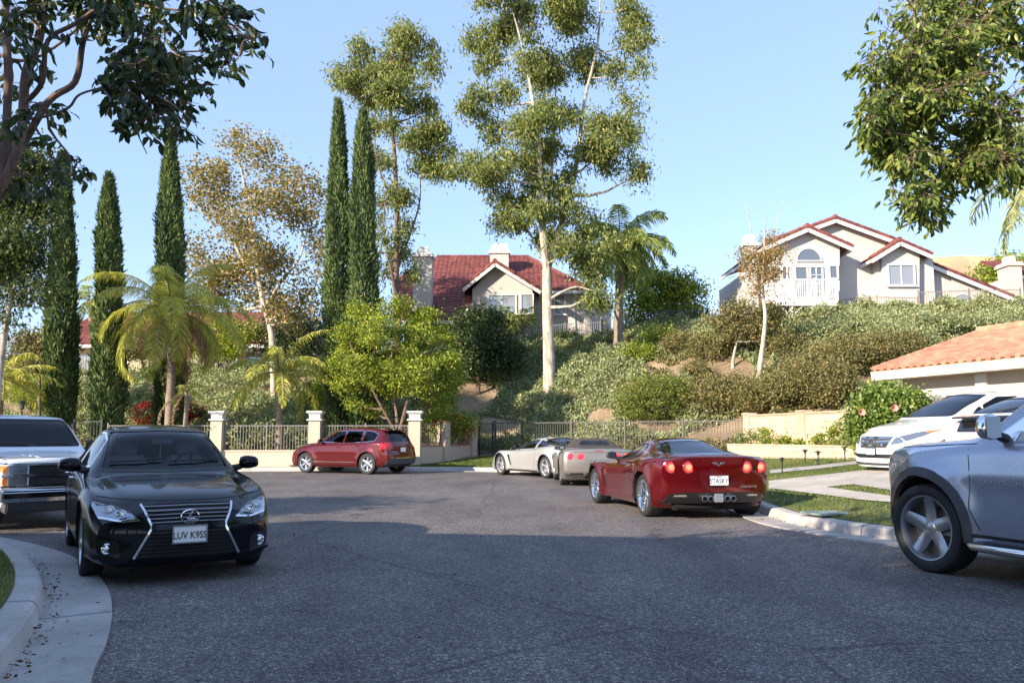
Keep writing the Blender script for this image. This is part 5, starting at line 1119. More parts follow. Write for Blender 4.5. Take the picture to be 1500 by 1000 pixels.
cover('ground_cover', 170000, M_SAGE, (590, 1130, 34, 49), .165, 1, 1.15)
cover('ground_cover', 110000, M_SAGE, (-60, 590, 34.7, 51), .18, 2, 1.2)
cover('ground_cover', 85000, M_SAGE, (1130, 1560, 30, 44), .165, 3, 1.0)
cover('undergrowth', 22000, M_OLIVE, (-60, 480, 34, 39.3), .2, 4, .8, .1)
cover('undergrowth', 40000, M_OLIVE, (900, 1500, 30, 43.2), .2, 5, .7, -.4)
# ============================================================ CARS: TOOLS
CS = 1.055        # the picture was taken from slightly lower than CH; cars keep their size on the photo
def paint(name, col, metal=.0, rough=.28, flake=0.0, coat=1.0, spec=.5):
    m, nt, b = new_mat(name); b.inputs['Base Color'].default_value = (*col, 1); b.inputs['Metallic'].default_value = metal; b.inputs['Roughness'].default_value = rough
    b.inputs['Coat Weight'].default_value = coat; b.inputs['Coat Roughness'].default_value = .025; b.inputs['Specular IOR Level'].default_value = spec
    n = noise(nt, 2.2, 5, .6); nt.links.new(ramp(nt, n, [(.3, (rough*.9,)*3), (.75, (rough*1.25,)*3)]), b.inputs['Roughness'])
    if flake: n2 = noise(nt, 900, 1, .5); bump(nt, b, n2, flake, .001)
    return m
def tinted(name, tint, gl=.02, ior=1.45):
    m, nt, b = new_mat(name); nt.nodes.remove(b); out = nt.nodes['Material Output']
    t = nt.nodes.new('ShaderNodeBsdfTransparent'); t.inputs[0].default_value = (*tint, 1); g = nt.nodes.new('ShaderNodeBsdfGlossy'); g.inputs['Roughness'].default_value = gl; g.inputs[0].default_value = (1, 1, 1, 1)
    f = nt.nodes.new('ShaderNodeFresnel'); f.inputs[0].default_value = ior; mx = nt.nodes.new('ShaderNodeMixShader')
    nt.links.new(f.outputs[0], mx.inputs[0]); nt.links.new(t.outputs[0], mx.inputs[1]); nt.links.new(g.outputs[0], mx.inputs[2]); nt.links.new(mx.outputs[0], out.inputs[0]); return m
M_CARG = tinted('car glass', (.16,.19,.19)); M_CARGD = tinted('dark tinted car glass', (.035,.04,.045)); M_CARGC = tinted('clear car glass', (.42,.48,.47))
M_TYRE = simple('tyre rubber', (.018,.018,.019), .75, bmp=.2, bscale=120); M_BLK = simple('black plastic', (.015,.015,.016), .45); M_BLKM = simple('matt black underside', (.006,.006,.006), .9); M_GLOSSB = simple('gloss black', (.01,.01,.011), .12, coat=1)
M_CHROME = simple('chrome', (.82,.83,.85), .08, 1.0); M_ALLOY = simple('silver alloy', (.62,.63,.65), .28, .85); M_ALLOYD = simple('dark alloy', (.36,.37,.39), .3, .8); M_DISC = simple('brake disc', (.28,.27,.26), .45, .8)
M_MIRG = simple('mirror glass', (.30,.30,.28), .05, 1.0)
M_GAP = simple('panel gap', (.004,.004,.005), .8); M_SEAT = simple('dark seat cloth', (.03,.03,.032), .8); M_SEATL = simple('pale seat leather', (.38,.34,.28), .6)
M_LAMPC = simple('lamp reflector', (.34,.36,.39), .16, .8, coat=1); M_LAMPW = simple('clear lamp lens', (.75,.78,.82), .12, .3, coat=1); M_AMBER = simple('amber lens', (.75,.20,.03), .2, coat=1); M_REDL = simple('red tail lens', (.42,.012,.015), .15, coat=1); M_REDD = simple('dark red lens rim', (.14,.006,.008), .15, coat=1)
M_GREYP = simple('grey plastic cladding', (.055,.056,.06), .6); M_PLATE = simple('licence plate white', (.92,.92,.91), .35); M_INK = simple('dark blue plate lettering', (.035,.05,.16), .5); M_CLOTHTOP = simple('dark brown canvas top', (.055,.045,.038), .9, bmp=.3, bscale=200)
def glow(name, col, st):
    m, nt, b = new_mat(name); b.inputs['Base Color'].default_value = (*col, 1); b.inputs['Emission Color'].default_value = (*col, 1); b.inputs['Emission Strength'].default_value = st; b.inputs['Roughness'].default_value = .2; b.inputs['Coat Weight'].default_value = 1; return m
M_TAIL = glow('lit red tail lamp', (1.0, .03, .025), 1.0); M_TAILH = glow('hot centre of lit tail lamp', (1.0, .13, .07), 1.7); M_TAILP = glow('lit pinkish tail lamp', (1.0, .03, .05), .75)
def pchip(T):
    """smooth, overshoot-free curve through (x, value) pairs"""
    X = np.array([t[0] for t in T], float); Y = np.array([t[1] for t in T], float); h = np.diff(X); d = np.diff(Y)/h; m = np.zeros(len(X))
    if len(X) > 2:
        for i in range(1, len(X)-1):
            if d[i-1]*d[i] > 0: w1, w2 = 2*h[i]+h[i-1], h[i]+2*h[i-1]; m[i] = (w1+w2)/(w1/d[i-1]+w2/d[i])
    m[0], m[-1] = d[0], d[-1]
    def f(x):
        x = np.clip(np.asarray(x, float), X[0], X[-1]); i = np.clip(np.searchsorted(X, x, 'right')-1, 0, len(h)-1); t = (x-X[i])/h[i]
        return (2*t**3-3*t**2+1)*Y[i]+(t**3-2*t**2+t)*h[i]*m[i]+(-2*t**3+3*t**2)*Y[i+1]+(t**3-t**2)*h[i]*m[i+1]
    return f
def pt_in(x, y, P):
    c = False; n = len(P); j = n-1
    for i in range(n):
        if (P[i][1] > y) != (P[j][1] > y) and x < (P[j][0]-P[i][0])*(y-P[i][1])/(P[j][1]-P[i][1])+P[i][0]: c = not c
        j = i
    return c
def rounded(P, r, k=4):
    out = []; n = len(P)
    for i in range(n):
        a, b, c = Vector(P[i-1]), Vector(P[i]), Vector(P[(i+1) % n]); u = (a-b); v = (c-b); q = min(r, u.length*.45, v.length*.45); p0 = b+u.normalized()*q; p1 = b+v.normalized()*q
        for j in range(k+1): t = j/k; out.append(tuple(p0*(1-t)**2+b*2*t*(1-t)+p1*t*t))
    return out
class Car:
    """x runs from the nose (0) backwards, the car's left is y < 0"""
    def __init__(s, name, label, cat, sp, k=CS):
        s.sp = sp; s.root = thing(name, label, cat); s.L = sp['L']; s.xw = sp['axles']; s.x0 = sum(s.xw)/2; s.k = k; s.root.scale = (k, k, k)
        top, bot, W_, belt, wb, rw = (pchip(sp[k]) for k in ('top', 'bot', 'W', 'belt', 'wb', 'rw')); lean, rlean = pchip(sp['lean']), pchip(sp['rlean'])
        L = s.L; q = sorted(set([round(v, 4) for v in list(np.linspace(0, L, int(L/.045)))+[L*f for f in (.001,.003,.006,.997,.999)]+list(sp.get('xs', []))]))
        xs = np.array(q); xs[0] = 0; 
        cr = pchip(sp.get('crown', [(0,.03),(L,.03)])); M = 5; rows = []
        for x in xs:
            z0, w, zb, zt, yb, yr, c = float(bot(x)), float(W_(x)), float(belt(x)), float(top(x)), float(wb(x)), float(rw(x)), float(cr(x))
            yb = min(yb, w*.995); yr = min(yr, yb*.98); zm = z0+(zb-z0)*.5; zt = max(zt, zb+.012)
            K = [(0,z0),(.5*w,z0),(.86*w,z0+.005),(w*.955,z0+.045),(w*.985,z0+.12),(w,zm),(w*.995,zb-.09),((w+yb)/2,zb-.022),(yb,zb+.004),(yb+(yr-yb)*.5+sp.get('bulge',.012)*min(1,(zt-zb)/.3),zb+(zt-c*1.6-zb)*.52),(yr,zt-c*1.5),(yr*.86,zt-c*.72),(yr*.5,zt-c*.2),(0,zt)]
            pts = []
            for i in range(len(K)-1):
                p0, p1, p2, p3 = (np.array(K[max(0, min(len(K)-1, i+k))], float) for k in (-1, 0, 1, 2))
                l = max(np.hypot(*(p2-p1)), 1e-5); m1 = (p2-p0)/max(np.hypot(*(p2-p0)), 1e-5)*l; m2 = (p3-p1)/max(np.hypot(*(p3-p1)), 1e-5)*l
                if i == 0: m1 = p2-p1
                if i == len(K)-2: m2 = np.array([-l, 0])
                for k in range(M):
                    t = k/M; pts.append((2*t**3-3*t**2+1)*p1+(t**3-2*t**2+t)*m1*.9+(-2*t**3+3*t**2)*p2+(t**3-t**2)*m2*.9)
            pts.append(np.array(K[-1], float)); rows.append(np.array(pts))
        R_ = np.array(rows); n, m = R_.shape[:2]; bowF, bowR = sp.get('bow', (.18, .10)); Wm = float(np.max(W_(xs)))
        def shape(x, y, z, damp=1.0):
            ay = min(1.0, abs(y)/Wm)
            fx = math.exp(-(x/.55)**2); rx = math.exp(-((L-x)/.45)**2)
            X = x+(bowF*ay**2.6)*fx+float(lean(z))*math.exp(-(x/.22)**2)-(bowR*ay**2.6)*rx-float(rlean(z))*math.exp(-((L-x)/.22)**2)
            fl = 0
            for xa in s.xw:
                r = math.hypot(x-xa, z-sp['R']); fl += sp.get('flare', .02)*math.exp(-((r-sp['Ra'])/.13)**2)*(1 if z < float(belt(x)) else max(0, 1-(z-float(belt(x)))/.12))
            y = float(y); x = float(x); z = float(z); sg = int(y > 0)-int(y < 0)
            if abs(y) > .5*Wm: y += sg*fl
            # crease along the flank
            for zc, amp in sp.get('crease', []):
                if abs(y) > .6*Wm: y += sg*amp*math.exp(-((z-zc)/.05)**2)*min(1, max(0, (x-.7)/.5))*min(1, max(0, (L-.5-x)/.5))
            return (X, y, z)
        bm = bmesh.new(); V = {}
        for sg in (-1, 1):
            for i in range(n):
                for j in range(m):
                    if sg == 1 and j in (0, m-1): V[(sg, i, j)] = V[(-1, i, j)]; continue
                    V[(sg, i, j)] = bm.verts.new(shape(xs[i], sg*R_[i, j, 0], R_[i, j, 1]))
            for i in range(n-1):
                for j in range(m-1):
                    f = [V[(sg, i, j)], V[(sg, i+1, j)], V[(sg, i+1, j+1)], V[(sg, i, j+1)]]
                    bm.faces.new(f if sg == -1 else f[::-1])
        for i, fl in ((0, 1), (n-1, -1)):     # end faces as grids so that they can bow
            C = 16; prev = None
            for j in range(m):
                if j in (0, m-1): row = [V[(-1, i, j)]]*(C+1)
                else:
                    row = [V[(-1, i, j)]]+[bm.verts.new(shape(xs[i], -R_[i, j, 0]+2*R_[i, j, 0]*k/C, R_[i, j, 1])) for k in range(1, C)]+[V[(1, i, j)]]
                if prev:
                    for k in range(C):
                        f = []
                        for v in (prev[k], prev[k+1], row[k+1], row[k]):
                            if v not in f: f.append(v)
                        if len(f) > 2:
                            try: bm.faces.new(f if fl == 1 else f[::-1])
                            except ValueError: pass
                prev = row
        bmesh.ops.remove_doubles(bm, verts=bm.verts, dist=.0008); bmesh.ops.recalc_face_normals(bm, faces=bm.faces); bm.normal_update()
        s.bm = bm; s.bvh = BVHTree.FromBMesh(bm); bm.faces.ensure_lookup_table(); s.vn = [[v.normal.copy() for v in f.verts] for f in bm.faces]; s.vc = [[v.co.copy() for v in f.verts] for f in bm.faces]
    # --- projections: 'L' left flank (x, z), 'R' right flank, 'F' front (y, z), 'B' back (y, z), 'T' top (x, y)
    def ray(s, u, v, pr):
        o, d = {'L': ((u, -4, v), (0, 1, 0)), 'R': ((u, 4, v), (0, -1, 0)), 'F': ((-3, u, v), (1, 0, 0)), 'B': ((s.L+3, u, v), (-1, 0, 0)), 'T': ((u, v, 5), (0, 0, -1))}[pr]
        return Vector(o), Vector(d)
    def hit(s, u, v, pr, off=0.0):
        o, d = s.ray(u, v, pr); p, n, i, _ = s.bvh.ray_cast(o, d)
        if p is None:
            p, n, i, _ = s.bvh.find_nearest(o+d*(4-.9 if pr in 'LR' else 3)); 
        if n.dot(d) > 0: n = -n
        return p+n*off, n
    def loc(s, p): return Vector((p[0]-s.x0, p[1], p[2]))
    def mesh(s, name, V, F, mats, parent=None, smooth=True, solid=0.0):
        mb = MB(); mb.add([s.loc(v) for v in V], F); return mb.build(name, mats, parent or s.root, smooth=smooth)
    def patch(s, name, poly, pr, mat, off=.004, step=.05, parent=None, depth=.012, r=0.0, k=4):
        """a thin plate that follows the body surface inside a 2-D outline"""
        P = rounded(poly, r, k) if r else [tuple(p) for p in poly]; P = [Vector(p) for p in P]; D = []
        for a, b in zip(P, P[1:]+P[:1]):
            q = max(1, int((b-a).length/step)); D += [a+(b-a)*i/q for i in range(q)]
        xs = [p.x for p in P]; ys = [p.y for p in P]; g = [Vector((x, y)) for x in np.arange(min(xs)+step*.5, max(xs), step) for y in np.arange(min(ys)+step*.5, max(ys), step) if pt_in(x, y, [tuple(p) for p in P])]
        g = [q for q in g if min((q-d).length for d in D) > step*.35]
        vs, es, fs, *_ = delaunay_2d_cdt(D+g, [(i, (i+1) % len(D)) for i in range(len(D))], [], 1, 1e-5)
        V = [s.hit(v.x, v.y, pr, off) for v in vs]; V3 = [p for p, n in V]; k0 = len(V3); F = [tuple(f) for f in fs]; ed = {}
        for f in F:
            for a, b in zip(f, f[1:]+f[:1]): ed[(a, b)] = ed.get((a, b), 0)+1
        bd = [e for e in ed if (e[1], e[0]) not in ed]; mp = {}
        for a, b in bd:
            for q in (a, b):
                if q not in mp: mp[q] = len(V3); V3.append(V[q][0]-V[q][1]*depth)
            F.append((b, a, mp[a], mp[b]))
        return s.mesh(name, V3, F, mat, parent)
    def strip(s, name, path, pr, w, mat, off=.003, parent=None, closed=False, depth=.006, step=.05, mb=None):
        P = [Vector(p) for p in path]; D = []
        segs = list(zip(P, P[1:]+([P[0]] if closed else []))) if closed else list(zip(P, P[1:]))
        for a, b in segs:
            q = max(1, int((b-a).length/step)); D += [a+(b-a)*i/q for i in range(q)]
        if not closed: D.append(P[-1])
        n = len(D); V = []; F = []
        for i, p in enumerate(D):
            t = (D[(i+1) % n]-D[i-1]) if closed else (D[min(i+1, n-1)]-D[max(i-1, 0)]); t = t.normalized() if t.length > 1e-9 else Vector((1, 0)); q = Vector((-t.y, t.x))*w/2
            (a, na), (b, nb) = s.hit(*(p+q), pr, off), s.hit(*(p-q), pr, off); V += [a, b, b-nb*depth, a-na*depth]
        for i in range(n if closed else n-1):
            j = (i+1) % n
            for k in range(4): F.append((i*4+k, i*4+(k+1) % 4, j*4+(k+1) % 4, j*4+k))
        if mb is not None: mb.add([s.loc(v) for v in V], F); return
        return s.mesh(name, V, F, mat, parent)
    def cut(s, poly, pr, cond=None):
        """cut an outline through the body; returns the faces inside it"""
        bm = s.bm; ax = {'L': (0, 2), 'R': (0, 2), 'F': (1, 2), 'B': (1, 2), 'T': (0, 1)}[pr]; sd = {'L': lambda f: f.calc_center_median().y < -.2, 'R': lambda f: f.calc_center_median().y > .2, 'F': lambda f: f.normal.x < -.05, 'B': lambda f: f.normal.x > .05, 'T': lambda f: f.normal.z > .1}[pr]
        cond = cond or (lambda c: True)
        n = len(poly)
        U0, U1 = min(p[0] for p in poly)-.08, max(p[0] for p in poly)+.08; V0, V1 = min(p[1] for p in poly)-.08, max(p[1] for p in poly)+.08; A0, A1 = ax
        pool = set()
        for f in bm.faces:
            q = f.verts[0].co
            if U0 < q[A0] < U1 and V0 < q[A1] < V1 and sd(f) and cond(f.calc_center_median()): pool.add(f)
        for i in range(n):
            a, b = poly[i], poly[(i+1) % n]; e = (b[0]-a[0], b[1]-a[1]); l = math.hypot(*e)
            if l < 1e-5: continue
            no = [0, 0, 0]; no[A0] = -e[1]/l; no[A1] = e[0]/l; co = [0, 0, 0]; co[A0] = a[0]; co[A1] = a[1]
            u0, u1, v0, v1 = min(a[0], b[0])-.002, max(a[0], b[0])+.002, min(a[1], b[1])-.002, max(a[1], b[1])+.002; fs = []
            for f in pool:
                us = [v.co[A0] for v in f.verts]
                if max(us) < u0 or min(us) > u1: continue
                vs = [v.co[A1] for v in f.verts]
                if max(vs) < v0 or min(vs) > v1: continue
                ds = [(v.co[A0]-a[0])*no[A0]+(v.co[A1]-a[1])*no[A1] for v in f.verts]
                if min(ds) > -1e-6 or max(ds) < 1e-6: continue
                fs.append(f)
            if fs:
                for f in fs: pool.discard(f)
                r = bmesh.ops.bisect_plane(bm, geom=fs+list({e_ for f in fs for e_ in f.edges})+list({v for f in fs for v in f.verts}), plane_co=co, plane_no=no, dist=1e-5)
                for g in r['geom']:
                    if isinstance(g, bmesh.types.BMFace) and g.is_valid: g.normal_update(); pool.add(g)
        out = []
        for f in bm.faces:
            c = f.calc_center_median()
            if sd(f) and cond(c) and pt_in(c[ax[0]], c[ax[1]], poly): out.append(f)
        return out
    def take(s, faces, name, mat, inset=.0, parent=None):
        V = {}; vs = []; fs = []
        for f in faces:
            idx = []
            for v in f.verts:
                if v not in V: V[v] = len(vs); vs.append(v.co-v.normal*inset)
                idx.append(V[v])
            fs.append(tuple(idx))
        bmesh.ops.delete(s.bm, geom=faces, context='FACES')
        mb = MB(); mb.add([s.loc(v) for v in vs], fs); o = mb.build(name, mat, parent or s.root, fix=False); s.smooth_from_body(o); return o
    def smooth_from_body(s, o):
        me = o.data; me.polygons.foreach_set('use_smooth', [True]*len(me.polygons)); ns = []
        for v in me.vertices:
            p = Vector((v.co.x+s.x0, v.co.y, v.co.z)); q, n, i, _ = s.bvh.find_nearest(p)
            try: W8 = poly_3d_calc(s.vc[i], q)
            except Exception: W8 = [1/len(s.vc[i])]*len(s.vc[i])
            nn = sum((m*w for m, w in zip(s.vn[i], W8)), Vector())
            if nn.length < .1: nn = n
            ns.append(nn.normalized())
        me.normals_split_custom_set_from_vertices(ns)
    def window(s, poly, pr, mat, name='window', r=.04, cond=None, gasket=.022, gm=None, both=True):
        for q in (('L', 'R') if pr == 'S' else (pr,)):
            P = rounded(poly, r, 4); o = s.take(s.cut(P, q, cond), name, mat, .004)
            if gasket: s.strip('window_seal', P, q, gasket, gm or M_BLK, .003, o, True, .014)
    def arches(s):
        sp = s.sp
        for pr, sg in (('L', -1), ('R', 1)):
            for xa in s.xw:
                P = [(xa+sp['Ra']*math.cos(t), sp['R']+.015+sp['Ra']*math.sin(t)) for t in np.linspace(0, 2*math.pi, 40, endpoint=False)]
                fs = s.cut(P, pr, lambda c: abs(c.y) > .42); bmesh.ops.delete(s.bm, geom=fs, context='FACES')
                mb = MB(); th = np.linspace(-.25, math.pi+.25, 24); yo = float(pchip(sp['W'])(xa))+.0; n = len(th); vs = []
                ye = []
                for t in th:
                    h, _ = s.hit(xa+sp['Ra']*math.cos(t), sp['R']+.015+sp['Ra']*math.sin(t), pr); yy = abs(h.y); ye.append(min(yy, yo+.05) if yy > .5 else yo)
                for k, t in enumerate(th):
                    for y in (.48, ye[k]-.006, ye[k]+.001): rr_ = sp['Ra']+(.002 if y < .5 else 0)+(.0 if y != ye[k]+.001 else .012); vs.append(s.loc((xa+rr_*math.cos(t), sg*y, sp['R']+.015+rr_*math.sin(t))))
                fc = [(i*3+k, i*3+k+1, (i+1)*3+k+1, (i+1)*3+k) for i in range(n-1) for k in range(2)]; mb.add(vs, fc); mb.add([vs[i*3] for i in range(n)], [tuple(range(n))]); mb.build('wheel_well', M_BLKM, s.root)
    def finish(s, mats):
        me = bpy.data.meshes.new('body'); bmesh.ops.translate(s.bm, verts=s.bm.verts, vec=(-s.x0, 0, 0)); s.bm.to_mesh(me); s.bm.free(); me.materials.append(mats); o = link('body', me, s.root); s.smooth_from_body(o); s.body = o; return o
    def wheels(s, rim, style, rr_=None, tw=.225, disc=True):
        sp = s.sp; Rr = rr_ or sp['R']*.70; first = {}
        for sg in (-1, 1):
            for xa, wy in zip(s.xw, (float(pchip(sp['W'])(s.xw[0])), float(pchip(sp['W'])(s.xw[1])))):
                w = part_empty('wheel', s.root, (xa-s.x0, sg*(wy-.012-tw/2), sp['R']), (0, 0, 0 if sg == -1 else math.pi))
                if 'tyre' in first:
                    for k in first: link(k, first[k], w)
                    continue
                Rt = sp['R']; M = Matrix.Rotation(R(90), 4, 'X'); a = tw/2      # +z of the lathe -> -y (outwards on the left)
                t = MB(); t.lathe([(Rr+.004, -a*.86), (Rr+.02, -a*.97), ((Rr+Rt)/2, -a), (Rt-.018, -a*.92), (Rt-.002, -a*.74), (Rt, -a*.3), (Rt, a*.3), (Rt-.002, a*.74), (Rt-.018, a*.92), ((Rr+Rt)/2, a*1.0), (Rr+.02, a*.97), (Rr+.004, a*.86)], 44, M)
                for k in (-.5, 0, .5): t.lathe([(Rt+.0012, a*k-.004), (Rt-.006, a*k-.003), (Rt-.006, a*k+.003), (Rt+.0012, a*k+.004)], 44, M)
                to = t.build('tyre', M_TYRE, w, smooth=True); first['tyre'] = to.data
                m = MB(); ed = a*.84
                m.lathe([(Rr+.006, -a*.9), (Rr+.006, ed), (Rr+.001, ed+.010), (Rr-.012, ed+.008), (Rr-.022, ed-.015), (Rr-.03, ed-.05), (Rr-.035, -a*.8)], 44, M)
                m.lathe([(0, ed-style.get('in', .03)+.012), (.045, ed-style.get('in', .03)+.010), (.062, ed-style.get('in', .03)-.004), (.07, ed-.07)], 20, M)
                ns, w0, w1 = style['n'], style['w0'], style['w1']; hub = ed-style.get('in', .03)
                for k in range(ns):
                    an = 2*math.pi*k/ns+math.pi/2
                    for sub in style.get('split', (0,)):
                        ra = [.045, .09, Rr*.55, Rr*.8, Rr-.012]; vs = []
                        for q, r_ in enumerate(ra):
                            f = q/4; hw = (w0+(w1-w0)*f)/2; z = hub-.006+(ed-.012-hub)*f**1.4+style.get('dish', .0)*math.sin(math.pi*f); aa = an+sub*(f**style.get('sp', 1.2)); c, s_ = math.cos(aa), math.sin(aa)
                            for (o_, dz) in ((-hw, -.006), (-hw*.55, .006), (hw*.55, .006), (hw, -.006), (hw*.8, -.035), (-hw*.8, -.035)): vs.append(M @ Vector((r_*c-o_*s_, r_*s_+o_*c, z+dz)))
                        m.add(vs, [(q*6+j, q*6+(j+1) % 6, (q+1)*6+(j+1) % 6, (q+1)*6+j) for q in range(4) for j in range(6)])
                for k in range(5): an = 2*math.pi*k/5+.3; m.lathe([(0, hub+.006), (.008, hub+.006), (.009, hub-.006)], 8, M @ Matrix.Translation((.043*math.cos(an), .043*math.sin(an), .004)))
                ro = m.build('rim', rim, w, smooth=True); first['rim'] = ro.data
                d = MB(); d.lathe([(0, hub-.075), (Rr*.66, hub-.075), (Rr*.66, hub-.10), (0, hub-.10)], 28, M); d.lathe([(0, -a*.2), (Rr-.03, -a*.2)], 28, M); d.box((Rr*.5, -(hub-.082), .02), (.09, .07, .16)); do = d.build('brake_disc', M_DISC, w); first['brake_disc'] = do.data
    def lathe_at(s, name, u, v, pr, prof, mat, parent=None, n=20, off=0.0, direct=None):
        """small round part on the surface, its axis along the projection"""
        p, nn = s.hit(u, v, pr, off); o, d = s.ray(u, v, pr); ax = -d if direct is None else Vector(direct); q = Vector((0, 0, 1)).rotation_difference(ax).to_matrix().to_4x4(); M = Matrix.Translation(s.loc(p)) @ q
        mb = MB(); mb.lathe(prof, n, M); return mb.build(name, mat, parent or s.root, smooth=True)
    def mirror(s, x, z, pm, w=.22, h=.15, sg=-1, y=None, d=.12, chromecap=False, glass=None):
        y = y if y is not None else abs(s.hit(x, z-.04, 'L')[0].y); c = Vector((x-s.x0, sg*(y+.08+w/2), z)); pm2 = pm
        bm = bmesh.new(); bmesh.ops.create_uvsphere(bm, u_segments=20, v_segments=12, radius=.5)
        for v in bm.verts:
            X, Y, Z = v.co; X = math.copysign(abs(2*X)**.8/2, X); Y = math.copysign(abs(2*Y)**.62/2, Y); Z = math.copysign(abs(2*Z)**.65/2, Z)
            if X > 0: X *= .35
            v.co = Vector((X*d*1.5, Y*w*(1-.12*Z), Z*h*(1-.18*(Y*sg > 0)*abs(Y)*2)))+c
        me = bpy.data.meshes.new('mirror'); bm.to_mesh(me); bm.free(); me.materials.append(pm2); me.polygons.foreach_set('use_smooth', [True]*len(me.polygons)); o = link('mirror', me, s.root)
        mb = MB(); mb.tube([c+Vector((0, -sg*w*.35, -h*.3)), Vector((x-s.x0+.03, sg*(y-.03), z-h*.55))], [.035, .045], 8); mb.build('mirror_arm', M_BLK, o, True)
        g = MB(); g.box(c+Vector((d*.28, 0, 0)), (.008, w*.82, h*.78)); g.build('mirror_glass', M_MIRG, o, bevel=.003); return o
    def handle(s, x, z, mat, w=.2):
        for pr, sg in (('L', -1), ('R', 1)):
            p, n = s.hit(x, z, pr); p = s.loc(p); mb = MB(); mb.tube([p+Vector((-w/2, sg*.0, 0)), p+Vector((-w/2+.03, sg*.035, 0)), p+Vector((w/2-.03, sg*.035, .0)), p+Vector((w/2, 0, 0))], [.012, .014, .014, .012], 8); mb.build('door_handle', mat, s.root, True)
    def seams(s, paths, pr='S', w=.008, mat=None, name='panel_gap', off=.0012):
        for q in (('L', 'R') if pr == 'S' else (pr,)):
            for path in paths: s.strip(name, path, q, w, mat or M_GAP, off, depth=.004)
    def text(s, name, txt, u, v, pr, size, mat, off=.006, parent=None, bold=0, sx=1.0, spacing=1.0, ext=.001, origin=None):
        cu = bpy.data.curves.new(name, 'FONT'); cu.body = txt; cu.size = size; cu.align_x = 'CENTER'; cu.align_y = 'CENTER'; cu.extrude = ext; cu.offset = bold; cu.space_character = spacing; cu.resolution_u = 3
        t = bpy.data.objects.new(name, cu); COL.objects.link(t); me = bpy.data.meshes.new_from_object(t.evaluated_get(bpy.context.evaluated_depsgraph_get())); COL.objects.unlink(t); bpy.data.objects.remove(t)
        me.materials.clear(); me.materials.append(mat); me.name = name
        p = origin if origin is not None else s.loc(s.hit(u, v, pr, off)[0])
        rx = {'L': (R(90), 0, 0), 'F': (R(90), 0, R(-90)), 'B': (R(90), 0, R(90)), 'R': (R(90), 0, R(180))}[pr]
        M = Euler(rx).to_matrix().to_4x4() @ Matrix.Diagonal((sx, 1, 1, 1)); me.transform(M); me.transform(Matrix.Translation(p)); return link(name, me, parent or s.root)
    def plate(s, u, v, pr, txt, off=.02, mat=M_PLATE, ink=M_INK, w=.305, h=.155, size=.098, frame=None, sub=None):
        p, n = s.hit(u, v, pr); p = s.loc(p); d = {'F': -1, 'B': 1}[pr]; c = p+Vector((d*off, 0, 0)); mb = MB(); mb.box(c, (.008, w, h)); o = mb.build('licence_plate', mat, s.root, bevel=.003)
        if frame:
            f = MB()
            for dz in (-1, 1): f.box(c+Vector((0, 0, dz*(h/2-.002))), (.016, w+.024, .014))
            for dy in (-1, 1): f.box(c+Vector((0, dy*(w/2+.004), 0)), (.015, .014, h-.018))
            f.build('plate_frame', frame, o)
        if txt: s.text('plate_lettering', txt, u, v, pr, size, ink, parent=o, origin=c+Vector((d*.006, 0, -.012)), bold=.0012, sx=.86)
        if sub: s.text('plate_state_name', sub, u, v, pr, .028, simple('red plate script', (.5,.04,.05), .5), parent=o, origin=c+Vector((d*.006, 0, h*.36)))
        return o
    def interior(s, xs_, zr, y=.36, mat=None, dash=None, rear=None, wheel_z=.86):
        mat = mat or M_SEAT; m = MB()
        for x in xs_:
            for sg in (-1, 1):
                sm = MB(); sm.box(s.loc((x-.12, sg*y, zr-.62)), (.5, .48, .18)); sm.box(s.loc((x+.16, sg*y, zr-.30)), (.14, .48, .62), M=Matrix.Rotation(.16, 3, 'Y')); sm.box(s.loc((x+.22, sg*y, zr+.08)), (.10, .26, .17)); sm.build('seat', mat, s.root, bevel=.03)
        if dash:
            x, z = dash; d = MB(); d.box(s.loc((x, 0, z-.1)), (.5, 1.35, .22)); d.build('dashboard', M_BLK, s.root, bevel=.05)
            w = MB(); M = Matrix.Translation(s.loc((x+.34, -y, z-.03))) @ Matrix.Rotation(R(68), 4, 'Y'); pts = [M @ Vector((.18*math.cos(t), .18*math.sin(t), 0)) for t in np.linspace(0, 2*math.pi, 25)]; w.tube(pts, .014, 6, cap=False); w.tube([M @ Vector((-.17, 0, 0)), M @ Vector((.17, 0, 0))], .016, 5); w.tube([M @ Vector((0, -.17, 0)), M @ Vector((0, .17, 0))], .016, 5); w.build('steering_wheel', M_BLK, s.root, True)
    def place(s, fpx, rpx=None, heading=None, anchor='F', z=0.0, pitch=0.0, track_=None):
        """fpx / rpx: pixels where the left front / left rear tyre meets the ground"""
        track = float(pchip(s.sp['W'])(s.xw[0]))-.1; track = track if track_ is None else track_; f = G(*fpx, z) if anchor == 'F' else None
        if heading is None: r = G(*rpx, z); ff = G(*fpx, z); heading = math.atan2(ff.y-r.y, ff.x-r.x)
        else: heading = R(heading)
        h = Vector((math.cos(heading), math.sin(heading), 0)); left = Vector((-h.y, h.x, 0)); ax = (s.xw[1]-s.xw[0])/2*s.k
        c = (G(*fpx, z)-h*ax if anchor == 'F' else G(*rpx, z)+h*ax)-left*track*s.k
        s.root.location = c; s.root.rotation_euler = (0, -pitch, heading+math.pi); s.head = h; return c
def plateflat(): pass
# ============================================================ THE CARS
P_BLACK = paint('black car paint', (.003,.0035,.007), .0, .2, 0, .5, .1); P_RED = paint('metallic dark red paint', (.16,.001,.003), .6, .16); P_MAROON = paint('maroon paint', (.12,.002,.005), .5, .16)
P_SILV = paint('silver car paint', (.60,.60,.58), .55, .3); P_PEW = paint('pewter car paint', (.33,.31,.285), .6, .3); P_WHITE = paint('white car paint', (.78,.79,.80), .0, .3); P_GREY = paint('blue grey metallic paint', (.36,.385,.47), .65, .25)
ws = lambda x0, x1: (lambda c: x0 < c.x < x1)
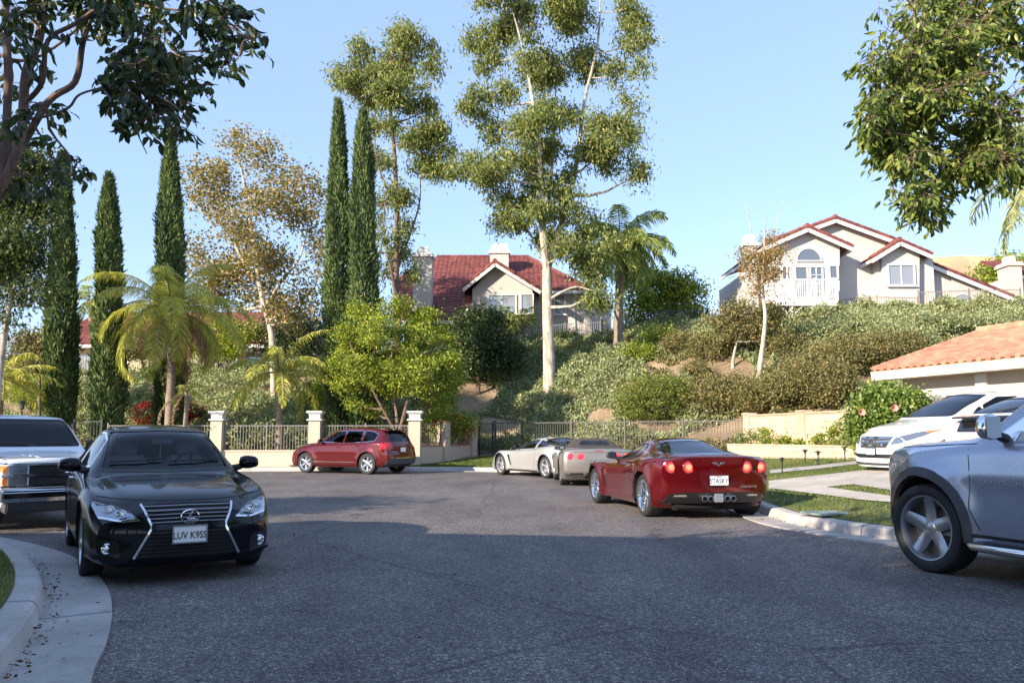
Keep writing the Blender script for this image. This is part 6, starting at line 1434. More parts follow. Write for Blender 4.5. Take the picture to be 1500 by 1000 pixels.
# ---- black sedan (front)
c = Car('sedan', 'black sedan with spindle grille and white front plate, parked at the left kerb facing us', 'car', dict(L=4.9, axles=(.98, 3.80), R=.335, Ra=.375, flare=.018, bow=(.30,.14), crown=[(0,.03),(1.4,.035),(1.6,.05),(4,.05),(4.9,.03)],
  top=[(0,.66),(.06,.70),(.2,.75),(.5,.82),(.9,.88),(1.25,.92),(1.42,.94),(1.60,1.01),(2.25,1.375),(2.55,1.44),(3.0,1.47),(3.5,1.44),(3.9,1.345),(4.35,1.14),(4.5,1.10),(4.82,1.06),(4.9,1.0)],
  belt=[(0,.56),(.15,.66),(.4,.74),(.9,.83),(1.5,.895),(2.5,.945),(4,1.0),(4.6,.98),(4.9,.9)], bot=[(0,.17),(.3,.17),(4.4,.18),(4.9,.28)], W=[(0,.80),(.15,.86),(.5,.895),(1.2,.91),(3.8,.91),(4.5,.87),(4.9,.80)],
  wb=[(0,.72),(.3,.80),(1,.85),(1.6,.855),(3.5,.86),(4.3,.82),(4.9,.7)], rw=[(0,.52),(.4,.62),(1.2,.70),(1.5,.725),(2.3,.565),(3.2,.58),(3.9,.57),(4.4,.62),(4.9,.55)],
  lean=[(.1,.10),(.25,.0),(.45,.0),(.6,.03),(.75,.12),(1,.3)], rlean=[(.2,.1),(.5,0),(.8,.02),(1.1,.1)], crease=[(.72,.012)]), 1.0)
c.window([(-.70,.98),(0,.965),(.70,.98),(.555,1.39),(0,1.41),(-.555,1.39)], 'F', tinted('sedan windscreen glass', (.62,.66,.70), .02, 1.3), 'windscreen', .03, ws(1.3, 2.5), .028)
c.window([(1.95,1.01),(2.30,1.29),(2.62,1.365),(2.98,1.375),(2.98,.995)], 'S', M_CARGD, 'window', .03, None, .02, M_CHROME); c.window([(3.04,.995),(3.04,1.375),(3.5,1.35),(3.86,1.235),(3.98,1.03)], 'S', M_CARGD, 'window', .03, None, .02, M_CHROME)
c.window([(-.56,1.14),(.56,1.14),(.50,1.36),(-.50,1.36)], 'B', M_CARGD, 'rear_window', .05, ws(3.3, 4.5))
# front details
SPN = [(-.425,.70),(-.33,.52),(-.475,.245),(.475,.245),(.33,.52),(.425,.70),(.28,.712),(0,.718),(-.28,.712)]
c.patch('grille', SPN, 'F', M_BLKM, .004, .04)
gm = MB()
for i in range(5): z = .553+i*.033; w = .345+(z-.53)*.42; c.strip('slat', [(-w,z+.0),(0,z+.006),(w,z)], 'F', .008, None, .012, mb=gm, depth=.01)
gm.build('upper_slats', simple('satin slat', (.25,.25,.26), .3, .8), c.root, fix=True); gm = MB()
for i in range(7): z = .262+i*.034; w = .455-(z-.26)*.46; c.strip('slat', [(-w,z),(w,z)], 'F', .009, None, .010, mb=gm, depth=.008)
gm.build('lower_slats', M_GLOSSB, c.root)
c.strip('bumper_bar', [(-.34,.512),(.34,.512)], 'F', .05, P_BLACK, .014, depth=.02)
for sg in (-1, 1):
    c.strip('grille_trim', [(sg*.43,.705),(sg*.345,.535),(sg*.345,.50),(sg*.485,.245)], 'F', .020, M_CHROME, .012, depth=.014)
    h = c.patch('headlight', [(sg*.44,.575),(sg*.60,.562),(sg*.79,.59),(sg*.845,.70),(sg*.83,.735),(sg*.70,.70),(sg*.52,.64)][::sg], 'F', M_LAMPC, .004, .035, r=.015)
    for (y, z, r) in ((.70,.655,.045),(.60,.625,.040)):
        c.lathe_at('lamp_lens', sg*y, z, 'F', [(r*1.15,-.012),(r*1.18,.010),(r,.014),(r*.8,.006),(r*.45,.018),(0,.024)], M_LAMPW if y > .65 else M_CHROME, h, 18)
    c.strip('lamp_bezel', [(sg*.45,.583),(sg*.60,.572),(sg*.79,.60)], 'F', .012, M_CHROME, .008, h, depth=.006); c.patch('lamp_mask', [(sg*.50,.632),(sg*.56,.645),(sg*.83,.728),(sg*.80,.70),(sg*.66,.705)][::sg], 'F', M_GLOSSB, .007, .04, h)
    f = c.patch('fog_recess', [(sg*.62,.40),(sg*.80,.42),(sg*.80,.27),(sg*.60,.25)][::sg], 'F', M_GLOSSB, .003, .05, r=.03)
    c.lathe_at('fog_light', sg*.715, .335, 'F', [(.047,-.02),(.05,.012),(.042,.016),(.034,.004),(.015,.012),(0,.014)], M_CHROME, None, 20)
    c.strip('bumper_lip', [(sg*.44,.225),(sg*.62,.235),(sg*.80,.27)], 'F', .03, P_BLACK, .03, depth=.04)
el = MB(); p, _ = c.hit(0, .60, 'F'); p = c.loc(p)+Vector((-.022,0,0))
el.tube([p+Vector((0,.083*math.cos(t),.060*math.sin(t))) for t in np.linspace(0, 2*math.pi, 31)], .007, 6, cap=False); el.tube([p+Vector((0,-.028+0*.0,.045)), p+Vector((0,.024,-.022))], .011, 6); el.tube([p+Vector((0,.026,-.024)), p+Vector((0,-.050,-.024))], .011, 6)
for v_ in range(len(el.v)): el.v[v_] = (el.v[v_][0], el.v[v_][1], el.v[v_][2])
el.build('emblem', M_CHROME, c.root, True)
c.plate(0, .445, 'F', 'LUV K9SS', .03, frame=M_CHROME, size=.088, ink=simple('black plate lettering', (.03,.03,.04), .5))
c.seams([[(-.80,.775),(-.6,.752),(-.3,.738),(0,.735),(.3,.738),(.6,.752),(.80,.775)]], 'F', .007)
c.seams([[(1.55,.93),(1.62,.6),(1.58,.25)],[(2.99,.99),(3.0,.5),(2.95,.25)],[(3.98,.99),(3.75,.75)]])
c.handle(2.75, .87, M_CHROME); c.handle(3.72, .89, M_CHROME)
for sg in (-1, 1): c.mirror(1.92, 1.035, P_BLACK, .235, .15, sg, chromecap=True)
wp = MB()
for y0, y1 in ((-.60,-.02),(.05,.60)): wp.tube([c.loc(c.hit(y0 if False else y1, 1.045, 'F', .02)[0]), c.loc(c.hit((y0+y1)/2, 1.052, 'F', .02)[0]), c.loc(c.hit(y0, 1.07, 'F', .02)[0])], .008, 5)
wp.build('wiper', M_BLK, c.root)
c.interior((2.35, 3.25), 1.10, dash=(1.95, 1.02), mat=simple('grey leather seat', (.22,.21,.20), .5))
m = MB(); m.box(c.loc((2.15, 0, 1.27)), (.02, .25, .065)); m.build('rear_view_mirror', simple('mirror back', (.16,.2,.22), .3), c.root, bevel=.012)
m = MB(); m.tube([c.loc((2.17,.01,1.24)), c.loc((2.17,.012,1.04))], .004, 5)
for i in range(9): m.lathe([(0,-.008),(.008,0),(0,.008)], 6, Matrix.Translation(c.loc((2.17,.01,1.22-i*.02))))
m.build('hanging_beads', simple('pale beads', (.55,.52,.45), .5), c.root)
c.arches(); c.finish(P_BLACK); c.wheels(M_ALLOY, dict(n=10, w0=.04, w1=.03, **{'in': .035}))
c.root.scale = (.945, .945, 1.01); c.k = .945; c.place((364, 825), None, heading=-59.5); sedan = c
# ---- red sports coupe (rear)
c = Car('sports_coupe', 'glossy red sports coupe with four lit round tail lamps, parked at the right kerb', 'car', dict(L=4.46, axles=(.97, 3.67), R=.338, Ra=.372, flare=.035, bow=(.28,.16), bulge=.03, crown=[(0,.03),(1.5,.035),(2.2,.07),(3.2,.07),(4.1,.035),(4.46,.03)],
  top=[(0,.56),(.1,.63),(.4,.71),(.9,.79),(1.4,.86),(1.62,.90),(2.15,1.15),(2.4,1.225),(2.75,1.25),(3.1,1.225),(3.5,1.135),(3.9,1.03),(4.08,.985),(4.2,.98),(4.40,.985),(4.46,.955)],
  belt=[(0,.48),(.3,.66),(.97,.80),(1.5,.80),(2.2,.83),(2.9,.885),(3.5,.945),(4.0,.945),(4.3,.93),(4.46,.90)], bot=[(0,.14),(3.9,.15),(4.3,.19),(4.46,.25)], W=[(0,.80),(.3,.90),(.97,.955),(1.6,.90),(2.4,.895),(3.1,.935),(3.67,.965),(4.2,.93),(4.46,.87)],
  wb=[(0,.7),(.6,.83),(1,.86),(1.7,.82),(2.4,.80),(3.1,.80),(3.67,.86),(4.2,.87),(4.46,.80)], rw=[(0,.5),(1,.68),(1.55,.70),(2.2,.53),(2.75,.50),(3.2,.53),(3.7,.60),(4.05,.70),(4.46,.70)],
  lean=[(.1,.1),(.3,0),(.5,.03),(.7,.2)], rlean=[(.2,.20),(.4,.05),(.6,.02),(.85,.0),(.95,.0),(1.1,.1)]))
c.window([(-.60,.995),(.60,.995),(.60,1.02),(.46,1.165),(.33,1.195),(0,1.205),(-.33,1.195),(-.46,1.165),(-.60,1.02)], 'B', M_CARG, 'rear_window', .03, ws(2.9, 4.2), .02, M_GLOSSB)
c.window([(1.92,.865),(2.25,1.08),(2.55,1.15),(2.78,1.145),(3.00,1.06),(3.02,.925),(2.2,.875)], 'S', M_CARG, 'window', .05, None, .016); c.window([(-.62,.93),(.62,.93),(.50,1.17),(-.50,1.17)], 'F', M_CARGD, 'windscreen', .03, ws(1.4, 2.6))
for sg in (-1, 1):
    for y in (.475, .735):
        c.lathe_at('tail_light', sg*y, .80, 'B', [(.098,-.10),(.100,.002),(.092,.010),(.080,.006)], M_REDD, None, 28); c.lathe_at('lamp_disc', sg*y, .80, 'B', [(.079,.002),(.06,.008),(.048,.010)], M_TAIL, c.root.children[-1], 28); c.lathe_at('lamp_core', sg*y, .80, 'B', [(.048,.010),(.03,.016),(0,.018)], M_TAILH, c.root.children[-1], 24)
    c.patch('reverse_light', [(sg*.48,.345),(sg*.70,.35),(sg*.68,.385),(sg*.50,.385)][::sg], 'B', simple('smoked lamp lens', (.35,.34,.32), .15, .3, coat=1), .008, .04, r=.02)
c.patch('diffuser', [(-.86,.27),(-.74,.40),(-.35,.42),(.35,.42),(.74,.40),(.86,.27),(.72,.255),(-.72,.255)], 'B', M_BLK, .010, .06, r=.03); c.patch('plate_recess', [(-.30,.71),(.30,.71),(.25,.50),(-.25,.50)], 'B', P_RED, .002, .06, r=.04)
c.strip('recess_edge', [(-.30,.712),(-.24,.495),(.24,.495),(.30,.712)], 'B', .006, M_GAP, .004)
dd = MB()
dd.box(c.loc((4.12, 0, .20)), (.25, 1.3, .12)); dd.build('rear_valance', M_BLKM, c.root, bevel=.03)
for i, y in enumerate((-.235,-.135,.135,.235)):
    p = c.loc((4.42, y, .325)); e = MB(); e.lathe([(.030,-.18),(.044,-.16),(.046,.03),(.040,.034),(.036,.0),(.034,-.12),(0,-.12)], 20, Matrix.Translation(p) @ Matrix.Rotation(R(90), 4, 'Y')); e.build('exhaust_tip', M_CHROME, c.root, True)
m = MB(); m.box(c.loc((4.44, 0, .335)), (.03, .15, .13)); m.build('exhaust_plate', M_ALLOY, c.root, bevel=.01)
c.plate(0, .60, 'B', 'STASKY', .02, frame=M_CHROME, size=.1, sub='California')
c.text('rear_badge', 'CORVETTE', .50, .50, 'B', .045, M_ALLOY, .016, spacing=1.1, sx=1.2)
em = MB(); p = c.loc(c.hit(0, .845, 'B', .006)[0])
for sg in (-1, 1): em.add([p+Vector((.0,sg*.0,-.035)), p+Vector((0,sg*.085,.035)), p+Vector((0,sg*.03,.035)), p+Vector((0,sg*.02,.02))], [(0,1,2,3)]); em.add([p+Vector((.002,sg*.085,.035)), p+Vector((.002,sg*.11,.015)), p+Vector((.002,sg*.06,.0))], [(0,1,2)])
em.build('emblem', M_CHROME, c.root, fix=False)
c.seams([[(1.52,.78),(1.62,.45),(1.66,.2)],[(3.10,.90),(3.04,.5),(2.95,.2)]]); c.seams([[(-.86,.935),(-.5,.95),(.5,.95),(.86,.935)]], 'B', .007)
c.patch('side_vent', [(1.40,.66),(1.47,.66),(1.60,.36),(1.55,.36)], 'L', M_BLKM, .003, .03); c.strip('vent_edge', [(1.38,.67),(1.54,.36)], 'L', .012, P_RED, .02, depth=.02)
c.handle(2.98, .82, P_RED, .14) if False else None
for sg in (-1, 1): c.mirror(1.92, .93, M_BLK, .19, .13, sg)
c.interior((2.55,), .92, y=.36, dash=(1.95,.86))
c.arches(); c.finish(P_RED); c.wheels(M_CHROME, dict(n=7, w0=.03, w1=.022, split=(-.16, .16), sp=.8, **{'in': .045}), rr_=.25, tw=.275)
c.place((884, 741), (950, 756), heading=101, anchor='R'); redcar = c
# ---- silver sports coupe (side)
SPV = dict(c.sp)
c = Car('sports_coupe', 'silver sports coupe with five-spoke wheels, parked farthest up the right kerb', 'car', SPV)
c.window([(-.68,.99),(.68,.99),(.50,1.175),(0,1.215),(-.50,1.175)], 'B', M_CARGD, 'rear_window', .03, ws(2.9, 4.2)); c.window([(1.92,.865),(2.25,1.08),(2.55,1.15),(2.75,1.15),(2.85,.90),(2.2,.875)], 'S', M_CARGD, 'window', .03, None, .014)
c.window([(2.98,.92),(2.88,1.14),(3.15,1.10),(3.62,.97)], 'S', M_CARGD, 'window', .03, None, .012); c.window([(-.62,.93),(.62,.93),(.50,1.17),(-.50,1.17)], 'F', M_CARGD, 'windscreen', .03, ws(1.4, 2.6))
for sg in (-1, 1):
    for y in (.475, .735): c.lathe_at('tail_light', sg*y, .80, 'B', [(.090,-.05),(.092,.008),(.05,.012),(0,.014)], M_REDL, None, 20)
c.patch('diffuser', [(-.80,.30),(-.70,.415),(.70,.415),(.80,.30),(.70,.20),(-.70,.20)], 'B', M_BLK, .01, .08); c.patch('side_marker', [(.22,.56),(.36,.57),(.36,.60),(.22,.59)], 'L', M_AMBER, .004); c.patch('side_marker', [(4.05,.62),(4.2,.62),(4.2,.65),(4.05,.65)], 'L', M_REDL, .004)
c.patch('side_vent', [(1.38,.68),(1.48,.68),(1.60,.34),(1.54,.34)], 'L', M_BLKM, .003, .03); c.seams([[(1.52,.78),(1.62,.45),(1.66,.2)],[(3.10,.88),(3.04,.5),(2.95,.2)]]); c.patch('door_pull', [(3.0,.80),(3.05,.84),(3.06,.90),(2.99,.88)], 'L', M_BLK, .004)
for sg in (-1, 1): c.mirror(1.92, .93, M_BLK, .17, .12, sg)
c.strip('rocker_panel', [(1.4,.20),(3.2,.20)], 'L', .035, M_BLK, .004)
c.arches(); c.finish(P_SILV); c.wheels(M_ALLOY, dict(n=5, w0=.085, w1=.05, **{'in': .04}), rr_=.25, tw=.26)
c.place((736, 695), None, heading=90+31); silv = c
# ---- pewter convertible (rear)
SPC = dict(SPV); SPC.update(L=4.56, axles=(.95, 3.62), top=[(0,.56),(.1,.63),(.4,.71),(.9,.79),(1.4,.86),(1.66,.90),(2.15,1.13),(2.4,1.20),(2.75,1.215),(3.1,1.20),(3.35,1.15),(3.55,1.06),(3.72,.985),(3.85,.965),(4.1,.965),(4.5,.955),(4.56,.92)], belt=[(0,.48),(.3,.66),(.97,.80),(1.5,.80),(2.2,.84),(3.0,.88),(3.6,.93),(4.3,.925),(4.56,.87)],
  W=[(0,.78),(.3,.86),(.97,.92),(1.6,.88),(2.4,.885),(3.1,.91),(3.67,.935),(4.3,.925),(4.56,.90)], wb=[(0,.7),(.6,.83),(1,.84),(1.7,.80),(2.4,.78),(3.0,.78),(3.5,.80),(3.9,.86),(4.56,.84)], rw=[(0,.5),(1,.68),(1.55,.70),(2.2,.54),(2.75,.52),(3.2,.53),(3.5,.60),(3.8,.72),(4.56,.74)], bot=[(0,.14),(4.1,.15),(4.56,.30)], crown=[(0,.03),(1.5,.03),(2.2,.05),(3.3,.05),(3.8,.02),(4.56,.02)], rlean=[(.2,.16),(.4,.02),(.6,.0),(.95,.03)], bow=(.28,.12))
c = Car('convertible', 'pewter grey convertible with dark cloth top and lit oval tail lamps between two sports coupes', 'car', SPC)
tf = s_ = c.cut([(2.18,.905),(2.18,1.30),(3.74,1.30),(3.74,.985),(3.45,.915)], 'L'); to = c.take(tf, 'cloth_top', M_CLOTHTOP, -.004); tf = c.cut([(2.18,.905),(2.18,1.30),(3.74,1.30),(3.74,.985),(3.45,.915)], 'R'); c.take(tf, 'cloth_top', M_CLOTHTOP, -.004)
tf = [f for f in c.bm.faces if 2.16 < f.calc_center_median().x < 3.76 and f.calc_center_median().z > .96 and abs(f.calc_center_median().y) <= .3]; c.take(tf, 'cloth_top', M_CLOTHTOP, -.004)
c.patch('rear_window', [(-.40,1.03),(.40,1.03),(.34,1.135),(-.34,1.135)], 'B', simple('dark plastic window', (.012,.014,.03), .15), .012, .05, r=.04); c.window([(1.95,.865),(2.2,1.05),(2.22,1.0),(2.22,.87)], 'S', M_CARGD, 'window', .02, None, .01)
c.patch('window', [(2.05,.88),(2.3,1.08),(2.7,1.12),(2.95,1.08),(3.0,.92)], 'L', M_CARGD, .006, .05); c.patch('window', [(2.05,.88),(2.3,1.08),(2.7,1.12),(2.95,1.08),(3.0,.92)][::-1], 'R', M_CARGD, .006, .05)
for sg in (-1, 1):
    for y in (.46, .71): c.lathe_at('tail_light', sg*y, .755, 'B', [(.092,-.06),(.094,.004),(.085,.010)], M_REDD, None, 24); q = c.root.children[-1]; c.lathe_at('lamp_disc', sg*y, .755, 'B', [(.085,.008),(.04,.016),(0,.018)], M_TAILP, q, 24)
for nm in [o for o in c.root.children if o.name.startswith('tail_light')]:
    for q in [nm]+list(nm.children):
        zc = .755
        for v in q.data.vertices: v.co.z = zc+(v.co.z-zc)*.78
c.patch('plate_recess', [(-.24,.60),(.24,.60),(.22,.42),(-.22,.42)], 'B', M_BLK, .004, .05, r=.02); c.plate(0, .51, 'B', '2NL1O11' if False else None, .02, sub='California'); c.patch('bumper_vent', [(-.72,.31),(-.40,.31),(-.40,.345),(-.72,.345)], 'B', M_BLK, .006); c.patch('bumper_vent', [(.72,.31),(.40,.31),(.40,.345),(.72,.345)][::-1], 'B', M_BLK, .006)
c.patch('valance', [(-.30,.36),(.30,.36),(.34,.20),(-.34,.20)], 'B', M_BLK, .008, .05)
for y in (-.20,-.11,.11,.20): e = MB(); e.lathe([(.03,-.15),(.038,.02),(.034,.02),(.03,-.1),(0,-.1)], 16, Matrix.Translation(c.loc((4.55, y, .26))) @ Matrix.Rotation(R(90), 4, 'Y')); e.build('exhaust_tip', M_CHROME, c.root, True)
c.patch('brake_light', [(-.10,.885),(.10,.885),(.10,.905),(-.10,.905)], 'B', M_REDL, .006); c.text('rear_badge', 'CORVETTE', 0, .66, 'B', .07, simple('embossed pewter', (.25,.235,.22), .35, .6), .002, spacing=1.6)
c.seams([[(-.80,.865),(-.4,.86),(.4,.86),(.80,.865)]], 'B', .008); c.seams([[(1.52,.78),(1.62,.45),(1.66,.2)],[(3.10,.86),(3.04,.5),(2.95,.2)]])
for sg in (-1, 1): c.mirror(1.92, .94, P_PEW, .18, .13, sg)
c.arches(); c.finish(P_PEW); c.wheels(M_ALLOY, dict(n=5, w0=.09, w1=.06, **{'in': .03}), rr_=.235, tw=.27)
c.place((780, 706), (826, 710), heading=90+1, anchor='R'); conv = c
# ---- maroon crossover
SUVM = dict(L=4.68, axles=(.93, 3.76), R=.37, Ra=.41, flare=.03, bow=(.26,.12), crown=[(0,.03),(1.3,.04),(2,.05),(4.3,.05),(4.68,.03)],
  top=[(0,.88),(.08,.94),(.3,1.02),(.8,1.09),(1.2,1.14),(1.36,1.18),(2.0,1.53),(2.35,1.63),(3.0,1.67),(3.7,1.64),(4.15,1.575),(4.30,1.53),(4.48,1.32),(4.60,1.12),(4.68,1.0)],
  belt=[(0,.72),(.2,.86),(.9,.99),(1.4,1.05),(3,1.10),(4.2,1.14),(4.5,1.08),(4.68,.95)], bot=[(0,.22),(4.3,.24),(4.68,.36)], W=[(0,.82),(.2,.90),(.9,.96),(3.7,.965),(4.3,.93),(4.68,.86)],
  wb=[(0,.74),(.3,.84),(1,.89),(3.7,.89),(4.3,.86),(4.68,.78)], rw=[(0,.55),(.5,.68),(1.2,.76),(1.4,.76),(2.1,.62),(3.5,.63),(4.1,.64),(4.4,.68),(4.68,.66)], lean=[(.2,.1),(.45,.0),(.7,.02),(1,.1)], rlean=[(.2,.12),(.4,.0),(.65,.0),(.85,.05),(1.2,.04)], crease=[(.78,.012)])
c = Car('crossover', 'maroon crossover with chrome wheels, parked across the cul-de-sac before the pillars', 'car', SUVM, 1.0)
c.window([(-.62,1.23),(.62,1.23),(.56,1.54),(-.56,1.54)], 'F', M_CARGD, 'windscreen', .04, ws(1.2, 2.3)); c.window([(1.62,1.13),(1.95,1.36),(2.25,1.505),(2.62,1.535),(2.62,1.11)], 'S', M_CARG, 'window', .04, None, .016, M_CHROME)
c.window([(2.68,1.11),(2.68,1.54),(3.42,1.53),(3.42,1.12)], 'S', M_CARGD, 'window', .03, None, .016, M_CHROME); c.window([(3.50,1.12),(3.50,1.53),(3.85,1.50),(4.10,1.40),(4.02,1.17)], 'S', M_CARGD, 'window', .04, None, .014, M_CHROME); c.window([(-.60,1.16),(.60,1.16),(.52,1.50),(-.52,1.50)], 'B', M_CARGD, 'rear_window', .05, ws(4.1, 4.7))
sp_ = MB(); sp_.prism([(4.10,1.60),(4.42,1.555),(4.44,1.53),(4.12,1.56)], lambda u, v, t: c.loc((u, t, v)), -.60, .60); sp_.build('roof_spoiler', P_MAROON, c.root, bevel=.008)
for sg in (-1, 1): c.patch('tail_light', [(sg*.56,1.10),(sg*.80,1.12),(sg*.88,1.02),(sg*.86,.86),(sg*.60,.88)][::sg], 'B', M_REDL, .006, .05, r=.03)
for pr in 'LR': c.patch('tail_light', [(4.30,.88),(4.28,1.10),(4.56,1.06),(4.60,.88)][::1 if pr == 'L' else -1], pr, M_REDL, .006, .05, r=.03); c.patch('headlight', [(.16,.80),(.20,.90),(.62,.97),(.50,.86)][::1 if pr == 'L' else -1], pr, M_LAMPC, .005, .04, r=.02); c.strip('side_cladding', [(1.38,.30),(3.30,.30)], pr, .12, M_GREYP, .006); c.strip('side_cladding', [(1.36,.42),(3.32,.42)], pr, .018, M_CHROME, .008)
c.patch('rear_bumper', [(-.86,.26),(.86,.26),(.86,.50),(.60,.56),(-.60,.56),(-.86,.50)], 'B', M_GREYP, .006, .07, r=.03); c.strip('bumper_trim', [(-.5,.57),(.5,.57)], 'B', .02, M_CHROME, .01); c.plate(0, .86, 'B', None, .012); c.text('rear_badge', 'EDGE', -.52, .80, 'B', .07, M_CHROME); c.text('rear_badge', 'SEL', .55, .80, 'B', .06, M_CHROME)
c.patch('grille', [(-.45,.60),(.45,.60),(.5,.84),(-.5,.84)], 'F', M_CHROME, .006, .06)
c.seams([[(1.40,1.05),(1.46,.6),(1.42,.3)],[(2.65,1.09),(2.66,.6),(2.62,.3)],[(3.46,1.11),(3.42,.85),(3.30,.72)]]); c.handle(2.45, .96, P_MAROON); c.handle(3.30, .99, P_MAROON)
for sg in (-1, 1): c.mirror(1.70, 1.16, P_MAROON, .2, .16, sg)
c.interior((2.2, 3.1), 1.25, dash=(1.75, 1.15)); c.arches(); c.finish(P_MAROON); c.wheels(M_CHROME, dict(n=6, w0=.10, w1=.075, **{'in': .02}), rr_=.255, tw=.24)
c.place((449, 692), None, heading=90+62); edge = c
# ---- white minivan
VAN = dict(L=5.15, axles=(.98, 3.98), R=.345, Ra=.385, flare=.02, bow=(.34,.12), crown=[(0,.03),(1.2,.05),(2,.06),(5.1,.05)],
  top=[(0,.86),(.08,.90),(.4,1.0),(.8,1.08),(1.15,1.16),(1.35,1.26),(2.0,1.58),(2.35,1.69),(3.0,1.735),(4.2,1.73),(4.8,1.69),(5.0,1.5),(5.12,1.1),(5.15,1.0)],
  belt=[(0,.70),(.3,.84),(.9,.95),(1.4,1.02),(3,1.08),(4.6,1.12),(5.15,.95)], bot=[(0,.18),(4.8,.2),(5.15,.3)], W=[(0,.82),(.2,.90),(.9,.98),(1.5,1.0),(4.5,1.0),(5.15,.9)], wb=[(0,.74),(.3,.84),(1,.90),(4.6,.93),(5.15,.82)],
  rw=[(0,.55),(.5,.68),(1.1,.78),(1.35,.80),(2.1,.66),(3.5,.68),(4.8,.68),(5.15,.66)], lean=[(.1,.12),(.3,.0),(.6,.02),(.8,.10),(1,.2)], rlean=[(.2,.1),(.5,0),(1.6,.0)], crease=[(.80,.012)])
c = Car('minivan', 'white minivan facing the street in the driveway beside the hibiscus bush', 'van', VAN)
c.window([(-.70,1.20),(.70,1.20),(.74,1.22),(.60,1.63),(0,1.665),(-.60,1.63),(-.74,1.22)], 'F', M_CARG, 'windscreen', .05, ws(1.0, 2.5)); c.window([(1.48,1.07),(1.95,1.38),(2.0,1.38),(2.0,1.08)], 'S', M_CARGD, 'window', .03, None, .014)
c.window([(2.06,1.08),(2.06,1.42),(2.45,1.59),(2.95,1.61),(2.95,1.09)], 'S', M_CARG, 'window', .04, None, .014); c.window([(3.03,1.10),(3.03,1.61),(4.0,1.60),(4.0,1.12)], 'S', M_CARGD, 'window', .04, None, .014); c.window([(4.08,1.13),(4.08,1.60),(4.7,1.56),(4.85,1.15)], 'S', M_CARGD, 'window', .04, None, .014)
c.patch('grille', [(-.50,.80),(-.40,.56),(.40,.56),(.50,.80)], 'F', M_GREYP, .006, .06, r=.04)
for z, w in ((.62,.42),(.69,.46),(.765,.50)): c.strip('grille_bar', [(-w,z+.01),(0,z-.012),(w,z+.01)], 'F', .028, M_CHROME, .014, depth=.012)
m = MB(); p = c.loc(c.hit(0, .69, 'F', .03)[0])
for sg in (-1, 1): m.beam(p+Vector((0, sg*.055, .055)), p+Vector((0, sg*.035, -.055)), .018, .02)
m.beam(p+Vector((0,-.045,0)), p+Vector((0,.045,0)), .016, .018); m.build('emblem', M_CHROME, c.root)
for sg in (-1, 1): h = c.patch('headlight', [(sg*.48,.62),(sg*.53,.76),(sg*.75,.86),(sg*.955,.93),(sg*.90,.80),(sg*.70,.66)][::sg], 'F', M_LAMPC, .006, .04, r=.02); c.patch('turn_signal', [(sg*.90,.86),(sg*.86,.885),(sg*.945,.925),(sg*.94,.885)][::sg], 'F', M_AMBER, .010, .04, h)
c.patch('lower_intake', [(-.72,.40),(-.45,.36),(.45,.36),(.72,.40),(.80,.46),(.50,.44),(-.50,.44),(-.80,.46)], 'F', M_BLK, .006, .06); c.strip('bumper_lip', [(-.8,.25),(0,.24),(.8,.25)], 'F', .05, M_GREYP, .004); c.plate(0, .49, 'F', None, .03, frame=M_BLK, w=.28, h=.14)
c.seams([[(-.88,.96),(-.5,.90),(0,.885),(.5,.90),(.88,.96)]], 'F', .008); c.seams([[(1.40,1.03),(1.50,.6),(1.44,.25)],[(2.98,1.08),(3.0,.6),(2.98,.25)],[(4.04,1.1),(4.0,.85)]]); c.handle(2.75,.98,P_WHITE); c.handle(3.2,.99,P_WHITE); c.strip('side_sill', [(1.4,.22),(3.55,.22)], 'L', .05, M_GREYP, .004)
for sg in (-1, 1): c.mirror(1.95, 1.12, P_WHITE, .22, .17, sg)
sr = c.patch('sunroof', [(2.35,-.38),(2.9,-.38),(2.9,.38),(2.35,.38)], 'T', M_GLOSSB, .004, .1, r=.06)
c.interior((2.4, 3.3), 1.28, dash=(1.75, 1.12)); c.arches(); c.finish(P_WHITE); c.wheels(M_ALLOY, dict(n=7, w0=.05, w1=.05, **{'in': .03}), rr_=.225, tw=.23)
van = c
# left front wheel of the van: photo (1357, ~694) hidden by the grey car's fender
vz = .52; c.place((1386, 699), None, heading=180+13, z=.50)
# ---- white hatchback, tail towards us, between the minivan and the grey SUV
HAT = dict(L=4.46, axles=(.90, 3.60), R=.32, Ra=.355, flare=.015, bow=(.26,.10), crown=[(0,.03),(1.3,.04),(2,.05),(4.2,.04),(4.46,.03)],
  top=[(0,.70),(.3,.82),(.9,.98),(1.2,1.08),(2.0,1.40),(2.3,1.47),(2.8,1.49),(3.4,1.40),(3.9,1.25),(4.25,1.12),(4.32,1.10),(4.40,1.0),(4.46,.9)], belt=[(0,.6),(.3,.75),(1,.9),(2.5,.97),(3.8,1.03),(4.2,1.04),(4.46,.85)], bot=[(0,.18),(4.46,.25)],
  W=[(0,.72),(.3,.83),(1,.87),(3.6,.875),(4.2,.85),(4.46,.80)], wb=[(0,.65),(1,.80),(3.6,.80),(4.2,.78),(4.46,.74)], rw=[(0,.5),(1,.66),(2,.56),(3.4,.56),(4.1,.62),(4.46,.64)], lean=[(.1,.1),(.3,0),(.7,.1)], rlean=[(.2,.1),(.4,0),(.75,.0),(1,.05)])
c = Car('hatchback', 'small white hatchback with dark tail spoiler, behind the mirror of the grey SUV', 'car', HAT)
c.window([(-.54,1.16),(.54,1.16),(.50,1.40),(-.50,1.40)], 'B', M_CARGD, 'rear_window', .05, ws(3.0, 4.35)); c.window([(1.7,1.0),(2.2,1.30),(2.75,1.36),(2.75,1.0)], 'S', M_CARGD); c.window([(2.82,1.0),(2.82,1.36),(3.4,1.28),(3.8,1.12),(3.7,1.05)], 'S', M_CARGD)
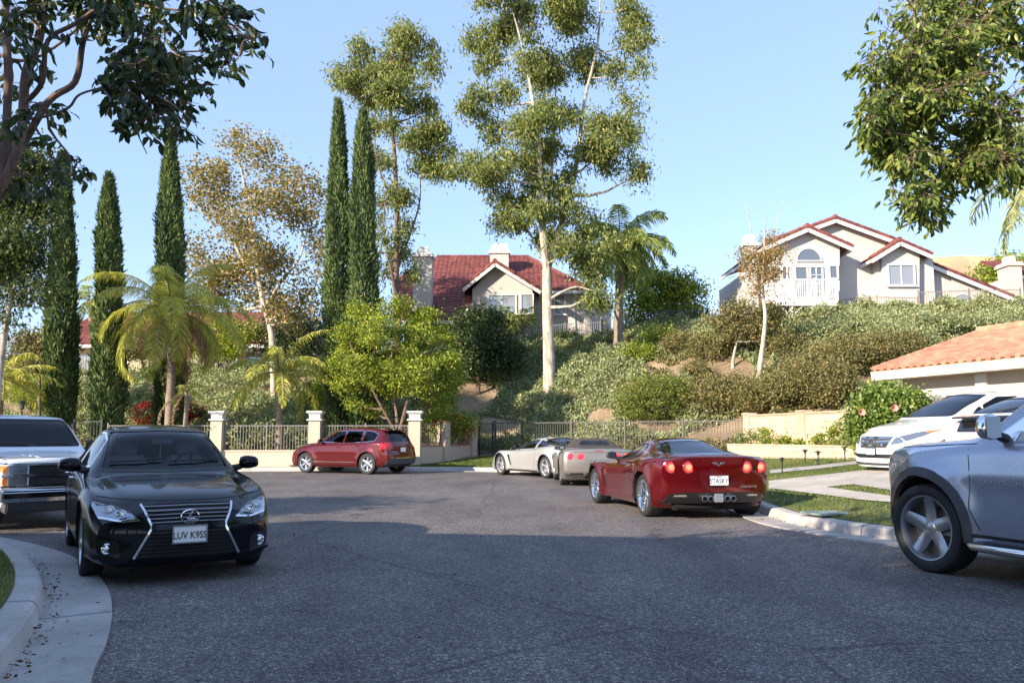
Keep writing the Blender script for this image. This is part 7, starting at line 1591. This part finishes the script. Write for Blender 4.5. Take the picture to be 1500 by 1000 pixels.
c.patch('lower_rear_window', [(-.56,.86),(.56,.86),(.58,1.04),(-.58,1.04)], 'B', M_GLOSSB, .006, .05, r=.03); m = MB(); m.prism([(4.22,1.125),(4.44,1.10),(4.45,1.07),(4.22,1.08)], lambda u, v, t: c.loc((u, t, v)), -.62, .62); m.build('spoiler', M_GLOSSB, c.root, bevel=.006)
for sg in (-1, 1): c.patch('tail_light', [(sg*.60,1.04),(sg*.74,1.0),(sg*.78,.78),(sg*.66,.76)][::sg], 'B', simple('clear tail lens', (.75,.62,.62), .2, coat=1), .006, .05, r=.02)
c.plate(0, .68, 'B', None, .012); m = MB(); p = c.loc(c.hit(0,.90,'B',.014)[0]); m.tube([p+Vector((0,.06*math.cos(t),.035*math.sin(t))) for t in np.linspace(0,2*math.pi,20)], .007, 5, cap=False); m.tube([p+Vector((0,.02*math.cos(t),.035*math.sin(t))) for t in np.linspace(0,2*math.pi,14)], .006, 5, cap=False); m.build('emblem', M_CHROME, c.root)
m = MB(); p = c.loc(c.hit(2.9, 0, 'T')[0]); m.tube([p, p+Vector((.16,0,.11))], [.006,.003], 5); m.lathe([(.03,0),(.02,.02),(0,.025)], 10, Matrix.Translation(p)); m.build('antenna', M_BLK, c.root); m = MB(); m.tube([c.loc(c.hit(-.1,1.17,'B',.02)[0]), c.loc(c.hit(.35,1.30,'B',.02)[0])], .008, 5); m.build('rear_wiper', M_BLK, c.root)
c.seams([[(1.4,.93),(1.42,.3)],[(2.78,.98),(2.8,.3)]]); c.arches(); c.finish(P_WHITE); c.wheels(M_ALLOY, dict(n=6, w0=.05, w1=.05), rr_=.21, tw=.19)
hat = c; cc = at(1462, 640, 13.4); hd = R(25); c.root.location = (cc.x+2.1*math.cos(hd), 13.4+2.1*math.sin(hd), .50); c.root.rotation_euler = (0, 0, hd+math.pi)
# ---- grey SUV, right foreground
JEEP = dict(L=4.82, axles=(.90, 3.82), R=.385, Ra=.445, flare=.045, bow=(.62,.10), bulge=.008, crown=[(0,.02),(1.3,.03),(2,.04),(4.8,.04)],
  top=[(0,1.02),(.05,1.07),(.3,1.12),(.9,1.165),(1.2,1.19),(1.36,1.22),(1.91,1.58),(2.2,1.68),(2.8,1.74),(3.8,1.74),(4.4,1.70),(4.6,1.5),(4.78,1.1),(4.82,1.0)], belt=[(0,.84),(.15,.96),(.5,1.02),(.9,1.06),(1.5,1.12),(3,1.15),(4.4,1.17),(4.82,1.0)], bot=[(0,.30),(.3,.26),(4.5,.28),(4.82,.4)],
  W=[(0,.86),(.15,.925),(.5,.945),(3.8,.95),(4.4,.94),(4.82,.88)], wb=[(0,.80),(.3,.87),(1,.895),(4.4,.90),(4.82,.8)], rw=[(0,.62),(.4,.72),(1.3,.78),(1.5,.78),(2.2,.64),(4.3,.66),(4.82,.68)], lean=[(.2,.12),(.45,.0),(.8,.0),(1.1,.04)], rlean=[(.2,.1),(.5,0),(1.6,.0)], crease=[(.86,.016)])
c = Car('suv', 'blue grey SUV with five-spoke wheel and side step, cut off by the right edge', 'car', JEEP, 1.13)
c.window([(-.64,1.26),(.64,1.26),(.58,1.60),(-.58,1.60)], 'F', M_CARG, 'windscreen', .04, ws(1.2, 2.3)); c.window([(1.64,1.165),(1.66,1.20),(2.12,1.55),(2.46,1.62),(2.80,1.62),(2.80,1.165)], 'S', M_CARGC, 'window', .03, None, .030, M_CHROME); c.window([(2.88,1.17),(2.88,1.62),(3.8,1.61),(3.8,1.18)], 'S', M_CARGD, 'window', .03, None, .03, M_CHROME)
for pr in 'LR':
    k = 1 if pr == 'L' else -1; xa = .90; Ra = JEEP['Ra']; zc = JEEP['R']+.015; th = [math.pi*(-.10+1.12*i/30) for i in range(31)]
    for xa in JEEP['axles']:
        c.strip('arch_cladding', [(xa+(Ra+.036)*math.cos(t), zc+(Ra+.036)*math.sin(t)) for t in th], pr, .075, M_GREYP, .014, depth=.05)
    c.strip('sill_cladding', [(1.40,.33),(3.34,.33)], pr, .10, M_GREYP, .010, depth=.03)
    c.strip('sill_trim', [(1.42,.385),(3.34,.385)], pr, .012, M_GLOSSB, .012)
    c.patch('headlight', [(.13,.86),(.13,.97),(.34,.99),(.28,.90)][::k], pr, M_LAMPC, .006, .04, r=.015); c.patch('side_marker', [(.14,.60),(.14,.66),(.20,.66),(.20,.60)][::k], pr, M_AMBER, .008, .04)
c.seams([[(.42,1.085),(.9,1.105),(1.45,1.13)],[(2.84,1.15),(2.85,.8),(2.83,.4)]]); c.seams([[(1.40,1.09),(1.42,.85),(1.40,.6),(1.49,.42)]], 'L', .007)
c.text('door_badge', 'GRAND CHEROKEE', 1.84, .82, 'L', .052, simple('satin badge', (.42,.43,.47), .35, .7), .006, spacing=1.1, sx=1.35)
for sg, pr in ((-1, 'L'), (1, 'R')):
    m = MB(); y = sg*.99; m.tube([c.loc((1.34,sg*.90,.30)), c.loc((1.44,y,.29)), c.loc((2.4,y,.285)), c.loc((3.3,y,.29)), c.loc((3.38,sg*.9,.30))], [.038]*5, 12); m.build('side_step', M_CHROME, c.root, True)
    m = MB(); m.box(c.loc((2.35,sg*.965,.325)), (1.6,.09,.012)); m.build('step_tread', M_BLK, c.root); c.mirror(1.70, 1.265, M_CHROME if sg else P_GREY, .19, .215, sg)
for m_ in [o for o in c.root.children if o.name.startswith('mirror')]: m_.data.materials[0] = M_CHROME
c.handle(2.72, 1.0, M_CHROME); c.interior((2.35, 3.2), 1.33, dash=(1.70, 1.19), mat=M_SEATL)
c.patch('grille', [(-.55,.78),(.55,.78),(.55,.96),(-.55,.96)], 'F', M_BLK, .006, .06); c.arches(); c.finish(P_GREY); c.wheels(M_ALLOYD, dict(n=5, w0=.12, w1=.105, dish=-.012, **{'in': .045}), rr_=.282, tw=.265)
c.place((1369, 837), None, heading=90+20); jeep = c
# ---- white full-size SUV at the left edge (front)
TRK = dict(L=5.1, axles=(.88, 3.86), R=.385, Ra=.44, flare=.012, bow=(.08,.05), bulge=.004, crown=[(0,.015),(1.5,.03),(2,.03),(5.1,.03)],
  top=[(0,1.06),(.04,1.10),(.2,1.12),(.9,1.15),(1.4,1.18),(1.60,1.24),(2.15,1.70),(2.35,1.79),(2.8,1.83),(5.0,1.83),(5.08,1.7),(5.1,1.1)], belt=[(0,.96),(.15,1.04),(1.5,1.12),(5.1,1.16)], bot=[(0,.34),(.4,.34),(5.1,.36)], W=[(0,.93),(.1,.955),(.5,.97),(5,.97),(5.1,.95)],
  wb=[(0,.88),(.2,.90),(1.5,.91),(5.1,.91)], rw=[(0,.82),(1.4,.84),(1.6,.84),(2.3,.70),(5.1,.71)], lean=[(.3,.0),(.6,.0),(1.1,.02)], rlean=[(.3,0),(1.8,.02)], crease=[])
c = Car('suv', 'white boxy SUV with stacked headlamps and chrome bumper, behind the black sedan', 'car', TRK, .93)
c.window([(-.78,1.28),(.78,1.28),(.66,1.735),(-.66,1.735)], 'F', M_CARGD, 'windscreen', .05, ws(1.3, 2.6), .03); c.window([(1.85,1.18),(2.3,1.66),(2.95,1.70),(2.95,1.18)], 'S', M_CARGD); c.window([(3.05,1.18),(3.05,1.70),(3.9,1.70),(3.9,1.18)], 'S', M_CARGD)
c.patch('grille', [(-.56,.70),(.56,.70),(.56,1.00),(-.56,1.00)], 'F', M_BLKM, .006, .06); c.strip('grille_trim', [(-.93,1.02),(.93,1.02)], 'F', .03, M_CHROME, .018, depth=.02); c.strip('grille_bar', [(-.92,.85),(.92,.85)], 'F', .05, M_CHROME, .022, depth=.02); c.strip('grille_trim', [(-.93,.685),(.93,.685)], 'F', .03, M_CHROME, .018, depth=.02)
gm = MB()
for z in (.73,.76,.79,.90,.93,.96): c.strip('x', [(-.55,z),(.55,z)], 'F', .008, None, .012, mb=gm)
gm.build('grille_slats', M_GREYP, c.root)
for sg in (-1, 1):
    for z0, z1 in ((.88,1.0),(.705,.825)): c.patch('headlight', [(sg*.58,z0),(sg*.83,z0),(sg*.83,z1),(sg*.58,z1)][::sg], 'F', M_LAMPC, .010, .05, r=.01); c.patch('turn_signal', [(sg*.845,z0),(sg*.945,z0),(sg*.945,z1),(sg*.845,z1)][::sg], 'F', M_AMBER, .010, .04)
m = MB(); m.prism([(-.16,.46),(-.18,.52),(-.18,.62),(-.10,.66),(.05,.66),(.05,.46)], lambda u, v, t: c.loc((u, t, v)), -.97, .97); m.build('front_bumper', M_CHROME, c.root, bevel=.02); m = MB(); m.prism([(-.12,.30),(-.16,.459),(.10,.459),(.10,.30)], lambda u, v, t: c.loc((u, t, v)), -.90, .90); m.build('front_valance', M_GREYP, c.root, bevel=.02)
c.seams([[(.10,-.84),(1.45,-.80)],[(.10,.84),(1.45,.80)]], 'T', .01); c.seams([[(.15,-.35),(1.4,-.42)],[(.15,.35),(1.4,.42)]], 'T', .012, P_WHITE, 'hood_crease', .004)
for sg in (-1, 1): c.mirror(1.85, 1.28, M_BLK, .2, .2, sg)
m = MB(); 
for y0, y1 in ((-.65,-.05),(.05,.65)): m.tube([c.loc(c.hit(y0,1.29,'F',.02)[0]), c.loc(c.hit(y1,1.31,'F',.02)[0])], .010, 5)
m.build('wiper', M_BLK, c.root)
c.interior((2.6,), 1.38, dash=(2.0, 1.26)); c.arches(); c.finish(P_WHITE); c.wheels(M_ALLOY, dict(n=6, w0=.07, w1=.07), rr_=.2, tw=.25)
hh = R(-42); h = Vector((math.cos(hh), math.sin(hh), 0)); fpt_ = Vector((-6.3, 12.1, 0)); c.root.location = fpt_-h*(c.x0*CS); c.root.rotation_euler = (0, 0, hh+math.pi); truck = c
# ============================================================ ADDED UNSEEN (house and trees put in for road shade and paint reflections)
H = House('added_shade_house', 'unseen house added to shade the road, with red tiled roof and cream walls, left of the photographer', (-14, 1.5, 0))  # unseen; placed and sized so its ridge shades the foreground
zr, ze_ = 6.0, 3.2
for s_ in (-1, 1): roof_plane('roof', [Vector((-22, 1.5, zr)), Vector((-7.4, 1.5, zr)), Vector((-7.4, 1.5+s_*5.2, ze_)), Vector((-22, 1.5+s_*5.2, ze_))], M_TILE, H.root, H.o)
H.block(-21.4, -8.0, -3.0, 6.0, 0, 2.95); H.wall.prism([(-3.0, 2.95), (6.0, 2.95), (1.5, 5.8)], lambda u, v, t: H.L((t, u, v)), -8.2, -8.0)
for y0 in (-1.8, 3.2):
    m = MB(); m.box(H.L((-7.98, y0, 1.6)), (.06, 1.7, 1.3)); w = m.build('window', M_TRIM, H.root); g = MB(); g.box(H.L((-7.955, y0, 1.6)), (.04, 1.5, 1.1)); g.build('pane', M_GLASSH, w)
H.finish(M_STB)
for i, (x, y, h, r, lb) in enumerate([(-4.6, -2.6, 8.2, 3.0, 'unseen round-crowned tree added for shade on the kerb just behind the photographer to the left'), (-6.3, .2, 7.6, 2.3, 'unseen tree added for shade between the added house and the kerb, left of the photographer'), (-8.5, -6.2, 9.5, 3.4, 'tall unseen tree added for shade behind the added house by the pavement'), (-13.5, 8.8, 6.4, 1.6, 'unseen tree added for shade beside the added house, far corner of its lawn'), (-2.5, -9, 8.5, 3.2, 'unseen tree added for shade farther down the left pavement behind the photographer'),
        (13, -6, 8.5, 3.4, 'unseen tree added for reflections on the right pavement behind the photographer'), (19, 1, 8.0, 3.2, 'unseen tree added for reflections on the right lawn beyond the grey SUV'), (3.5, -15, 9.5, 4.0, 'wide unseen tree added for reflections down the street behind the photographer'), (-10, -17, 10, 4.2, 'tall unseen tree added for reflections at the far left corner behind the photographer'), (17, -18, 9.5, 4.0, 'wide unseen tree added for reflections at the right kerb far behind the photographer')]):
    b = Vector((x, y, gz(x, y)-.05)); tp = resample([b, b+Vector((.1, 0, h*.25)), b+Vector((0, .15, h*.5)), b+Vector((.1, .1, h*.8))])
    rr = random.Random(i); bl = [((x+rr.uniform(-.55, .55)*r, y+rr.uniform(-.55, .55)*r, h*rr.uniform(.45, .85)), (r*.55, r*.55, r*.42)) for _ in range(9)]
    make_tree('shade_tree', lb, 'tree', b, tp, rad_for(tp, .2, .06), bl, 9000, .24, .13, M_DARK if i % 2 else M_RND, M_BARK, .5, 24, .3, .4, 300+i, 20)  # all unseen; added to shade the foreground and darken car reflections
# ============================================================ SMALL THINGS
def path_light(px, py, h, lb):
    p = on_land(px, py, 12); root = thing('path_light', lb, 'garden light', p, 0, 'path lights along the lawn'); m = MB(); m.tube([(0,0,-.05), (0,0,h*.8)], .016, 8); m.build('stake', M_BLK, root)
    m = MB(); m.lathe([(.035, h*.72), (.035, h*.86), (.085, h*.88), (.08, h*.91), (.03, h*.97), (0, h)], 14); m.build('lamp_head', M_BLK, root, True)
for a in [(1146, 695, .42, 'garden path light nearest the red sports coupe'), (1180, 681, .42, 'garden path light on the lawn, second from the red sports coupe'), (1199, 683, .40, 'garden path light in the middle of the row, by the path edge'), (1238, 678, .45, 'garden path light left of the last tall one by the minivan'), (1241, 670, .40, 'garden path light farthest back, near the planter wall')]: path_light(*a)
p = on_land(1222, 754, 7); m = MB(); m.box((0,0,.012), (.85,.5,.03)); o = m.build('utility_cover', simple('pale green utility lid', (.22,.28,.25), .7, var=.15), None, bevel=.006); o.location = p+Vector((0,0,.012)); o.rotation_euler = (0,0,.3); tag(o, 'pale green utility box lid set in the verge near the right kerb', 'utility cover')
# closed patio umbrella on the hilltop
Y = 46.6; b = Vector((at(1037,487,Y).x, Y, gz(at(1037,487,Y).x, Y))); t = at(1037,450,Y); h = t.z-b.z; root = thing('patio_umbrella', 'closed dark green patio umbrella on the hilltop left of the balcony house', 'umbrella', b); m = MB(); m.tube([(0,0,0), (0,0,h)], .03, 8); m.build('pole', M_TRIM, root)
m = MB(); m.lathe([(.16,h*.30), (.19,h*.36), (.15,h*.6), (.08,h*.85), (.02,h*.98), (0,h)], 12); m.build('canopy', simple('dark green canvas', (.02,.04,.035), .8), root, True)
# lantern post at the left behind the white SUV
Y = 32.0; b = Vector((at(29,640,Y).x, Y, .1)); t = at(29,586,Y); h = t.z-b.z; root = thing('garden_lantern', 'small dark lantern on a post left of the first cypress', 'lantern', b); m = MB(); m.tube([(0,0,0), (0,0,h-.35)], .035, 8); m.build('post', M_IRON, root)
m = MB(); m.lathe([(.05,h-.36), (.10,h-.33), (.115,h-.12), (.14,h-.10), (.06,h-.03), (0,h)], 6); m.build('lamp_head', M_IRON, root)
# fallen leaves along the gutters and on the verge
rr = np.random.RandomState(77); P = []
for k in range(1300):
    i = rr.randint(20, len(KA)-1); a = KA[i]; tt = unit((KA[i]-KA[i-1])[None])[0]; n = np.array([tt[1], -tt[0]]); q = a+n*(.03+abs(rr.normal(0, .07 if rr.rand() < .8 else .25)))+tt*rr.uniform(-.3, .3)
    if a[1] > 2 and rr.rand() < (.9 if a[0] < 0 and a[1] < 12 else .5): P.append((q[0], q[1], .022+rr.uniform(0,.01)))
for k in range(260): P.append((rr.uniform(-5, 6), rr.uniform(4, 26), .012))
P = np.array(P); P = P[kerb_dist(P[:,0], P[:,1]) < -.02]; D = np.stack([rr.normal(size=len(P)), rr.normal(size=len(P)), rr.uniform(0,.25,len(P))],1); V = leaves(P, D, rr.uniform(.015,.05,len(P)), rr.uniform(.008,.022,len(P)), rr, .1)
tag(quads('leaf_litter', V, rr.uniform(0,1,len(V)), leaf_mat('fallen leaf', [(0,(.05,.03,.018)),(.6,(.14,.08,.04)),(1,(.28,.16,.07))], .1, .8, .1)), kind='stuff')
